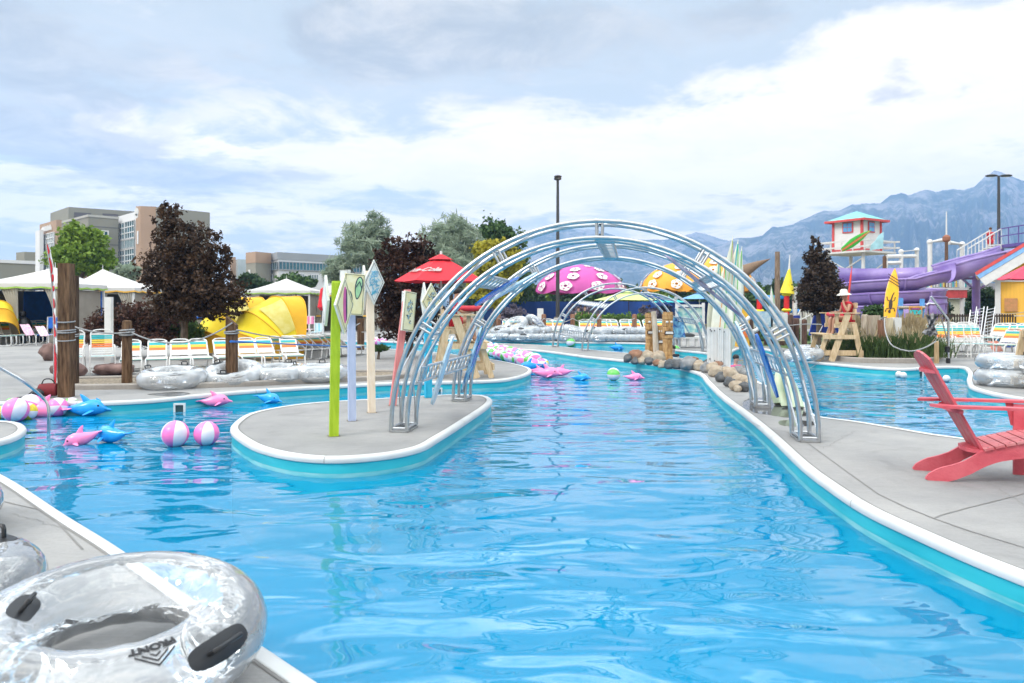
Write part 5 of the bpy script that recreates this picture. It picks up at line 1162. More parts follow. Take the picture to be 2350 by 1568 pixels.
def sboard(parent,p0,p1,w,thk,ang,m,stripes,name='surfboard',tail=.55):
    p0=Vector(p0);p1=Vector(p1);z=(p1-p0);L_=z.length;z.normalize();x=Vector((math.cos(ang),math.sin(ang),0));x=(x-z*x.dot(z)).normalized();y=z.cross(x);M=Matrix(((x.x,y.x,z.x,p0.x),(x.y,y.y,z.y,p0.y),(x.z,y.z,z.z,p0.z),(0,0,0,1)))
    prof=lambda u:w/2*(tail+(1-tail)*min(1,u/.3))*(1 if u<.4 else max(0.02,math.cos((u-.4)/.6*PI/2))**(.75 if tail>.8 else 1.15))
    us=[i/22 for i in range(23)];rings=[]
    for u in us:
        hw=prof(u);t_=thk*min(1,max(.25,(1-u)*5))
        rings.append([M@Vector((hw*math.cos(q),t_/2*math.sin(q),u*L_)) for q in [2*PI*i/12 for i in range(12)]])
    mb=MB();mb.loft(rings);o=mb.build(name,m,parent)
    for (sx,sm,ww) in stripes:
        mb=MB()
        for fy in (-1,1):
            vs=[]
            for u in us[:-1]:
                hw=prof(u);cx=sx*hw
                for e in (-1,1):
                    xx=max(-hw*.98,min(hw*.98,cx+e*ww));vs.append(M@Vector((xx,fy*(thk/2*math.sqrt(max(0,1-(xx/hw)**2))*min(1,max(.25,(1-u)*5))+.003),u*L_)))
            mb.add(vs,[(2*i,2*i+1,2*i+3,2*i+2) for i in range(len(us)-2)])
        mb.build('stripe',sm,o,False)
    return o
P_=lambda x,y,dd=0:A(x,y,d+dd)-b
for (x0,y0,x1,y1,dd,w,an,st_) in ((1651,800,1682,540,.10,.50,.5,[(0,STR[3],.012),(.6,STR[2],.012)]),(1668,800,1694,549,.25,.46,-.3,[(0,STR[0],.014),(.5,STR[1],.010)]),(1674,800,1703,565,.40,.44,.2,[(0.2,STR[1],.013)]),(1633,800,1652,583,.30,.46,.4,[(-.3,STR[0],.012),(.5,STR[1],.014)]),(1645,820,1664,600,-.05,.42,0.,[(0,STR[2],.012),(.6,STR[1],.012)]),(1668,845,1671,640,.0,.36,-.9,[(0,STR[0],.012)])):
    sboard(root,P_(x0,y0,dd),P_(x1,y1,dd),w,.07,an,SB0,st_)
for (x0,x1,y0,y1,dd) in ((1623,1645,845,752,-.25),(1645.5,1659,838,752,-.27),(1659.5,1676,845,755,-.22)):
    mb=MB();n=3;wd=(x1-x0)*k/n
    for i in range(n):
        c=P_(x0+(i+.5)*(x1-x0)/n,(y0+y1)/2,dd);mb.box(c,(wd-.006,.06,(y0-y1)*k))
    o=mb.build('base_panel',WPAINT,root,False)
for (x,y) in ((1630,757),(1640,759),(1652,756),(1662,762),(1629,824),(1640,828),(1655,830),(1633,760)):
    mb=MB();mb.sphere(P_(x,y,-.30),.016,8,5);mb.build('bolt',DE,root)
# giant white chair with painted back
b=G(1584,797);d=b.y;k=d/F;root=thing('giant_chair','oversized white chair with a teal and white painted surf scene backrest','chair',b,0)
q=lambda x,y,dd=0:A(x,y,d+dd)-b
SURFP=mat('surf_painting',(.03,.36,.42),.6,scale=3.2,col2=(.75,.76,.62),detail=6,stretch=(1,1,1.2))
mb=MB();mb.box((q(1584,735,.25)),(1.02,.03,.95));mb.build('painted_backrest',SURFP,root,False)
for (x,y,w_,h_) in ((1553,747,.10,1.75),(1614,747,.10,1.75)):mb=MB();mb.box(q(x,y,.22),(w_,.09,h_));mb.build('back_post',WPAINT,root,False)
mb=MB();mb.box(q(1584,702,.22),(1.0,.085,.10));mb.build('top_rail',WPAINT,root,False)
mb=MB();mb.box(q(1584,775,-.15),(1.15,.80,.07));mb.build('seat',WPAINT,root,False)
for x in (1560,1578,1598,1610):mb=MB();mb.box(q(x,786,-.45),(.10,.09,.33));mb.build('leg',WPAINT,root,False)
mb=MB();mb.sphere(q(1579,770,-.25)+Vector((0,0,.0)),(.28,.18,.09),12,6);o=mb.build('dark_bag',BLK);o.location=b;tag(o,'black bag lying on the seat of the giant white chair','bag')
# pale green boards lying by the water behind the arch foot
PG=mat('pale_green_foam',(.48,.60,.42),.5,var=.08,scale=5,col2=(.66,.70,.52))
for i,(x0,y0,x1,y1,dd) in enumerate(((1790,930,1768,862,0),(1808,936,1782,850,.1),(1832,938,1800,845,.2))):
    bb=G(x0,y0);o_=thing('foam_board','pale green foam board leaning by the right pool, %s of three behind the arch foot'%['leftmost','middle','rightmost'][i],'foam board',bb,0,'pale green boards behind the arch foot')
    sboard(o_,(0,0,0.02),A(x1,y1,bb.y+.35)-bb,.24,.06,.25,PG,[],'board_body',.9)
# ---------------------------------------------------------------- rope fence, hedge, screens far away
FPOST=wood('red_brown_post',(.16,.07,.04),(.30,.16,.10))
xs=(1144,1220,1248,1314,1375,1456);pr=None
for i,x in enumerate(xs):
    r_,bb,hh,ww=wpost('fence_post','reddish brown rope fence post, %s from the left beyond the far channel'%ordn[i],x,721,779,11,FPOST,'round',None,'rope fence posts beyond the far channel')
    if pr is not None: rope((pr[0].x,pr[0].y-.1,pr[1]-.2),(bb.x,bb.y-.1,hh-.2),.22,'pale rope between the %s and %s far fence posts'%(ordn[i-1],ordn[i]),.022)
    pr=(bb,hh)
HG=leafmat('hedge_leaf',(.06,.13,.02),(.17,.29,.05),2.5)
def hedge(label,x0,x1,yt,yb,d,n):
    k=d/F;w=(x1-x0)*k;h=HC+(HY-yt)*k;b=A((x0+x1)/2,705,d);b.z=0;root=thing('hedge',label,'hedge',b);mb=MB()
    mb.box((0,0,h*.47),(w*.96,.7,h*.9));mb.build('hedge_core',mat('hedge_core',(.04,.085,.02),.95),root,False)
    m_=int(w/.5)+1;foliage('leaves',[(-w/2+w*(i+.5)/m_,0,h*z_,w/m_*.62,.5,h*.26) for i in range(m_) for z_ in (.25,.55,.78)],n,.07,HG,root,seed=int(x0));return root
hedge('tall clipped green hedge block left of the small arch',1318,1352,720,770,37,5000);hedge('long clipped green hedge behind the far loungers',1352,1495,722,768,37.4,14000)
b=G(1240,776);root=thing('white_marker_post','white square post with a small blue sign beyond the far channel','signpost',b);k=b.y/F
mb=MB();mb.box((0,0,(HC+(HY-708)*k)/2),(.30,.10,HC+(HY-708)*k));mb.build('post',WPAINT,root,False);mb=MB();mb.box((-.02,-.10,.72),(.26,.03,.42));s_=mb.build('blue_sign',mat('sign_blue',(.02,.07,.25),.5),root,False)
for z_ in (.82,.66): mb=MB();mb.box((-.02,-.122,z_),(.16,.006,.07));mb.build('sign_mark',WPAINT,s_,False)
BLF=mat('blue_screen_fabric',(.008,.055,.26),.75,var=.25,scale=.6,stretch=(1,1,.2),bump=.3,bscale=3)
b0_=A(1110,705,66);b1_=A(1640,705,66);root=thing('screen_fence','long dark blue fabric screen fence behind the far loungers','fence',(b0_.x,b0_.y,0));w_=b1_.x-b0_.x;n=90
mb=MB();vs=[]
for i in range(n+1):
    u=i/n*w_;yy=.05*math.sin(u*1.9)+.03*math.sin(u*5.1);vs+=[(u,yy,.05),(u,yy,2.05+.02*math.cos(u*2.1))]
mb.add(vs,[(2*i,2*i+2,2*i+3,2*i+1) for i in range(n)]);mb.build('screen_fabric',BLF,root)
for i in range(9): mb=MB();mb.cyl((w_*i/8,.12,0),(w_*i/8,.12,2.1),.03,n=8);mb.build('fence_post',mat('galvanised',(.35,.36,.37),.5,1.),root)
# far clear rings in piles
VIN3=vinyl('clear_vinyl_distant',(.84,.90,.96),.20,.68,.15,.2,.12)
tb=make_tube('clear ring in the left pile on the far deck, bottom layer',(0,0,0),vin=VIN3,handles=[(R(-90),R(60))],logo=False,n=26,k=12,M_=.43,m_=.18);firstt=[True]
def ftube(x,y,z,label,group,tilt=(0,0),sc_=1.):
    p=G(x,y)+Vector((0,0,z))
    o=tb if firstt[0] else dup(tb,(0,0,0));firstt[0]=False
    o.location=p;o.rotation_euler=(tilt[0],tilt[1],random.uniform(0,6));o.scale=(sc_,)*3;o['label']=label;o['group']=group
for i,(x,y,l,tl) in enumerate(((1142,782,0,0),(1170,782,0,0),(1196,783,0,0),(1222,783,0,0),(1250,783,0,0),(1276,783,0,0),(1155,781,1,.2),(1184,781,1,-.1),(1212,782,1,.1),(1238,781,1,.1),(1186,780,2,.5),(1222,780,2,.9))):
    lay=['bottom layer','second layer','upper layer','top'][l];ftube(x,y,l*.30,'clear ring in the big left pile beyond the far channel, '+lay,'clear rings of the big left pile '+lay,(tl,0))
for i,(x,y,l,tl) in enumerate(((1305,784,0,0),(1330,784,0,0),(1318,783,1,.3),(1378,785,0,0),(1404,785,0,0),(1430,785,0,0),(1456,785,0,0),(1482,785,0,0),(1508,785,0,0),(1390,784,1,0),(1418,784,1,.1),(1444,784,1,0),(1470,784,1,0),(1496,784,1,.1))):
    lay=['bottom layer','second layer','top layer'][l];wh='small pile behind the small arch' if x<1340 else 'long pile left of the tiki posts';ftube(x,y,l*.30,'clear ring in the %s, %s'%(wh,lay),'clear rings %s %s'%(wh,lay),(tl,0))
ftube(1842,829,0,'clear ring lying left of the right lifeguard stand',None,(.1,0),1.);ftube(1866,818,0,'clear ring lying on the lawn edge behind the right lifeguard stand',None,(0,0),1.)
make_tube('lower clear ring of the stack of two at the right edge',(G(2292,882).x,G(2292,893).y+.55,0),vin=VIN2,handles=[(R(100),R(80))],logo=R(-100),n=64,k=24,M_=.44,m_=.175)
make_tube('upper clear ring with pink print and a black handle on the right stack',(G(2295,882).x,G(2292,893).y+.6,.31),vin=VIN2,handles=[(R(-80),R(95))],logo=False,n=64,k=24,M_=.42,m_=.165)
# ---------------------------------------------------------------- mountains
MTN,t_,o_=nt('mountain_rock');L=t_.links.new;p_=N(t_,'ShaderNodeBsdfPrincipled');p_.inputs['Roughness'].default_value=.95;L(p_.outputs[0],o_.inputs[0]);tc_=N(t_,'ShaderNodeTexCoord')
def mn_(sc_,st,det,dist=0.):
    mp=N(t_,'ShaderNodeMapping');mp.inputs['Scale'].default_value=st;L(tc_.outputs['Object'],mp.inputs[0]);n=N(t_,'ShaderNodeTexNoise');n.inputs['Scale'].default_value=sc_;n.inputs['Detail'].default_value=det;n.inputs['Roughness'].default_value=.68;n.inputs['Distortion'].default_value=dist;L(mp.outputs[0],n.inputs[0]);return n.outputs[0]
q1=mn_(.006,(1,.6,1.6),11,.6);q2_=mn_(.03,(1,1,.5),8,.3)
ad_=N(t_,'ShaderNodeMath',operation='MULTIPLY_ADD');L(q2_,ad_.inputs[0]);ad_.inputs[1].default_value=.5;L(q1,ad_.inputs[2])
cr_=N(t_,'ShaderNodeValToRGB');L(ad_.outputs[0],cr_.inputs[0]);cr_.color_ramp.elements[0].position=.68;cr_.color_ramp.elements[1].position=.82;cr_.color_ramp.elements[0].color=(.025,.042,.028,1);cr_.color_ramp.elements[1].color=(.33,.30,.29,1)
e_=cr_.color_ramp.elements.new(.75);e_.color=(.13,.13,.10,1);L(cr_.outputs[0],p_.inputs['Base Color'])
bp_=N(t_,'ShaderNodeBump');bp_.inputs['Strength'].default_value=1.;bp_.inputs['Distance'].default_value=55;L(ad_.outputs[0],bp_.inputs['Height']);L(bp_.outputs[0],p_.inputs['Normal'])
def ridge(name,pts,dr,db,n,rows,seed,amp,base=-5):
    xs=[p[0] for p in pts];ys=[p[1] for p in pts];vs=[]
    for i in range(n+1):
        x=xs[0]+(xs[-1]-xs[0])*i/n;y=np.interp(x,xs,ys);y+=1.8*noise.noise(Vector((x*.045,seed,0)))+1.2*noise.noise(Vector((x*.13,seed,3)))
        a=(x-CX)/F
        for j in range(rows+1):
            t_=j/rows;d=db+(dr-db)*t_
            # spurs run down from the ridge: depth-wise offset of the height by ridged noise
            sp=abs(noise.noise(Vector((x*.016+seed,t_*1.4,1.))))+.5*abs(noise.noise(Vector((x*.045,t_*2.6+seed,2.))))+.25*noise.noise(Vector((x*.12,t_*6,seed)))
            hz=(HC+(HY-y)/F*dr);z=hz*(t_**1.15)-sp*amp*hz*4*t_*(1-t_)
            vs.append((a*d,d,max(base,z)))
        vs.append((a*dr*1.04,dr*1.04,hz*.5))
    k=rows+2;fs=[(i*k+j,(i+1)*k+j,(i+1)*k+j+1,i*k+j+1) for i in range(n) for j in range(rows+1)]
    mb=MB();mb.add(vs,fs);o=mb.build(name,MTN,None,True,ang=180);return struct(o)
r1=[(700,640),(850,600),(1000,570),(1120,548),(1219,532),(1290,526),(1371,528),(1427,547),(1488,551),(1530,549),(1564,543),(1597,533),(1625,538),(1652,548),(1700,562),(1800,580),(2000,600)]
r2=[(1380,640),(1480,618),(1560,596),(1632,573),(1691,546),(1726,546),(1750,540),(1773,519),(1785,523),(1820,515),(1855,498),(1890,484),(1925,484),(1954,470),(1978,468),(2020,467),(2043,449),(2069,443),(2085,449),(2125,434),(2146,441),(2184,434),(2212,436),(2235,429),(2258,409),(2282,391),(2301,397),(2329,408),(2350,416),(2420,410),(2500,430),(2700,425),(2900,470)]
ridge('mountain',r1,3000,1900,300,40,3.3,.22)
ridge('mountain',r2,2500,1300,560,80,8.1,.30)
HZ,t_,o_=nt('haze_air');pv=N(t_,'ShaderNodeVolumePrincipled');pv.inputs['Color'].default_value=(.36,.60,1.,1);pv.inputs['Density'].default_value=.00030;pv.inputs['Anisotropy'].default_value=.1;t_.links.new(pv.outputs[0],o_.inputs['Volume'])
mb=MB();mb.box((0,1450,255),(7600,3500,534));hz=mb.build('haze',HZ,None,False);hz['kind']='stuff';hz.location.z=-12
# ---------------------------------------------------------------- buildings
TAUPE=mat('taupe_panel',(.275,.265,.22),.8,var=.06,scale=.08,stretch=(1,1,3));BRICK=mat('tan_brick',(.42,.285,.20),.85,var=.08,scale=.15);WALLW=mat('white_wall_panel',(.74,.74,.75),.7,var=.04,scale=.1);GLS=mat('window_glass',(.02,.12,.16),.12,var=.3,scale=.3,spec=.8);GLL=mat('pale_curtain_glass',(.45,.52,.55),.15,var=.15,scale=.2,spec=.8);GREYP=mat('grey_parapet',(.33,.35,.38),.6,var=.05,scale=.1);LOUV=mat('louvre_grey',(.13,.12,.13),.8)
def depth_at(y,y0,d0): return d0*(HY-y0)/(HY-y)   # same height as (y0,d0)
class Blk:
    """box seen corner-on: near corner N, left end L, right end R (pixels of the roof line)"""
    def __init__(s,org,N_,L_,R_,d,dl=None,dr=None):
        s.z=HC+(HY-N_[1])/F*d;g=lambda x,dd:Vector(((x-CX)/F*dd,dd,0))-org
        s.N=g(N_[0],d);s.L=g(L_[0],dl or depth_at(L_[1],N_[1],d));s.R=g(R_[0],dr or depth_at(R_[1],N_[1],d));s.B=s.L+s.R-s.N;s.org=org;s.d=d
    def body(s,m,root,name='wall',z0=0,z1=None,grow=0.):
        z1=z1 or s.z;c=(s.N+s.B)/2;P=[p+(p-c).normalized()*grow for p in (s.N,s.R,s.B,s.L)]
        mb=MB();mb.add([(*p.xy,z0) for p in P]+[(*p.xy,z1) for p in P],[(0,1,5,4),(1,2,6,5),(2,3,7,6),(3,0,4,7),(4,5,6,7)]);return mb.build(name,m,root,False)
    def face(s,side):
        a,b=(s.L,s.N) if side=='l' else (s.N,s.R);t_=(b-a);w=t_.length;t_.normalize();n_=Vector((t_.y,-t_.x,0))
        return a,t_,n_,w
    def panel(s,side,u0,u1,z0,z1,m,root,name='window',off=.12,thk=.08):
        a,t_,n_,w=s.face(side);mb=MB();c=a+t_*(w*(u0+u1)/2)+n_*off;c=Vector((c.x,c.y,(z0+z1)/2))
        rot=Matrix((t_,-n_,Vector((0,0,1)))).transposed();mb.box(c,(w*(u1-u0),thk,z1-z0),0,rot);return mb.build(name,m,root,False)
    def grid(s,side,u0,u1,z0,z1,nu,nz,mg,mf,root,name='window',fw=.25,off=.12):
        o=s.panel(side,u0,u1,z0,z1,mg,root,name,off);a,t_,n_,w=s.face(side);mb=MB();rot=Matrix((t_,-n_,Vector((0,0,1)))).transposed()
        for i in range(nu+1):
            c=a+t_*(w*(u0+(u1-u0)*i/nu))+n_*(off+.1);mb.box((c.x,c.y,(z0+z1)/2),(fw,.1,z1-z0),0,rot)
        for j in range(nz+1):
            c=a+t_*(w*(u0+u1)/2)+n_*(off+.11);mb.box((c.x,c.y,z0+(z1-z0)*j/nz),(w*(u1-u0)+fw,.1,fw),0,rot)
        mb.build('frame',mf,o,False);return o
d=170;org=Vector(((300-CX)/F*d,d,0));root=thing('hospital_building','large taupe and tan brick medical building with a glass bay at upper left','building',org)
zf=lambda y,dd=170:HC+(HY-y)/F*dd
A1=Blk(org,(202.7,493),(128,512),(272,498.5),d);A1.body(TAUPE,root)
A1.panel('r',-.02,1.02,A1.z-.5,A1.z+.05,mat('roof_edge',(.45,.44,.40),.7),root,'roof_edge',.1)
A1.panel('l',-.02,1.0,A1.z-.5,A1.z+.05,MC['roof_edge'],root,'roof_edge',.1)
A1.grid('r',.22,.64,zf(542),zf(528),3,1,GLS,WALLW,root,'window',.3);A1.panel('l',.78,.92,zf(545),zf(528),WALLW,root,'wall_panel');A1.panel('l',.3,.62,zf(540),zf(512),WALLW,root,'wall_panel')
for z_ in (zf(520),zf(560),zf(590)): A1.panel('r',0,1,z_,z_+.15,LOUV,root,'panel_joint',.02)
P1_=Blk(org,(157.2,475),(115.6,489.5),(309.6,485.5),d+28);P1_.body(TAUPE,root,'penthouse')
P1_.panel('r',.08,.33,zf(500,196),zf(484,196),LOUV,root,'louvre');P1_.panel('r',.50,.74,zf(497,200),zf(487,200),LOUV,root,'louvre')
T1=Blk(org,(129.5,504.8),(90.9,516),(141.4,505.5),d-8);T1.body(BRICK,root,'brick_tower');T1.grid('l',.04,.93,zf(600,160),zf(530,160),9,6,GLL,WALLW,root,'curtain_wall',.18)
T1.grid('l',.04,.93,zf(615,160),zf(602,160),8,1,GLS,WALLW,root,'window',.25);T1.grid('l',.04,.93,zf(635,160),zf(620,160),8,1,GLS,WALLW,root,'window',.25)
a,t__,n__,w=T1.face('l')
M=Matrix.Translation(a+t__*w*.5+n__*.3+Vector((0,0,zf(518,160))))@Matrix(((t__.x,0,n__.x,0),(t__.y,0,n__.y,0),(0,1,0,0),(0,0,0,1)))
mb=MB()
for i_ in range(13): mb.box(M@Vector(((i_-6)*.62,.12*(i_%3-1),0)),(.34,.12,.75+.35*((i_*7)%3)/2))
mb.build('wall_sign',WALLW,root,False)
W0=Blk(org,(90.9,528),(81,531),(100,528.5),d-4);W0.body(WALLW,root,'white_wing')
G1_=Blk(org,(311.6,486),(265,499),(330,487),d-2);G1_.body(WALLW,root,'glass_bay')
z1=G1_.z-1.8;hh=(z1-2)/3
for c_ in range(2):
    u0=.05+c_*.48
    for k_ in range(3):
        zt=z1-k_*hh;G1_.grid('l',u0,u0+.44,zt-hh*.62,zt,4,3,GLS,WALLW,root,'window',.22);G1_.grid('l',u0,u0+.44,zt-hh*.95,zt-hh*.66,6,1,mat('blue_spandrel',(.12,.24,.28),.3),WALLW,root,'spandrel',.1)
B1_=Blk(org,(322.5,473),(311.6,474),(358,474.5),d-6);B1_.body(BRICK,root,'brick_tower');B1_.panel('l',.35,.65,zf(560,164),zf(530,164),WALLW,root,'wall_panel')
M=Matrix.Translation(((316-CX)/F*163-org.x,163-org.y-.8,zf(492,163)))@Matrix.Rotation(R(90),4,'X');mb=MB();mb.prism(ellp(.45,.9),.1,Matrix.Translation(((317-CX)/F*163-org.x,162.3-org.y,zf(487,163))));mb.prism(ellp(.3,.5),.1,Matrix.Translation(((317-CX)/F*163-org.x,162.3-org.y,zf(497,163))));mb.build('wall_emblem',WALLW,root,False)
C1=Blk(org,(358,475),(350,477),(481.8,488),d-5,dl=d+30);C1.body(TAUPE,root)
for z_ in (zf(520),zf(560)): C1.panel('r',0,1,z_,z_+.15,LOUV,root,'panel_joint',.02)
# office building
d=150;org=Vector(((690-CX)/F*d,d,0));root=thing('office_building','low white and brick office building with a dark ribbon window','building',org)
zf=lambda y,dd=150:HC+(HY-y)/F*dd
O1=Blk(org,(586.6,578),(564.7,580.5),(622,578.5),d,dr=d+4);O1.body(TAUPE,root,'corner_tower');O1.body(BRICK,root,'brick_band',zf(603),O1.z+.03,.06);O1.panel('l',.3,.5,zf(640),zf(618),WALLW,root,'window')
O2=Blk(org,(638.5,579),(612,583),(830,590),d+1,dl=d+9);O2.body(WALLW,root)
O2.body(GREYP,root,'parapet',zf(595),O2.z+.02,.25)
O2.grid('r',.0,1,zf(618),zf(600),26,1,GLS,GREYP,root,'ribbon_window',.14,.2);O2.grid('l',.0,1,zf(618),zf(600),6,1,GLS,GREYP,root,'ribbon_window',.14,.2)
for i in range(6):O2.grid('r',.03+i*.16,.13+i*.16,zf(643),zf(627),5,1,GLS,WALLW,root,'window',.14)
O2.grid('l',.2,.6,zf(643),zf(627),3,1,GLS,WALLW,root,'window',.14)
O3=Blk(org,(545,595),(541,597),(566,596),d+10);O3.body(GLL,root,'glass_wing')
O4=Blk(org,(532,590),(528,592),(541,590.5),d+14,dl=d+20);O4.body(BRICK,root,'brick_wing')
d=120;org=Vector(((30-CX)/F*d,d,0));root=thing('low_building','low flat roofed taupe building at the far left edge','building',org)
L1_=Blk(org,(-60,594),(-120,600),(81,600),d);L1_.body(TAUPE,root);L1_.panel('r',0,1,L1_.z-.5,L1_.z+.05,WALLW,root,'roof_edge');L1_.grid('r',.1,.62,3.2,4.6,10,1,GLS,WALLW,root,'window',.12)
L2_=Blk(org,(56,578),(37,580),(81,579),d+14);L2_.body(TAUPE,root,'rooftop_unit')
d=90;org=Vector(((2210-CX)/F*d,d,0));root=thing('house','small cream house with a grey shingle roof seen under the slide','house',org)
mb=MB();mb.box((1,3,1.3),(9,5,2.6));mb.build('wall',mat('cream_siding',(.52,.50,.40),.8),root,False)
mb=MB();mb.prism([(-3,0),(3,0),(0,2.0)],9.8,Matrix.Translation((1,3,2.55))@Matrix.Rotation(R(90),4,'Z'));mb.build('roof',mat('grey_shingle',(.12,.12,.13),.9,bump=.4),root,False)
for x in (-1.6,.6,2.6):mb=MB();mb.box((x,.46,1.7),(.7,.08,.9));mb.build('window',GLS,root,False)
# ---------------------------------------------------------------- cabanas
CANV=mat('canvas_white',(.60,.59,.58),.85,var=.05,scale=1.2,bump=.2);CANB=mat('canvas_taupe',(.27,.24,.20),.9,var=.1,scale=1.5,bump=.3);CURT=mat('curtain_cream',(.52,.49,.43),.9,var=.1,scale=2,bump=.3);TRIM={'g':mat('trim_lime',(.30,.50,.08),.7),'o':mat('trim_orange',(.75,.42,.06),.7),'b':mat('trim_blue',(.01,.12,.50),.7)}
def cabana(label,x0,x1,yeave,yapex,d,trim,inner='t',curt=(0,1),ax=None):
    k=d/F;w=(x1-x0)*k;b=A((x0+x1)/2,705,d);b.z=0;he=HC+(HY-yeave)*k;ha=HC+(HY-yapex)*k;dp=w*.85
    root=thing('cabana',label,'cabana',b+Vector((0,dp/2,0)),0,'white roofed cabanas along the back');N_=8;vs=[];axx=((ax or (x0+x1)/2)-(x0+x1)/2)*k
    M_=[];n=10
    for i in range(n+1):
        t_=i/n;z=he+(ha-he)*(t_**1.25);r=1-t_
        for q in range(16):
            e=[(-1,-1),(-.5,-1),(0,-1),(.5,-1),(1,-1),(1,-.5),(1,0),(1,.5),(1,1),(.5,1),(0,1),(-.5,1),(-1,1),(-1,.5),(-1,0),(-1,-.5)][q]
            sag=-.05*(w/4)*(1 if q%4 else 0)*t_*(1-t_)*4*(.5)
            M_.append(Vector((axx*t_+e[0]*w/2*r,e[1]*dp/2*r,z+sag)))
    mb=MB();fs=[(i*16+j,i*16+(j+1)%16,(i+1)*16+(j+1)%16,(i+1)*16+j) for i in range(n) for j in range(16)];mb.add(M_,fs);mb.build('roof',CANV,root,ang=20)
    mb=MB();mb.cyl((axx,0,ha-.05),(axx,0,ha+.22),.02,.008,6);mb.build('finial',WPAINT,root)
    for (a_,b_) in (((-1,-1),(1,-1)),((1,-1),(1,1)),((-1,1),(-1,-1)),((1,1),(-1,1))):
        n=16;vs=[]
        for i in range(n+1):
            u=i/n;x=(a_[0]+(b_[0]-a_[0])*u)*w/2;y=(a_[1]+(b_[1]-a_[1])*u)*dp/2;vs+=[(x,y,he+.02),(x,y,he-.20+.025*math.cos(u*PI*8))]
        mb=MB();mb.add(vs,[(2*i,2*i+1,2*i+3,2*i+2) for i in range(n)]);o=mb.build('valance',CANV,root,False)
        mb=MB();mb.add([(v[0]*1.006,v[1]*1.006,v[2]+.045) if i%2 else (v[0]*1.006,v[1]*1.006,v[2]-.09) for i,v in enumerate(vs)],[(2*i,2*i+1,2*i+3,2*i+2) for i in range(n)]);mb=MB();mb.add([Vector((v[0]*1.008,v[1]*1.008,vs[i|1][2]+(.06 if i%2==0 else -.01))) for i,v in enumerate(vs)],[(2*i,2*i+1,2*i+3,2*i+2) for i in range(n)]);mb.build('trim_band',TRIM[trim],o,False)
    for sx in (-1,1):
        for sy in (-1,1):
            mb=MB();mb.box((sx*(w/2-.12),sy*(dp/2-.12),(he-.1)/2),(.09,.09,he-.1));mb.build('pole',WPAINT,root,False)
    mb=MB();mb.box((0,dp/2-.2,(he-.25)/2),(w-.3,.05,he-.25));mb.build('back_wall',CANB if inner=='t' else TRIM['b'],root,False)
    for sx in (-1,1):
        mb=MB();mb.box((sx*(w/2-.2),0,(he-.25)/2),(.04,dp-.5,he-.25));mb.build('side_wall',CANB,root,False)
    for u in curt:
        n=18;x0_=(-w/2+.15+u*(w-.3));sg=1 if u<.5 else -1;vs=[]
        for j in range(9):
            t_=j/8;z=(he-.2)*(1-t_)+.05;wd=.75*(1-.62*math.sin(PI*min(1,t_/.62)/1.0*.5)) if t_<.62 else .75*(.38+.35*(t_-.62)/.38)
            for i in range(n+1): vs.append((x0_+sg*wd*i/n*1.,-dp/2+.08+.05*math.sin(i*2.1+t_),z))
        mb=MB();mb.add(vs,[(j*(n+1)+i,j*(n+1)+i+1,(j+1)*(n+1)+i+1,(j+1)*(n+1)+i) for j in range(8) for i in range(n)]);cu_=mb.build('curtain',CURT,root)
        mb=MB();mb.box((x0_+sg*.16,-dp/2+.05,he*.40),(.34,.13,.10));mb.build('tieback',TRIM[trim],cu_,False)
    return root
cabana('leftmost white cabana with lime green trim and blue interior',-70,146,651,609,31,'g','b',(0,.5,1),ax=70)
cabana('white cabana with orange trim right of the thick wooden post',140,309,661,614,35,'o','t',(0.05,.42,1),ax=196)
cabana('white cabana with blue trim partly behind the left maple',303,470,664,628,39,'b','t',(0,1),ax=370)
cabana('white cabana with lime trim left of the island signs',563,713,667,637,45,'g','t',(.0,.78),ax=638)
cabana('white cabana with orange trim directly behind the island signs',712,850,672,640,47,'o','t',(0.05,1),ax=775)
# yellow folding shade tents
YT=mat('tent_yellow',(.80,.60,.01),.75,var=.06,scale=2,bump=.25,col2=(.84,.66,.03));YT2=mat('tent_orange_yellow',(.80,.43,.02),.75,var=.06,scale=2,bump=.2);YT3=mat('tent_mesh_window',(.60,.50,.10),.8,scale=5,col2=(.66,.58,.20))
def pod(label,x,y,d,r,W_,rz,angs=(88,175),squash=1.):
    b=A(x,705,d);b.z=0;root=thing('shade_tent',label,'tent',b,rz,'yellow folding shade tents');n=18
    def P(a,u,k=1.): # hoop at angle a (deg) param u -1..1 along the hinge axis (y)
        s=math.sqrt(max(0,1-abs(u)**3.0));return Vector((math.cos(R(a))*r*s*k,u*W_/2,math.sin(R(a))*r*s*squash*k+.03))
    def panel(a0,a1,m,name,u0=-1,u1=1,bul=.0,off=1.):
        mb=MB();na=8;vs=[];
        for i in range(na+1):
            a=a0+(a1-a0)*i/na
            for j in range(n+1):
                u=u0+(u1-u0)*j/n;vs.append(P(a,u,off*(1-bul*math.sin(PI*i/na))))
        mb.add(vs,[(i*(n+1)+j,(i+1)*(n+1)+j,(i+1)*(n+1)+j+1,i*(n+1)+j+1) for i in range(na) for j in range(n)]);return mb.build(name,m,root)
    a0,a1=angs;st=(a1-a0)/4
    panel(a0-8,a0+st*.55,YT2,'front_panel',bul=.01);panel(a0+st*.55,a0+st*2,YT,'canopy_panel',bul=.05);panel(a0+st*2,a0+st*3,YT,'canopy_panel',bul=.06);panel(a0+st*3,a1,YT2,'rear_panel',bul=.06)
    panel(a0+st*.62,a0+st*1.7,YT3,'mesh_window',-.92,-.45,.03,1.012)
    for a in (a0-8,a0+st*.55,a0+st*2,a0+st*3,a1):
        mb=MB();mb.tube([P(a,-1+2*j/24,1.008) for j in range(25)],.018,6);mb.build('hoop',YT2,root)
    mb=MB();mb.box((.25*0+.45,0,.12),(.9,W_*.8,.24));mb.build('daybed_base',WPAINT,root,False)
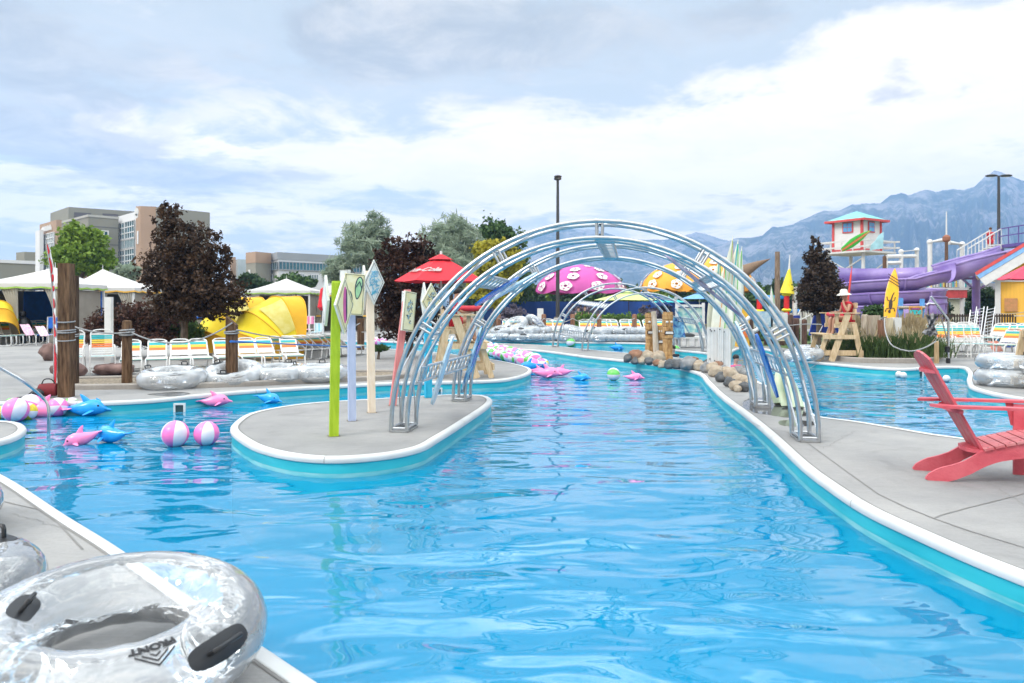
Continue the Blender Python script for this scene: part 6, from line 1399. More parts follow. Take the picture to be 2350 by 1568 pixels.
pod('yellow folding shade tent, right one of the pair beside the maple',655,812,22.6,1.9,2.3,R(42),(88,176),.98)
pod('yellow folding shade tent, left one of the pair beside the maple',570,812,24.6,1.9,2.3,R(42),(88,176),.98)
pod('orange yellow shade tent cut off by the left edge of the picture',-12,788,31,1.85,1.7,R(130),(60,150),1.)
# blue framed chair and striped towel chairs by the cabanas
def deckchair(label,x,y,d,m,wpx,hpx):
    b=A(x,705,d);b.z=0;k=d/F;root=thing('deck_chair',label,'deck chair',b);w=wpx*k;h=hpx*k;z0=HC+(HY-y)*k
    mb=MB();mb.tube([(-w/2,0,0),(-w/2,.05,z0),(w/2,.05,z0),(w/2,0,0)],.025,6);mb.build('frame',WPAINT,root)
    mb=MB();mb.box((0,.04,z0-h/2),(w*.86,.02,h));mb.build('backrest',m,root,False);mb=MB();mb.box((0,-.35,.42),(w*.86,.7,.03));mb.build('seat',m,root,False)
    for s in (-1,1):
        mb=MB();mb.tube([(s*w/2,0,.42),(s*w/2,-.7,.42),(s*w/2,-.7,0)],.02,6);mb.build('side_frame',WPAINT,root)
deckchair('white framed blue deck chair in front of the leftmost cabana',124,745-18,30.5,TRIM['b'],26,24) if 0 else deckchair('white framed blue deck chair in front of the leftmost cabana',122,728,30.6,TRIM['b'],28,26)
SP=mat('stripe_pink_white',(.66,.10,.34),.8,scale=9,col2=(.75,.68,.70),detail=0,stretch=(3,1,.05));deckchair('pink and white striped deck chair under the cabana left of the lime post',708,726,38,SP,26,18)
deckchair('pale blue and white striped deck chair beside the closed red umbrella',732,742,34,mat('stripe_blue_white',(.22,.55,.65),.8,scale=9,col2=(.7,.74,.74),detail=0,stretch=(3,1,.05)),20,18)
mb=MB();mb.sphere((0,0,.62),(.38,.3,.55),12,8);mb.sphere((.02,-.02,1.25),(.13,.13,.16),10,7);o=mb.build('cabana_figure',BLK);o.location=(A(52,705,31.5).x,31.5,0);tag(o,'black shape of a figure inside the leftmost cabana','figure')  # black figure in the cabana, body and head as plain ellipsoids
# ---------------------------------------------------------------- umbrellas
URED=mat('umbrella_red',(.62,.015,.03),.75,var=.06,scale=3,bump=.15);POLE=mat('umbrella_pole_grey',(.45,.46,.47),.4,1.)
def umbrella(label,x,yrim,yapex,wpx,d,m,panels=8,dome=False,cap=True,scal=0.,name='umbrella',flowers=None,poley=None,polem=None,rot=.2,apex_pole=True):
    k=d/F;b=A(x,705,d);b.z=0;zr=HC+(HY-yrim)*k;za=HC+(HY-yapex)*k;r=wpx*k/2/math.cos(PI/panels)*.97 if not dome else wpx*k/2
    root=thing(name,label,'umbrella',b,rot);n=panels*4;K=10
    prof=(lambda t_:(math.sin(t_*PI/2)**.95,.62*math.cos(t_*PI/2)**.85+.38*(1-t_))) if dome else (lambda t_:(t_,1-t_**1.12))
    vs=[]
    for i in range(K+1):
        t_=i/K;rr,zz=prof(max(.01,t_))
        for j in range(n):
            q=2*PI*j/n;ph=(j%4)/4;seg=1-(1-math.cos(PI/panels))*math.sin(PI*ph)*(1. if not dome else .6)*1.0
            z=zr+(za-zr)*zz - (scal*math.sin(PI*ph)*-1 if i==K else 0) - (.04*(za-zr)*math.sin(PI*ph)*t_)
            if i==K and scal: z=zr+scal*(1-math.sin(PI*ph))*.9
            vs.append(Vector((r*rr*seg*math.cos(q),r*rr*seg*math.sin(q),z)))
    mb=MB();mb.add(vs,[(i*n+j,i*n+(j+1)%n,(i+1)*n+(j+1)%n,(i+1)*n+j) for i in range(K) for j in range(n)]);
    cap_i=list(range(n));mb.add([vs[i] for i in cap_i],[tuple(range(n))]);cn_=mb.build('canopy',m,root,ang=25)
    if cap and not dome:
        mb=MB();mb.lathe([(r*.28,zr+(za-zr)*(1-.26**1.12)+.05),(r*.12,za+.0),(.01,za+.06)],panels,0);mb.build('vent_cap',m,root,False)
    mb=MB();mb.cyl((0,0,0),(0,0,za),.028 if not dome else .09,n=8);mb.build('pole',polem or POLE,root)
    if apex_pole:mb=MB();mb.cyl((0,0,za),(0,0,za+.14),.04,.03,8);mb.build('finial',WPAINT,root)
    for j in range(panels):
        q=2*PI*j/panels;mb=MB();mb.cyl((0,0,zr+(za-zr)*.55),(r*.95*math.cos(q),r*.95*math.sin(q),zr+.01),.012 if not dome else .03,n=5);mb.build('rib',polem or POLE,root)
    if flowers:
        # hibiscus-like round motifs lying on the cloth
        def S(az,t_,off=.03):
            rr,zz=prof(t_);pt=Vector((r*rr*math.cos(az),r*rr*math.sin(az),zr+(za-zr)*zz));nn=Vector((math.cos(az)*rr,math.sin(az)*rr,.5*(zz+.2))).normalized();return pt+nn*off
        for row,(t0,cnt,sz,ph) in enumerate(((.84,9,.16,.0),(.58,8,.14,.5),(.34,6,.12,.1),(.16,3,.09,.4))):
            for q in range(cnt):
                az=2*PI*(q+ph)/cnt
                if math.sin(az+rot)>.35:continue
                mb=MB();rr0,_=prof(t0);n5=30;o_=[];i_=[]
                for e in range(n5):
                    th=2*PI*e/n5;ro=sz*(1+.16*abs(math.cos(2.5*th)))*(1);
                    o_.append(S(az+ro*math.cos(th)/max(.35,rr0)*.8,min(.995,t0+ro*math.sin(th)*.62)))
                    ri=sz*.30*(1 if True else 0);i_.append(S(az+ri*math.cos(th)/max(.35,rr0)*.8,t0+ri*math.sin(th)*.62))
                mb.add(o_+i_,[(e,(e+1)%n5,n5+(e+1)%n5,n5+e) for e in range(n5) if e%6!=0 or True]);f_=mb.build('flower_motif',flowers,cn_,False)
                mb=MB()
                for pz in range(5):
                    th=2*PI*(pz+.5)/5;c0=(sz*.66*math.cos(th),sz*.66*math.sin(th));pts=[S(az+(c0[0]+sz*.2*math.cos(e*PI/4))/max(.35,rr0)*.8,min(.99,t0+(c0[1]+sz*.13*math.sin(e*PI/4))*.62),.045) for e in range(8)];mb.add(pts,[tuple(range(8))])
                mb.build('petal_gap',m,f_,False)
    return root
dR=20.5;um=umbrella('red cafe umbrella with white script lettering above the left lifeguard',1012,646,588,206,dR,URED,8,rot=.35)
# script lettering laid on the front left panel of the canopy
kk=dR/F;zr=HC+(HY-646)*kk;za=HC+(HY-588)*kk;r_=206*kk/2
def warp_u(co):
    az=R(-129)+co.x/(r_*.62);t_=.66-(co.y)*.9/r_;rr,zz=t_,1-t_**1.12
    return Vector((r_*rr*math.cos(az-.35),r_*rr*math.sin(az-.35),zr+(za-zr)*zz+.035))
text_obj('lettering','Coca-Cola',.27,None,WPAINT,um,.002,shear=.5,bold=.012,warp=warp_u)
b=A(741,705,30);b.z=0;k=30/F;root=thing('closed_umbrella','closed red umbrella standing near the right cabanas','umbrella',b)
mb=MB();mb.lathe([(.02,HC+(HY-660)*k),(.10,HC+(HY-664)*k),(.14,HC+(HY-680)*k),(.19,HC+(HY-697)*k),(.22,HC+(HY-705)*k),(.10,HC+(HY-713)*k)],9);mb.build('folded_canopy',URED,root,False);mb=MB();mb.cyl((0,0,0),(0,0,2.1),.03,n=8);mb.build('pole',WPAINT,root);mb=MB();mb.cyl((0,0,0),(0,0,.08),.28,n=16);mb.build('base',WPAINT,root)
PK=mat('umbrella_magenta',(.56,.085,.36),.7,var=.06,scale=.8,bump=.1);OG=mat('umbrella_orange',(.85,.36,.03),.7,var=.06,scale=.8,bump=.1);FW=mat('flower_white',(.76,.74,.73),.7)
BPOLE=mat('brown_pole',(.12,.06,.03),.7)
umbrella('giant magenta domed umbrella with white flower prints',1333,676,607,210,61,PK,8,True,False,.28,flowers=FW,polem=BPOLE,apex_pole=False,rot=.1)
umbrella('giant orange domed umbrella with white flower prints, nearer of two',1553,671,602,170,58,OG,8,True,False,.28,flowers=FW,polem=BPOLE,apex_pole=False,rot=.3)
umbrella('giant orange domed umbrella with flower prints behind the surfboards',1646,671,586,176,63,OG,8,True,False,.28,flowers=FW,polem=BPOLE,apex_pole=False,rot=.0)
umbrella('lime green flat umbrella behind the small arch',1443,689,669,150,52,mat('umbrella_lime',(.48,.58,.20),.75),6,rot=.2,polem=BPOLE)
umbrella('teal umbrella under the nearer orange umbrella',1535,694,683,75,50,mat('umbrella_teal',(.03,.46,.46),.75),6,rot=.2)
umbrella('light blue umbrella left of the surfboard bundle',1605,686,672,80,46,mat('umbrella_light_blue',(.16,.36,.68),.75),6,rot=.5)
umbrella('red umbrella cut off by the right edge in front of the yellow hut',2380,640,598,150,24,mat('umbrella_crimson',(.60,.05,.10),.75),8,rot=.2)
# ---------------------------------------------------------------- light poles
DKP=mat('dark_bronze_pole',(.045,.045,.045),.5)
def lightpole(label,x,ytop,d,arms):
    k=d/F;b=A(x,705,d);b.z=0;h=HC+(HY-ytop)*k;root=thing('light_pole',label,'light pole',b,0,'tall dark light poles');mb=MB();mb.tube([(0,0,0),(0,0,h*.5),(0,0,h)],[.16,.14,.10],10);mb.build('pole',DKP,root)
    mb=MB();mb.cyl((0,0,0),(0,0,.8),.28,n=14);mb.build('footing',CURB,root)
    for (dx,dy,w_) in arms:
        mb=MB();mb.bar((0,0,h-.02),(dx*.5,dy*.5,h+.02),.09,.07);mb.build('arm',DKP,root,False)
        mb=MB();mb.sphere((dx,dy,h+.02),(w_,.35 if dy==0 else .45,.11),14,8);hd=mb.build('lamp_head',DKP,root);mb=MB();mb.sphere((dx,dy,h-.05),(w_*.6,.2,.05),10,6);mb.build('lens',mat('lamp_lens',(.5,.5,.48),.3),hd)
lightpole('dark light pole rising behind the big arch',1280,409,56,((-.02,-.45,.30),(.02,.45,.30)))
lightpole('dark double headed light pole in front of the mountain peak',2292,404,62,((-.62,0,.5),(.62,0,.5)))
# ---------------------------------------------------------------- lifeguard hut tower
d=55;k=d/F;b=A(1985,705,d);b.z=0;q=lambda x,y,dd=0:A(x,y,d+dd)-b
root=thing('hut_tower','white lookout hut with teal roof and red trim on a raised white deck','tower',b)
WSID=mat('white_siding',(.72,.71,.70),.7,var=.05,scale=3,stretch=(1,1,8));RTR=mat('red_trim',(.62,.08,.08),.6);TROOF=mat('teal_metal_roof',(.16,.50,.47),.5,var=.08,scale=2,stretch=(8,1,1));SKYG=mat('blue_window_glass',(.12,.35,.65),.15,spec=.8)
zt=q(0,503).z;zb=q(0,576).z;ang=R(28);Wd=1.95
rm=Matrix.Rotation(-ang,4,'Z')
ctr=Vector((0,1.3,0));T_=Matrix.Translation(ctr)@Matrix.Rotation(R(-58),4,'Z')
def bx(c,dm,name,m,par=None):
    mb=MB();mb.M=T_;mb.box(c,dm);return mb.build(name,m,par or root,False)
hw=1.17;bx((0,0,(zt+zb)/2),(2*hw,2*hw,zt-zb),'wall',WSID)
for sx in (-1,1):
    for sy in (-1,1): bx((sx*hw,sy*hw,(zt+zb)/2),(.16,.16,zt-zb),'corner_trim',RTR)
for ax_,s in ((0,-1),(1,1),(0,1),(1,-1)):
    bx((0,s*(hw+.02),zb+.09) if ax_==0 else (s*(hw+.02),0,zb+.09),(2*hw-.2,.06,.16) if ax_==0 else (.06,2*hw-.2,.16),'base_trim',RTR)
mb=MB();mb.M=T_;e=hw+.43;za=q(0,483).z
mb.add([(-e,-e,zt-.02),(e,-e,zt-.02),(e,e,zt-.02),(-e,e,zt-.02),(0,0,za+.1)],[(0,1,4),(1,2,4),(2,3,4),(3,0,4),(3,2,1,0)]);mb.build('roof',TROOF,root,False)
for s in (-1,1): bx((0,s*e,zt-.07),(2*e+.1,.07,.16),'eave_trim',RTR);bx((s*e,0,zt-.07),(.07,2*e-.08,.16),'eave_trim',RTR)
def win(side,u,w_,z0,z1):
    c=(u,-hw-.04,(z0+z1)/2) if side=='f' else (hw+.04,u,(z0+z1)/2);dm=(w_,.06,z1-z0) if side=='f' else (.06,w_,z1-z0)
    f=bx(c,dm,'window',RTR);g2=(c[0],c[1]-.03,c[2]) if side=='f' else (c[0]+.03,c[1],c[2])
    for iu in (-1,1):
        for iz in (-1,1):
            cc=(g2[0]+iu*w_*.21,g2[1],g2[2]+iz*(z1-z0)*.21) if side=='f' else (g2[0],g2[1]+iu*w_*.21,g2[2]+iz*(z1-z0)*.21)
            bx(cc,(w_*.38,.04,(z1-z0)*.38) if side=='f' else (.04,w_*.38,(z1-z0)*.38),'pane',SKYG,f)
T_=Matrix.Translation(ctr)@Matrix.Rotation(R(-58),4,'Z')
win('f',.05,.86,q(0,533).z,q(0,508).z);win('r',-.05,.80,q(0,533).z,q(0,508).z)
bx((0,0,zb-.1),(3.9,3.9,.14),'deck_floor',WPAINT)
for z_ in (q(0,554).z,q(0,568).z):
    for s in (-1,1): bx((0,s*1.9,z_),(4.5,.07,.12),'deck_rail',WPAINT);bx((s*1.9,0,z_),(.07,3.7,.12),'deck_rail',WPAINT)
for s in (-1,1):
    for u in (-1.85,-.9,0,.9,1.85): bx((u,s*1.9,(q(0,554).z+zb)/2),(.07,.08,q(0,554).z-zb),'rail_post',WPAINT)
for u in (-1.45,1.45):
    for v in (-1.45,1.45):
        mb=MB();mb.M=T_;mb.cyl((u,v,0),(u,v,zb-.1),.13,n=10);mb.build('leg',WPAINT,root)
for (p,q3) in (((-1.45,-1.45,3.6),(1.45,-1.45,5.2)),((1.45,-1.45,3.6),(-1.45,-1.45,5.2)),((1.45,-1.45,3.6),(1.45,1.45,5.0)),((-1.45,1.45,3.6),(-1.45,-1.45,5.0))):
    mb=MB();mb.M=T_;mb.cyl(p,q3,.05,n=6);mb.build('brace',WPAINT,root)
GB=mat('board_green',(.06,.55,.06),.4);RB=mat('board_red',(.65,.08,.04),.4)
o_=thing('surfboard_display','green and red surfboard leaning across the wall of the lookout hut','surfboard',b+q(1932,574,-1.6))
sboard(o_,(0,0,0),A(2001,527,d-1.2)-(b+q(1932,574,-1.6)),.66,.08,.3,GB,[(0,RB,.09),(.0,mat('board_orange',(.85,.35,.10),.4),.04)],'board_body',.5)
mb=MB();mb.prism([(0,0),(.95,.15),(1.0,1.35),(.65,1.1),(.4,.7),(.1,.4)],.05,Matrix.Translation(q(1996,575,-1.9)));o=mb.build('blue_banner',mat('pale_blue_cloth',(.35,.60,.66),.8,var=.15,scale=2),None,False);o.location=b;tag(o,'pale blue cloth banner tied to the deck rail of the lookout hut','banner')
# pipe gantries
def pipes(label,loc,runs,r,m,name='pipe_gantry'):
    root=thing(name,label,'pipework',loc)
    for pr_ in runs:
        mb=MB();mb.tube([Vector(p)-Vector(loc) for p in pr_],r,9);mb.build('pipe',m,root)
        for p in pr_[1:-1]: mb=MB();mb.sphere(Vector(p)-Vector(loc),r*1.35,8,6);mb.build('elbow_joint',m,root)
    return root
d=50;a_=lambda x,y,dd=0:A(x,y,d+dd)
gz=lambda x,dd=0:Vector((A(x,700,d+dd).x,d+dd,0))
pipes('white pipe frame between the lookout hut and the purple slide',gz(2068),[[gz(2068),a_(2068,578),a_(2104,574,.6),gz(2104,.6)],[a_(2035,589,-.3),a_(2100,588,.3)],[a_(2035,604,-.3),a_(2068,603)]],.13,WPAINT)
pipes('white double armed pipe frame on both sides of the slim mast',gz(2134),[[gz(2134),a_(2134,556),a_(2166,551)],[a_(2178,557),a_(2208,561,.5),gz(2208,.5)]],.15,WPAINT)
root=thing('mast','slim brown and white mast between the white pipe arms','mast',gz(2172,-.5));o0=root.location.copy();mb=MB();mb.cyl((0,0,0),a_(2172,548,-.5)-o0,.13,.10,10);mb.build('brown_pole',BPOLE,root);mb=MB();mb.cyl(a_(2172,548,-.5)-o0,a_(2172,486,-.5)-o0,.06,.03,8);mb.build('white_top',WPAINT,root)
mb=MB();mb.lathe([(.1,-.25),(.24,-.12),(.24,.12),(.1,.25)],10,0,a_(2172,548,-.5)-o0);mb.build('barrel_collar',mat('rust_brown',(.28,.11,.06),.7),root)
b2_=gz(2030,-1.);root=thing('brown_pole','rust brown timber pole in front of the lookout hut legs','pole',b2_);mb=MB();mb.cyl((0,0,0),a_(2030,588,-1)-b2_,.14,.12,10);mb.build('pole',BPOLE,root)
# ---------------------------------------------------------------- purple slide
PUR=mat('slide_purple',(.22,.145,.42),.4,var=.10,scale=1.2,col2=(.32,.235,.51),coat=.2,detail=8);PUR2=mat('slide_purple_dark',(.11,.07,.28),.5)
d=42;b=A(2045,705,d);b.z=0;root=thing('water_slide','purple spiral water slide with an open flume behind the yellow surfboard','water slide',b)
def trough(path,r,name,wrap=(R(175),R(365)),flange=True,thk=.05,rr=None):
    P=[Vector(p) for p in path];n=len(P);m_=14;vs=[];fl=[[],[]]
    for i in range(n):
        t_=(P[min(i+1,n-1)]-P[max(i-1,0)]);t_.normalize();s=t_.cross(Vector((0,0,1))).normalized();u=s.cross(t_);R_=rr[i] if rr else r
        for j in range(m_+1):
            a=wrap[0]+(wrap[1]-wrap[0])*j/m_;v=P[i]+s*R_*math.cos(a)+u*R_*math.sin(a);vs.append(v)
            if j in (0,m_): fl[0 if j==0 else 1].append(v)
    k_=m_+1;mb=MB();mb.add(vs,[(i*k_+j,(i+1)*k_+j,(i+1)*k_+j+1,i*k_+j+1) for i in range(n-1) for j in range(m_)]);o=mb.build(name,PUR,root)
    s_=o.modifiers.new('s','SOLIDIFY');s_.thickness=thk
    if flange:
        for f in fl: mb=MB();mb.tube(f,.07,6);mb.build('flange',PUR,o)
    for i in range(3,n-1,5):
        t_=(P[i+1]-P[i-1]).normalized();s=t_.cross(Vector((0,0,1))).normalized();u=s.cross(t_);R_=(rr[i] if rr else r)+.06
        mb=MB();mb.tube([P[i]+s*R_*math.cos(wrap[0]+(wrap[1]-wrap[0])*j/16)+u*R_*math.sin(wrap[0]+(wrap[1]-wrap[0])*j/16) for j in range(17)],.05,5);mb.build('seam_ring',PUR2 if 0 else PUR,o)
    return o
Z=lambda y,dd=42:HC+(HY-y)/F*dd
c0=Vector((0,0,0));Rx=2.15;pts=[]
feed=[A(2330,566,41)-b,A(2290,580,40.6)-b,A(2240,592,40.2)-b,A(2200,602,40)-b,A(2166,612,39.9)-b]
trough(catmull(feed,.5),.92,'feed_flume',rr=None)
turn=2.35;n=64;hel=[A(2166,624,39.9)-b,A(2120,634,39.8)-b]
for i in range(n+1):
    th=-PI/2-2*PI*turn*i/n;z=Z(643,40)-(Z(643,40)-Z(712,40))*i/n
    hel.append(Vector((.0+Rx*math.cos(th)*1.0,Rx*math.sin(th),z)))
trough(hel,.58,'spiral_flume',(R(175),R(365)))
mb=MB();mb.cyl((0,0,0),(0,0,Z(640,42)),.35,n=16);mb.build('centre_column',PUR,root)
for i in range(6):
    th=PI*2*i/6+.2;z=2.0+.25*i;mb=MB();mb.bar((0,0,z-.3),(Rx*math.cos(th),Rx*math.sin(th),z+.0),.12,.16);mb.build('bracket_arm',PUR,root,False)
# splash wall and banked outer bowl
def wallarc(a0,a1,r,z0,z1,name,cone=0.):
    m_=18;vs=[]
    for i in range(m_+1):
        a=a0+(a1-a0)*i/m_;vs+=[(r*math.cos(a),r*math.sin(a),z0),((r-cone)*math.cos(a),(r-cone)*math.sin(a),z1)]
    mb=MB();mb.add(vs,[(2*i,2*i+2,2*i+3,2*i+1) for i in range(m_)]);o=mb.build(name,PUR,root);s_=o.modifiers.new('s','SOLIDIFY');s_.thickness=.06;return o
wallarc(R(20),R(165),2.75,Z(650,44),Z(615,44),'outer_wall');wallarc(R(-75),R(10),2.75,.2,Z(683,40),'splash_wall');wallarc(R(-75),R(20),2.8,Z(682,40),Z(655,40),'cone_hood',1.3);wallarc(R(-150),R(-78),2.72,.2,Z(702,39.5),'splash_wall')
for (x,dd) in ((2240,0),):
    p=A(x,705,41)-b;mb=MB();mb.cyl((p.x,p.y,0),(p.x,p.y,Z(612,41)),.20,n=12);mb.build('support_column',PUR,root)
    for q_ in (-1,1): mb=MB();mb.bar((p.x,p.y,Z(668,41)),(p.x+q_*1.3,p.y-.3,Z(628,41)),.09,.09);mb.build('column_brace',PUR,root,False)
    mb=MB();mb.bar((p.x-1.7,p.y-.3,Z(640,41)),(p.x+.1,p.y-.3,Z(640,41)),.10,.12);mb.build('column_arm',PUR,root,False)
b3=A(2378,705,42.5);b3.z=0;root=thing('slide_platform','raised slide start platform with purple railing and white stairs at upper right','platform',b3);zp=Z(556,42.5)
mb=MB();mb.box((.6,.6,zp-.1),(3.0,2.6,.18));mb.build('floor',PUR2,root,False)
for (p,q3) in (((-.9,-.7),(2.1,-.7)),((-.9,-.7),(-.9,1.9))):
    for z_ in (.5,.95): mb=MB();mb.bar((*p,zp+z_),(*q3,zp+z_),.05,.06);mb.build('rail',PUR2,root,False)
    for i in range(4): x=p[0]+(q3[0]-p[0])*i/3;y=p[1]+(q3[1]-p[1])*i/3;mb=MB();mb.cyl((x,y,zp),(x,y,zp+.95),.03,n=6);mb.build('rail_post',PUR2,root)
for (x,y) in ((-.8,-.6),(2,-.6),(-.8,1.8),(2,1.8)): mb=MB();mb.cyl((x,y,0),(x,y,zp-.1),.12,n=8);mb.build('leg',PUR,root)
mb=MB();mb.box((-.3,3.2,zp-.62),(1.9,1.4,.12));mb.build('landing',PUR2,root,False)
# stair flight descending to the left behind the feed flume
s0=Vector((-.9,2.2,zp));s1=Vector((-2.9,2.2,zp-1.2))
for i in range(9):
    p=s0.lerp(s1,i/8);mb=MB();mb.box(p,(.34,1.1,.05));mb.build('stair_tread',WPAINT,root,False)
for y in (1.65,2.75):
    mb=MB();mb.bar((s0.x,y,s0.z+.95),(s1.x,y,s1.z+.95),.05,.06);mb.build('stair_rail',WPAINT,root,False);mb=MB();mb.bar((s0.x,y,s0.z-.1),(s1.x,y,s1.z-.1),.06,.24);mb.build('stair_stringer',WPAINT,root,False)
    for i in range(10): p=s0.lerp(s1,i/9);mb=MB();mb.cyl((p.x,y,p.z),(p.x,y,p.z+.95),.018,n=5);mb.build('baluster',WPAINT,root)
person('lifeguard in a red shirt standing on the slide platform seen from behind',b3+Vector((-.75,2.9,zp-.55)),R(80),st,REDC,REDC,None,hair=mat('brown_hair',(.10,.05,.02),.8),sk=SKINL,scale=.98,sleeve=True)
# low striped deck behind the slide
b4=A(2130,705,47);b4.z=0;root=thing('play_deck','low play deck with white balusters and red skirt behind the slide','play structure',b4)
mb=MB();mb.box((.1,0,Z(668,47)-.2),(3.4,2.2,.5));mb.build('skirt',RTR,root,False);mb=MB();mb.box((.1,0,Z(660,47)-.12),(3.5,2.3,.14));mb.build('floor_edge',WPAINT,root,False)
for i in range(18): x=-1.6+i*.195;mb=MB();mb.box((x,-1.1,Z(660,47)+.4),(.06,.05,.8));mb.build('baluster',[WPAINT,TEALS,YELS,WPAINT][i%4],root,False)
mb=MB();mb.bar((-1.65,-1.1,Z(660,47)+.82),(1.8,-1.1,Z(660,47)+.82),.08,.08);mb.build('top_rail',WPAINT,root,False)
for x in (-1.5,0.,1.6): mb=MB();mb.cyl((x,-.9,0),(x,-.9,Z(668,47)-.45),.12,n=8);mb.build('leg',WPAINT,root)
# ---------------------------------------------------------------- yellow hut
d=34;b=A(2285,705,d);b.z=0;HA=R(-33)
root=thing('yellow_hut','yellow plank hut with a blue base and a red and blue edged gable roof','hut',b,HA)
hx=Vector((math.cos(HA),math.sin(HA),0));hn=Vector((math.sin(HA),-math.cos(HA),0))
def hp(x,y,off=0.):
    D_=Vector(((x-CX)/F,1,(HY-y)/F));o_=Vector((0,0,HC));t_=((b+hn*off-o_).dot(hn))/D_.dot(hn);p=o_+D_*t_-b;return Vector((p.dot(hx),-off,p.z))
YW=mat('yellow_planks',(.84,.47,.06),.65,var=.05,scale=1.5,stretch=(9,1,.3),bump=.25);LBL=mat('light_blue_trim',(.22,.44,.78),.6);TQ=mat('turquoise_base',(.05,.50,.52),.6);BLB=mat('blue_base',(.01,.30,.58),.6)
W5=6.0;zt=hp(2285,640).z
e0=hp(2239,629,.6);e1=hp(2350,562,.6);dv=(e1-e0);dv=Vector((dv.x,0,dv.z));L_=dv.length;dv.normalize();pkx=W5/2;pk=e0+dv*((pkx-e0.x)/dv.x)
mb=MB();mb.add([(0,0,0.3),(W5,0,.3),(W5,0,zt),(pkx,0,pk.z-.15),(0,0,zt)],[(0,1,2,3,4)]);mb.build('front_wall',YW,root,False)
mb=MB();mb.box((W5/2,2.6,zt/2),(W5-.05,5.1,zt));mb.build('side_wall',YW,root,False)
mb=MB();mb.box((W5/2,-.03,.35),(W5+.08,.10,.95));mb.build('blue_base',BLB,root,False);mb=MB();mb.box((W5/2+.75,-.085,.33),(W5-1.0,.05,.8));mb.build('turquoise_panel',TQ,root,False)
mb=MB();mb.box((.08,-.06,(zt)/2+.38),(.22,.14,zt-.8));mb.build('corner_board',WPAINT,root,False)
mb=MB();mb.box((W5/2,-.05,zt-.02),(W5+.2,.10,.26));mb.build('fascia_beam',WPAINT,root,False)
up_n=Vector((-dv.z,0,dv.x))
for (o_,w_,m_,nm,y_) in ((0,.14,RTR,'red_edge',-.62),(-.17,.19,LBL,'blue_edge',-.60),(-.47,.38,WPAINT,'white_barge_board',-.58)):
    for mir in (0,1):
        c0_=e0+up_n*o_;c1_=pk+up_n*o_
        if mir: c0_.x=2*pk.x-c0_.x;c1_.x=2*pk.x-c1_.x
        mb=MB();mb.bar((c0_.x,y_,c0_.z),(c1_.x,y_,c1_.z),.10,w_);mb.build(nm,m_,root,False)
for mir in (1,-1):
    X=lambda x:pk.x+(x-pk.x)*mir
    mb=MB();mb.add([(X(e0.x),-.55,e0.z-.12),(X(pk.x),-.55,pk.z-.12),(X(pk.x),5.4,pk.z-.12),(X(e0.x),5.4,e0.z-.12),(X(e0.x),-.55,e0.z-.02),(X(pk.x),-.55,pk.z-.02),(X(pk.x),5.4,pk.z-.02),(X(e0.x),5.4,e0.z-.02)],[(0,3,2,1),(4,5,6,7),(0,1,5,4),(3,7,6,2),(0,4,7,3)]);mb.build('roof',mat('hut_roof',(.62,.61,.58),.7),root,False)
pb_=hp(2320,700,.06);mb=MB();mb.box(pb_,(.50,.04,.6));f=mb.build('picture_board',mat('picture_tan',(.42,.22,.08),.7,scale=8,col2=(.55,.25,.10)),root,False)
rope(A(2250,714,31),A(2352,716,30),.1,'thin dark cable rail strung in front of the yellow hut',.012)
# ---------------------------------------------------------------- right planter: surfboard, posts, grasses, sign, pool lift
bed(GL([(1925,829),(1980,833),(2060,834),(2128,834),(2158,826),(2172,812),(2150,795),(2080,786),(1980,784),(1930,792),(1905,806),(1905,820)]),'curved concrete edged planter full of ornamental grass behind the right pool',.14)
def grass(label,pts,n,h,m,m2,seed,spread=.5,plume=0.):
    g=random.Random(seed);b=G(*pts[0]);root=thing('ornamental_grass',label,'ornamental grass',b);mb=MB();mp=MB()
    for i in range(n):
        c=G(*g.choice(pts))-b;c+=Vector((g.gauss(0,spread),g.gauss(0,spread*.7),.1));hh=h*g.uniform(.55,1.1);l=Vector((g.gauss(0,.28),g.gauss(0,.28),1)).normalized()*hh;w=.012
        t1=c+l*.6;t2=c+l+Vector((l.x,l.y,-.12))*.35;s=Vector((g.uniform(-1,1),g.uniform(-1,1),0)).normalized()*w
        mb.add([c-s,c+s,t1+s*.8,t1-s*.8,t2],[(0,1,2,3),(3,2,4)])
        if g.random()<plume: mp.add([t2-s*1.6,t2+s*1.6,t2+l*.28+s*.8,t2+l*.34,t2+l*.28-s*.8],[(0,1,2,3,4)])
    mb.build('blades',m,root,False)
    if mp.v: mp.build('plumes',m2,root,False)
GB1=leafmat('grass_blade',(.03,.06,.015),(.11,.17,.05),1.2);GB2=leafmat('grass_straw',(.32,.25,.14),(.52,.43,.28),1.2)
grass('dense green ornamental grass filling the left of the right planter',[(1945,824),(1965,826),(1985,827),(2005,826),(1960,812),(1990,810)],6500,.66,GB1,GB2,1,.30,.02)
grass('dense green ornamental grass below the rope in the right planter',[(2070,829),(2090,828),(2110,826),(2050,826),(2085,812),(2115,812),(2030,820)],8500,.72,GB1,GB2,2,.33,.03)
grass('tan plumed grass rising behind the white post in the planter',[(2075,806),(2095,806),(2110,804)],1500,.95,GB2,GB2,3,.24,.7)
grass('tan plumed grass left of the pale stumps in the planter',[(1975,800),(1992,800)],900,.95,GB2,GB2,4,.2,.7)
bush('dark green shrub between the lifeguard and the yellow surfboard',2005,800,26,[(2005,708,24,10),(2010,720,30,12),(2005,760,26,40)],5000,.06,MGR,51)
bush('green shrub mass on the lawn beyond the arch leg',1790,800,34,[(1775,770,40,24),(1815,775,34,22),(1750,785,30,18),(1835,785,30,16)],9000,.08,MGR,52)
bush('dark shrub row left of the surfboard bundle foot',1730,800,36,[(1700,770,26,16),(1725,775,30,18)],4500,.08,DGR,53)
STUMP=wood('pale_stump_wood',(.34,.28,.21),(.52,.46,.37))
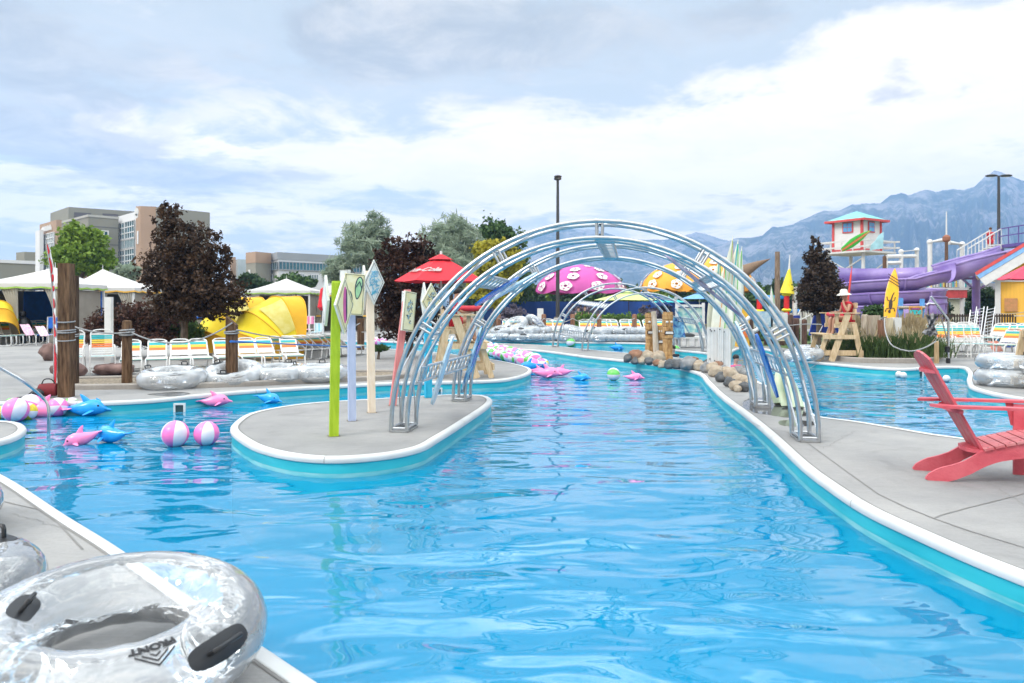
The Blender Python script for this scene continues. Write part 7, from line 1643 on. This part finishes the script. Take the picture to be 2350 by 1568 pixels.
wpost('stump_post','pale round topped stump post left in the right planter',1985,722,812,16,STUMP,'round',22.6)
wpost('stump_post','wide pale stump post beside the brown post in the right planter',2006,724,812,19,STUMP,'sq',22.4)
wpost('wooden_post','red brown timber post in the grass below the yellow surfboard',2023,735,815,12,FPOST,'sq',21.6)
wpost('white_post','white square post right of the yellow surfboard',2056,729,812,17,WPAINT,'sq',22)
wpost('wooden_post','cream edged timber post under the yellow surfboard',2039,730,803,14,wood('cream_wood',(.50,.42,.28),(.66,.58,.42)),'sq',21.9)
wpost('wooden_post','short straw coloured post with rope at the planter corner',2149.5,783,834,10,wood('tan_wood',(.38,.25,.13),(.52,.38,.22)),'round')
dq=23.2;pa=A(2041,731,dq);pb=A(2054,616,dq+.3);root=thing('surfboard','upright yellow orange surfboard with dark stripes and a lizard silhouette','surfboard',pa)
YB=mat('board_yellow_orange',(.90,.42,.015),.3,var=.05,scale=1.2,col2=(.92,.55,.02));DK=mat('board_dark_print',(.05,.03,.02),.5)
bd=sboard(root,(0,0,0),pb-pa,.40,.06,-.15,YB,[],'board_body',.85)
zz=(pb-pa);LL=zz.length;zz.normalize();xx=Vector((math.cos(-.15),math.sin(-.15),0));xx=(xx-zz*xx.dot(zz)).normalized();yy=zz.cross(xx);Mb=Matrix(((xx.x,yy.x,zz.x,0),(xx.y,yy.y,zz.y,0),(xx.z,yy.z,zz.z,0),(0,0,0,1)))
for i in range(3): mb=MB();u=LL*(.80-.055*i);mb.prism([(-.19,u+.09),(.19,u-.10),(.19,u-.075),(-.19,u+.115)],.006,Mb@Matrix.Translation((0,-.036,0)));mb.build('printed_stripe',DK,bd,False)
mb=MB();M2=Mb@Matrix.Translation((-.02,-.038,0));u=LL*.27
mb.prism(ellp(.055,.17,0,u,.05,16),.006,M2);mb.prism(ellp(.038,.06,-.01,u-.23,0,12),.006,M2);mb.prism([(-.02,u+.14),(.02,u+.14),(.045,u+.30),(.075,u+.40),(.055,u+.41),(.01,u+.30)],.006,M2)
for (x0,z0,x1,z1,x2,z2) in ((-.03,u+.10,-.11,u+.13,-.13,u+.22),(.03,u+.10,.10,u+.15,.11,u+.24),(-.03,u-.12,-.11,u-.16,-.13,u-.24),(.03,u-.12,.11,u-.10,.14,u-.19)):
    for (a,b_,c_,d_) in ((x0,z0,x1,z1),(x1,z1,x2,z2)):
        n_=Vector((-(d_-b_),c_-a)).normalized()*.011;mb.prism([(a-n_.x,b_-n_.y),(c_-n_.x,d_-n_.y),(c_+n_.x,d_+n_.y),(a+n_.x,b_+n_.y)],.006,M2)
    mb.prism(ellp(.018,.018,x2,z2,0,8),.006,M2)
mb.build('lizard_silhouette',DK,bd,False)
pa=A(1941,690,22.5);pb=A(1955,612,22.9);root=thing('surfboard','narrow red surfboard standing on edge behind the lifeguard hat','surfboard',pa);sboard(root,(0,0,-.6),pb-pa,.26,.06,1.15,mat('board_bright_red',(.72,.03,.02),.3),[(.0,WPAINT,.018)],'board_body',.7)
b=A(2100,705,27);b.z=0;k=27/F;q=lambda x,y,dd=0:A(x,y,27+dd)-b
root=thing('kids_sign','small wooden sign reading KIDS hung between two blue posts','sign',b)
for (x,yt) in ((2067,684),(2116.5,686)): mb=MB();mb.cyl((q(x,0).x,0,0),(q(x,0).x,0,q(0,yt).z),.085,n=10);mb.build('blue_post',mat('post_blue',(.10,.32,.70),.5),root)
mb=MB();mb.cyl(q(2062,706,-.1),q(2122,706,-.1),.055,n=8);mb.build('cross_beam',STUMP,root)
mb=MB();mb.box(q(2101,717,-.2),(.46,.05,.44));s_=mb.build('sign_frame',mat('sign_orange_wood',(.55,.24,.05),.7,scale=6,col2=(.66,.34,.09)),root,False);mb=MB();mb.box(q(2101,717,-.235),(.36,.03,.33));mb.build('sign_panel',mat('sign_brown',(.25,.10,.05),.7),s_,False)
text_obj('lettering','KIDS',.20,Matrix.Translation(q(2101,717.5,-.26))@Matrix.Rotation(R(90),4,'X'),mat('letter_turquoise',(.03,.55,.60),.5),s_,.004,bold=.012)
mb=MB();mb.box(q(2101,709,-.26),(.26,.01,.05));mb.build('purple_strip',mat('sign_purple',(.30,.08,.25),.7),s_,False);mb=MB();mb.box(q(2103,726,-.26),(.20,.01,.05));mb.build('green_strip',mat('sign_lime_strip',(.30,.50,.08),.7),s_,False)
# pool lift
b=G(2176,834);d=b.y;q=lambda x,y,dd=0:A(x,y,d+dd)-b;root=thing('pool_lift','steel pool lift with a bent arm and a grey mesh sling','pool lift',b)
mb=MB();mb.tube([(0,0,0),q(2177,800),q(2176.5,733)],.032,10);mb.build('mast',STEEL,root);mb=MB();mb.cyl((0,0,0),(0,0,.14),.055,n=12);mb.build('base_socket',BLK,root)
mb=MB();mb.cyl(q(2175.5,733),q(2136.6,681),.034,n=10);mb.build('arm',STEEL,root);mb=MB();mb.cyl(q(2176,790,.05),q(2158,720,.05),.016,n=8);mb.build('strut',STEEL,root)
mb=MB();mb.box(q(2174,802,-.06),(.09,.10,.16));mb.build('control_box',BLK,root,False)
for (x0,x1) in ((2126,2152),): mb=MB();mb.tube([q(x0,700),q(x0+6,696),q(x1,698)],.018,7);mb.build('spreader_bar',STEEL,root)
for x0,x1,y1 in ((2138,2126,700),(2138,2151,698),(2128,2128,724),(2150,2152,724)): mb=MB();mb.cyl(q(x0,683 if y1<710 else 699),q(x1,y1),.008,n=5);mb.build('chain',STEEL,root)
SLG=mat('grey_mesh_sling',(.22,.22,.23),.9,var=.35,scale=6,bump=.6,bscale=14);mb=MB();vs=[];n=12
prs=[(2124,722,2153,721),(2127,732,2150,730),(2130,742,2145,742),(2130,750,2144,750),(2122,758,2150,758),(2116,765,2153,766),(2124,770,2146,771)]
for (x0,y0,x1,y1) in prs:
    for i in range(n+1):
        u=i/n;vs.append(q(x0+(x1-x0)*u,y0+(y1-y0)*u+2*math.sin(u*9+y0),.10*math.sin(u*PI*3+y0*.3)))
mb.add(vs,[(j*(n+1)+i,j*(n+1)+i+1,(j+1)*(n+1)+i+1,(j+1)*(n+1)+i) for j in range(len(prs)-1) for i in range(n)]);mb.build('sling',SLG,root)
def rope3(pts,label,r=.018):
    mb=MB();mb.tube(catmull(pts,.15),r,6);return tag(mb.build('rope',ROPE),label,'rope')
rope3([A(2030,732,21.3),A(2033,765,20.6),A(2050,795,20.1),A(2085,806,19.9),A(2120,799,20.0),A(2148,783,20.3)],'thick pale rope drooping from the surfboard post to the planter corner post')
rope3([A(1975,762,24),A(1998,748,23.5),A(2028,728,22.9)],'pale rope from the lifeguard stand to the post under the surfboard',.016);rope3([A(1990,750,24),A(2010,735,23.3),A(2036,727,22.8)],'second pale rope coil beside the stumps in the right planter',.016)
rope3([A(1750,742,30),A(1800,747,28),A(1850,744,26),A(1885,745,24)],'pale rope strung behind the right end of the big arch',.018)
# leaning silver truss pieces and picket fence at right
for i,(x0,y0,x1,y1) in enumerate(((2238,778,2250,704),(2226,778,2236,712),(2262,772,2275,704))):
    b=A(x0,705,30);b.z=0;root=thing('ladder_truss','silver lattice truss leaning by the purple column, %s of three'%['middle','left','right'][i],'truss',b,0,'leaning silver trusses');e=A(x1,y1,30.5)-b;s=Vector((.22,0,0));mb=MB();mb.cyl((-.16,0,0),e-s*.7,.022,n=6);mb.cyl((.16,0,0),e+s*.7,.022,n=6)
    for j in range(12): a_1=Vector((-.16,0,0)).lerp(e-s*.7,j/12);b_1=Vector((.16,0,0)).lerp(e+s*.7,(j+.7)/12.2);mb.cyl(a_1,b_1,.012,n=5)
    mb.build('lattice',ALU,root)
b=A(2130,705,33);b.z=0;root=thing('picket_fence','dark brown picket fence between the planter and the yellow hut','fence',b);mb=MB();PF=wood('dark_fence_wood',(.035,.025,.02),(.08,.055,.04));k=33/F
for i in range(34): mb=MB();mb.box((i*.118,0,.62),(.05,.04,1.24));mb.build('picket',PF,root,False)
for z_ in (.2,1.15): mb=MB();mb.box((1.95,.04,z_),(4.1,.05,.07));mb.build('fence_rail',PF,root,False)
tree('dark green tree behind the purple column',2255,655,760,48,[(2250,690,28,30),(2275,700,26,34),(2240,712,24,18)],6000,.14,DGR,61,.1,limbs=3)
tree('dark green tree under the slide left of the mast',2155,665,760,52,[(2150,700,24,30),(2165,720,20,20)],4500,.14,DGR,62,.1,limbs=3)
# ---------------------------------------------------------------- playground glimpsed behind the arch
b=A(1784,705,34);b.z=0;k=34/F;root=thing('tall_pole','tall round weathered timber pole left of the yellow cone flag','pole',b);mb=MB();mb.tube([(0,0,0),(0,0,2),(0,0,HC+(HY-578)*k)],[.13,.125,.11],12);mb.build('pole',wood('grey_brown_pole',(.15,.10,.07),(.30,.22,.16)),root)
pa=A(1775,745,33.5);root=thing('surfboard','pale white surfboard leaning on the tall timber pole','surfboard',pa);sboard(root,(0,0,0),A(1770,656,33.6)-pa,.36,.06,.4,WPAINT,[(.5,STR[1],.02)],'board_body',.6)
PR=mat('play_red',(.70,.02,.02),.4);PB_=mat('play_blue',(.01,.28,.75),.4);PY=mat('play_yellow',(.80,.66,.02),.5)
d=44;b=A(1770,705,d);b.z=0;q=lambda x,y,dd=0:A(x,y,d+dd)-b;root=thing('playground_structure','colourful play frame with red posts, blue beams and a yellow cone flag','play structure',b)
for x,yt in ((1743,674),(1805,672)):
    mb=MB();mb.cyl((q(x,0).x,0,0),q(x,yt),.16,n=12);mb.build('red_post',PR,root)
    for yy_ in (yt+4,yt+40): mb=MB();mb.sphere(q(x,yy_),(.30,.2,.14),10,6);mb.build('yellow_clamp',PY,root)
for (x0,y0,x1,y1) in ((1735,682,1803,683),(1690,714,1740,716),(1800,714,1834,714)): mb=MB();mb.cyl(q(x0,y0,.1),q(x1,y1,.1),.12,n=10);mb.build('blue_beam',PB_,root)
mb=MB();mb.cyl(q(1806,674),q(1812,612),.42,.03,10);mb.build('yellow_cone',PY,root);mb=MB();mb.cyl(q(1811,620),q(1812.5,585),.07,.02,8);mb.build('white_tip',WPAINT,root)
mb=MB();mb.cyl((q(1824,0).x,0,0),q(1824,658),.14,n=10);mb.build('white_post',WPAINT,root)
mb=MB();mb.box(q(1766,727,.6),(3.2,1.6,.16));mb.build('blue_platform',mat('play_navy',(.01,.03,.25),.5),root,False)
for i,(x,h_,w_) in enumerate(((1690,727,10),(1705,722,9),(1722,716,13),(1738,724,10),(1758,728,9),(1776,720,12),(1795,717,12),(1812,722,18),(1827,730,14),(1846,733,12))):
    wpost('palisade_post','dark brown palisade post, %s from the left beyond the right pool'%ordn[i],x,h_,778,w_,wood('palisade_wood',(.06,.035,.03),(.16,.09,.07)),'round',30+.4*(i%3),'dark palisade posts beyond the right pool')
mb=MB();mb.box((0,0,0),(.72,.04,.62));o=mb.build('framed_notice',[mat('notice_blue',(.20,.42,.62),.6,scale=5,col2=(.6,.68,.70))],None,False);o.location=A(1752,733,29);tag(o,'light blue framed notice on the palisade left of the tall pole','notice')
mb=MB();mb.box((0,0,0),(.66,.04,.66));o=mb.build('framed_notice',[mat('notice_white',(.55,.62,.66),.6,scale=4,col2=(.75,.75,.72))],None,False);o.location=A(1788,737,29);tag(o,'white framed notice on the palisade right of the tall pole','notice')
mb=MB();mb.box((0,0,0),(.62,.04,.50));o=mb.build('blank_placard',mat('placard_cream',(.62,.56,.40),.7),None,False);o.location=A(1796,767,27);tag(o,'plain cream placard in the shrubs behind the arch leg','placard')
mb=MB();mb.torus((0,0,0),.27,.075,24,10,0,Matrix.Rotation(R(90),3,'X'));o=mb.build('life_ring',WPAINT);o.location=A(1727,744,28);tag(o,'white life ring hanging on the dark palisade','life ring')
o_=thing('yellow_banner_box','yellow locker with an orange and blue panel by the palisade','locker',A(1703,770,29)*1);o_.location.z=0
mb=MB();mb.box((0,0,.75),(.45,.4,1.5));mb.build('locker_body',mat('locker_yellow',(.75,.42,.03),.6),o_,False);mb=MB();mb.box((.0,-.22,.55),(.42,.03,.35));mb.build('striped_panel',ORAS,o_,False)
# white stair railing on the lawn
b=A(1850,705,31);b.z=0;q=lambda x,y,dd=0:A(x,y,31+dd)-b;root=thing('stair_rail','white tubular stair railing between the palisade and the dark tree','railing',b)
for dd in (0,.9):
    mb=MB();mb.tube([q(1832,722,dd),q(1838,708,dd),q(1862,707,dd),q(1884,708,dd)],.03,7);mb.build('top_rail',WPAINT,root);mb=MB();mb.tube([q(1836,735,dd),q(1862,722,dd),q(1884,722,dd)],.025,7);mb.build('mid_rail',WPAINT,root)
    for x in (1838,1850,1862,1873,1884): mb=MB();mb.cyl((q(x,0,dd).x,dd,0),q(x,708,dd),.025,n=6);mb.build('rail_post',WPAINT,root)
mb=MB();mb.prism([(0,0),(1.1,.1),(.9,.9),(.2,.75)],.08,Matrix.Translation(A(1862,775,27)-A(1862,775,27)));o=mb.build('kickboard_stack',mat('dark_blue_tarp',(.01,.04,.30),.7),None,False);o.location=A(1856,770,27);tag(o,'dark blue tarp bundle on the lawn under the stair railing','tarp')
# long handled skimmer leaning at the ring
mb=MB();mb.cyl(A(1848,824,21.8),A(1888,748,22.6),.014,n=7);mb.sphere(A(1846,826,21.7),(.16,.10,.03),10,6);tag(mb.build('cleaning_pole',STEEL),'slim silver cleaning pole leaning on the right lifeguard stand','pole')
# brown spike and trees behind
b=A(1705,705,60);b.z=0;q=lambda x,y,dd=0:A(x,y,60+dd)-b;root=thing('thorn_sculpture','brown pointed thorn shape sticking out right of the orange umbrella','sculpture',b);mb=MB();mb.tube([q(1690,640),q(1712,620),q(1740,606),q(1768,594)],[.75,.5,.25,.02],12);mb.build('thorn',mat('thorn_brown',(.20,.13,.08),.7),root);mb=MB();mb.tube([(-.4,0,0),(-.3,0,2),q(1690,642)],[.5,.45,.6],12);mb.build('stem',MC['thorn_brown'],root)
g=random.Random(5);xs=list(range(1090,1880,30))
for i,x in enumerate(xs):
    if 1250<x<1310 and 0:continue
    d=g.uniform(85,120);y=g.uniform(662,676) if x<1640 else g.uniform(650,672);m=[DGR,MGR,GRN,DGR][i%4];w=g.uniform(20,30)
    tree('%s tree in the belt behind the blue fence'%['dark green','mid green','light green','dark green'][i%4],x,y,725,d,[(x,(y+705)/2-6,w,(705-y)/2+4),(x+g.uniform(-8,8),y+14,w*.7,12),(x,700,w*1.05,12)],1500,.42,m,100+i,.14,limbs=2,grp='%s trees behind the blue fence'%['dark green','mid green','light green','dark green'][i%4])
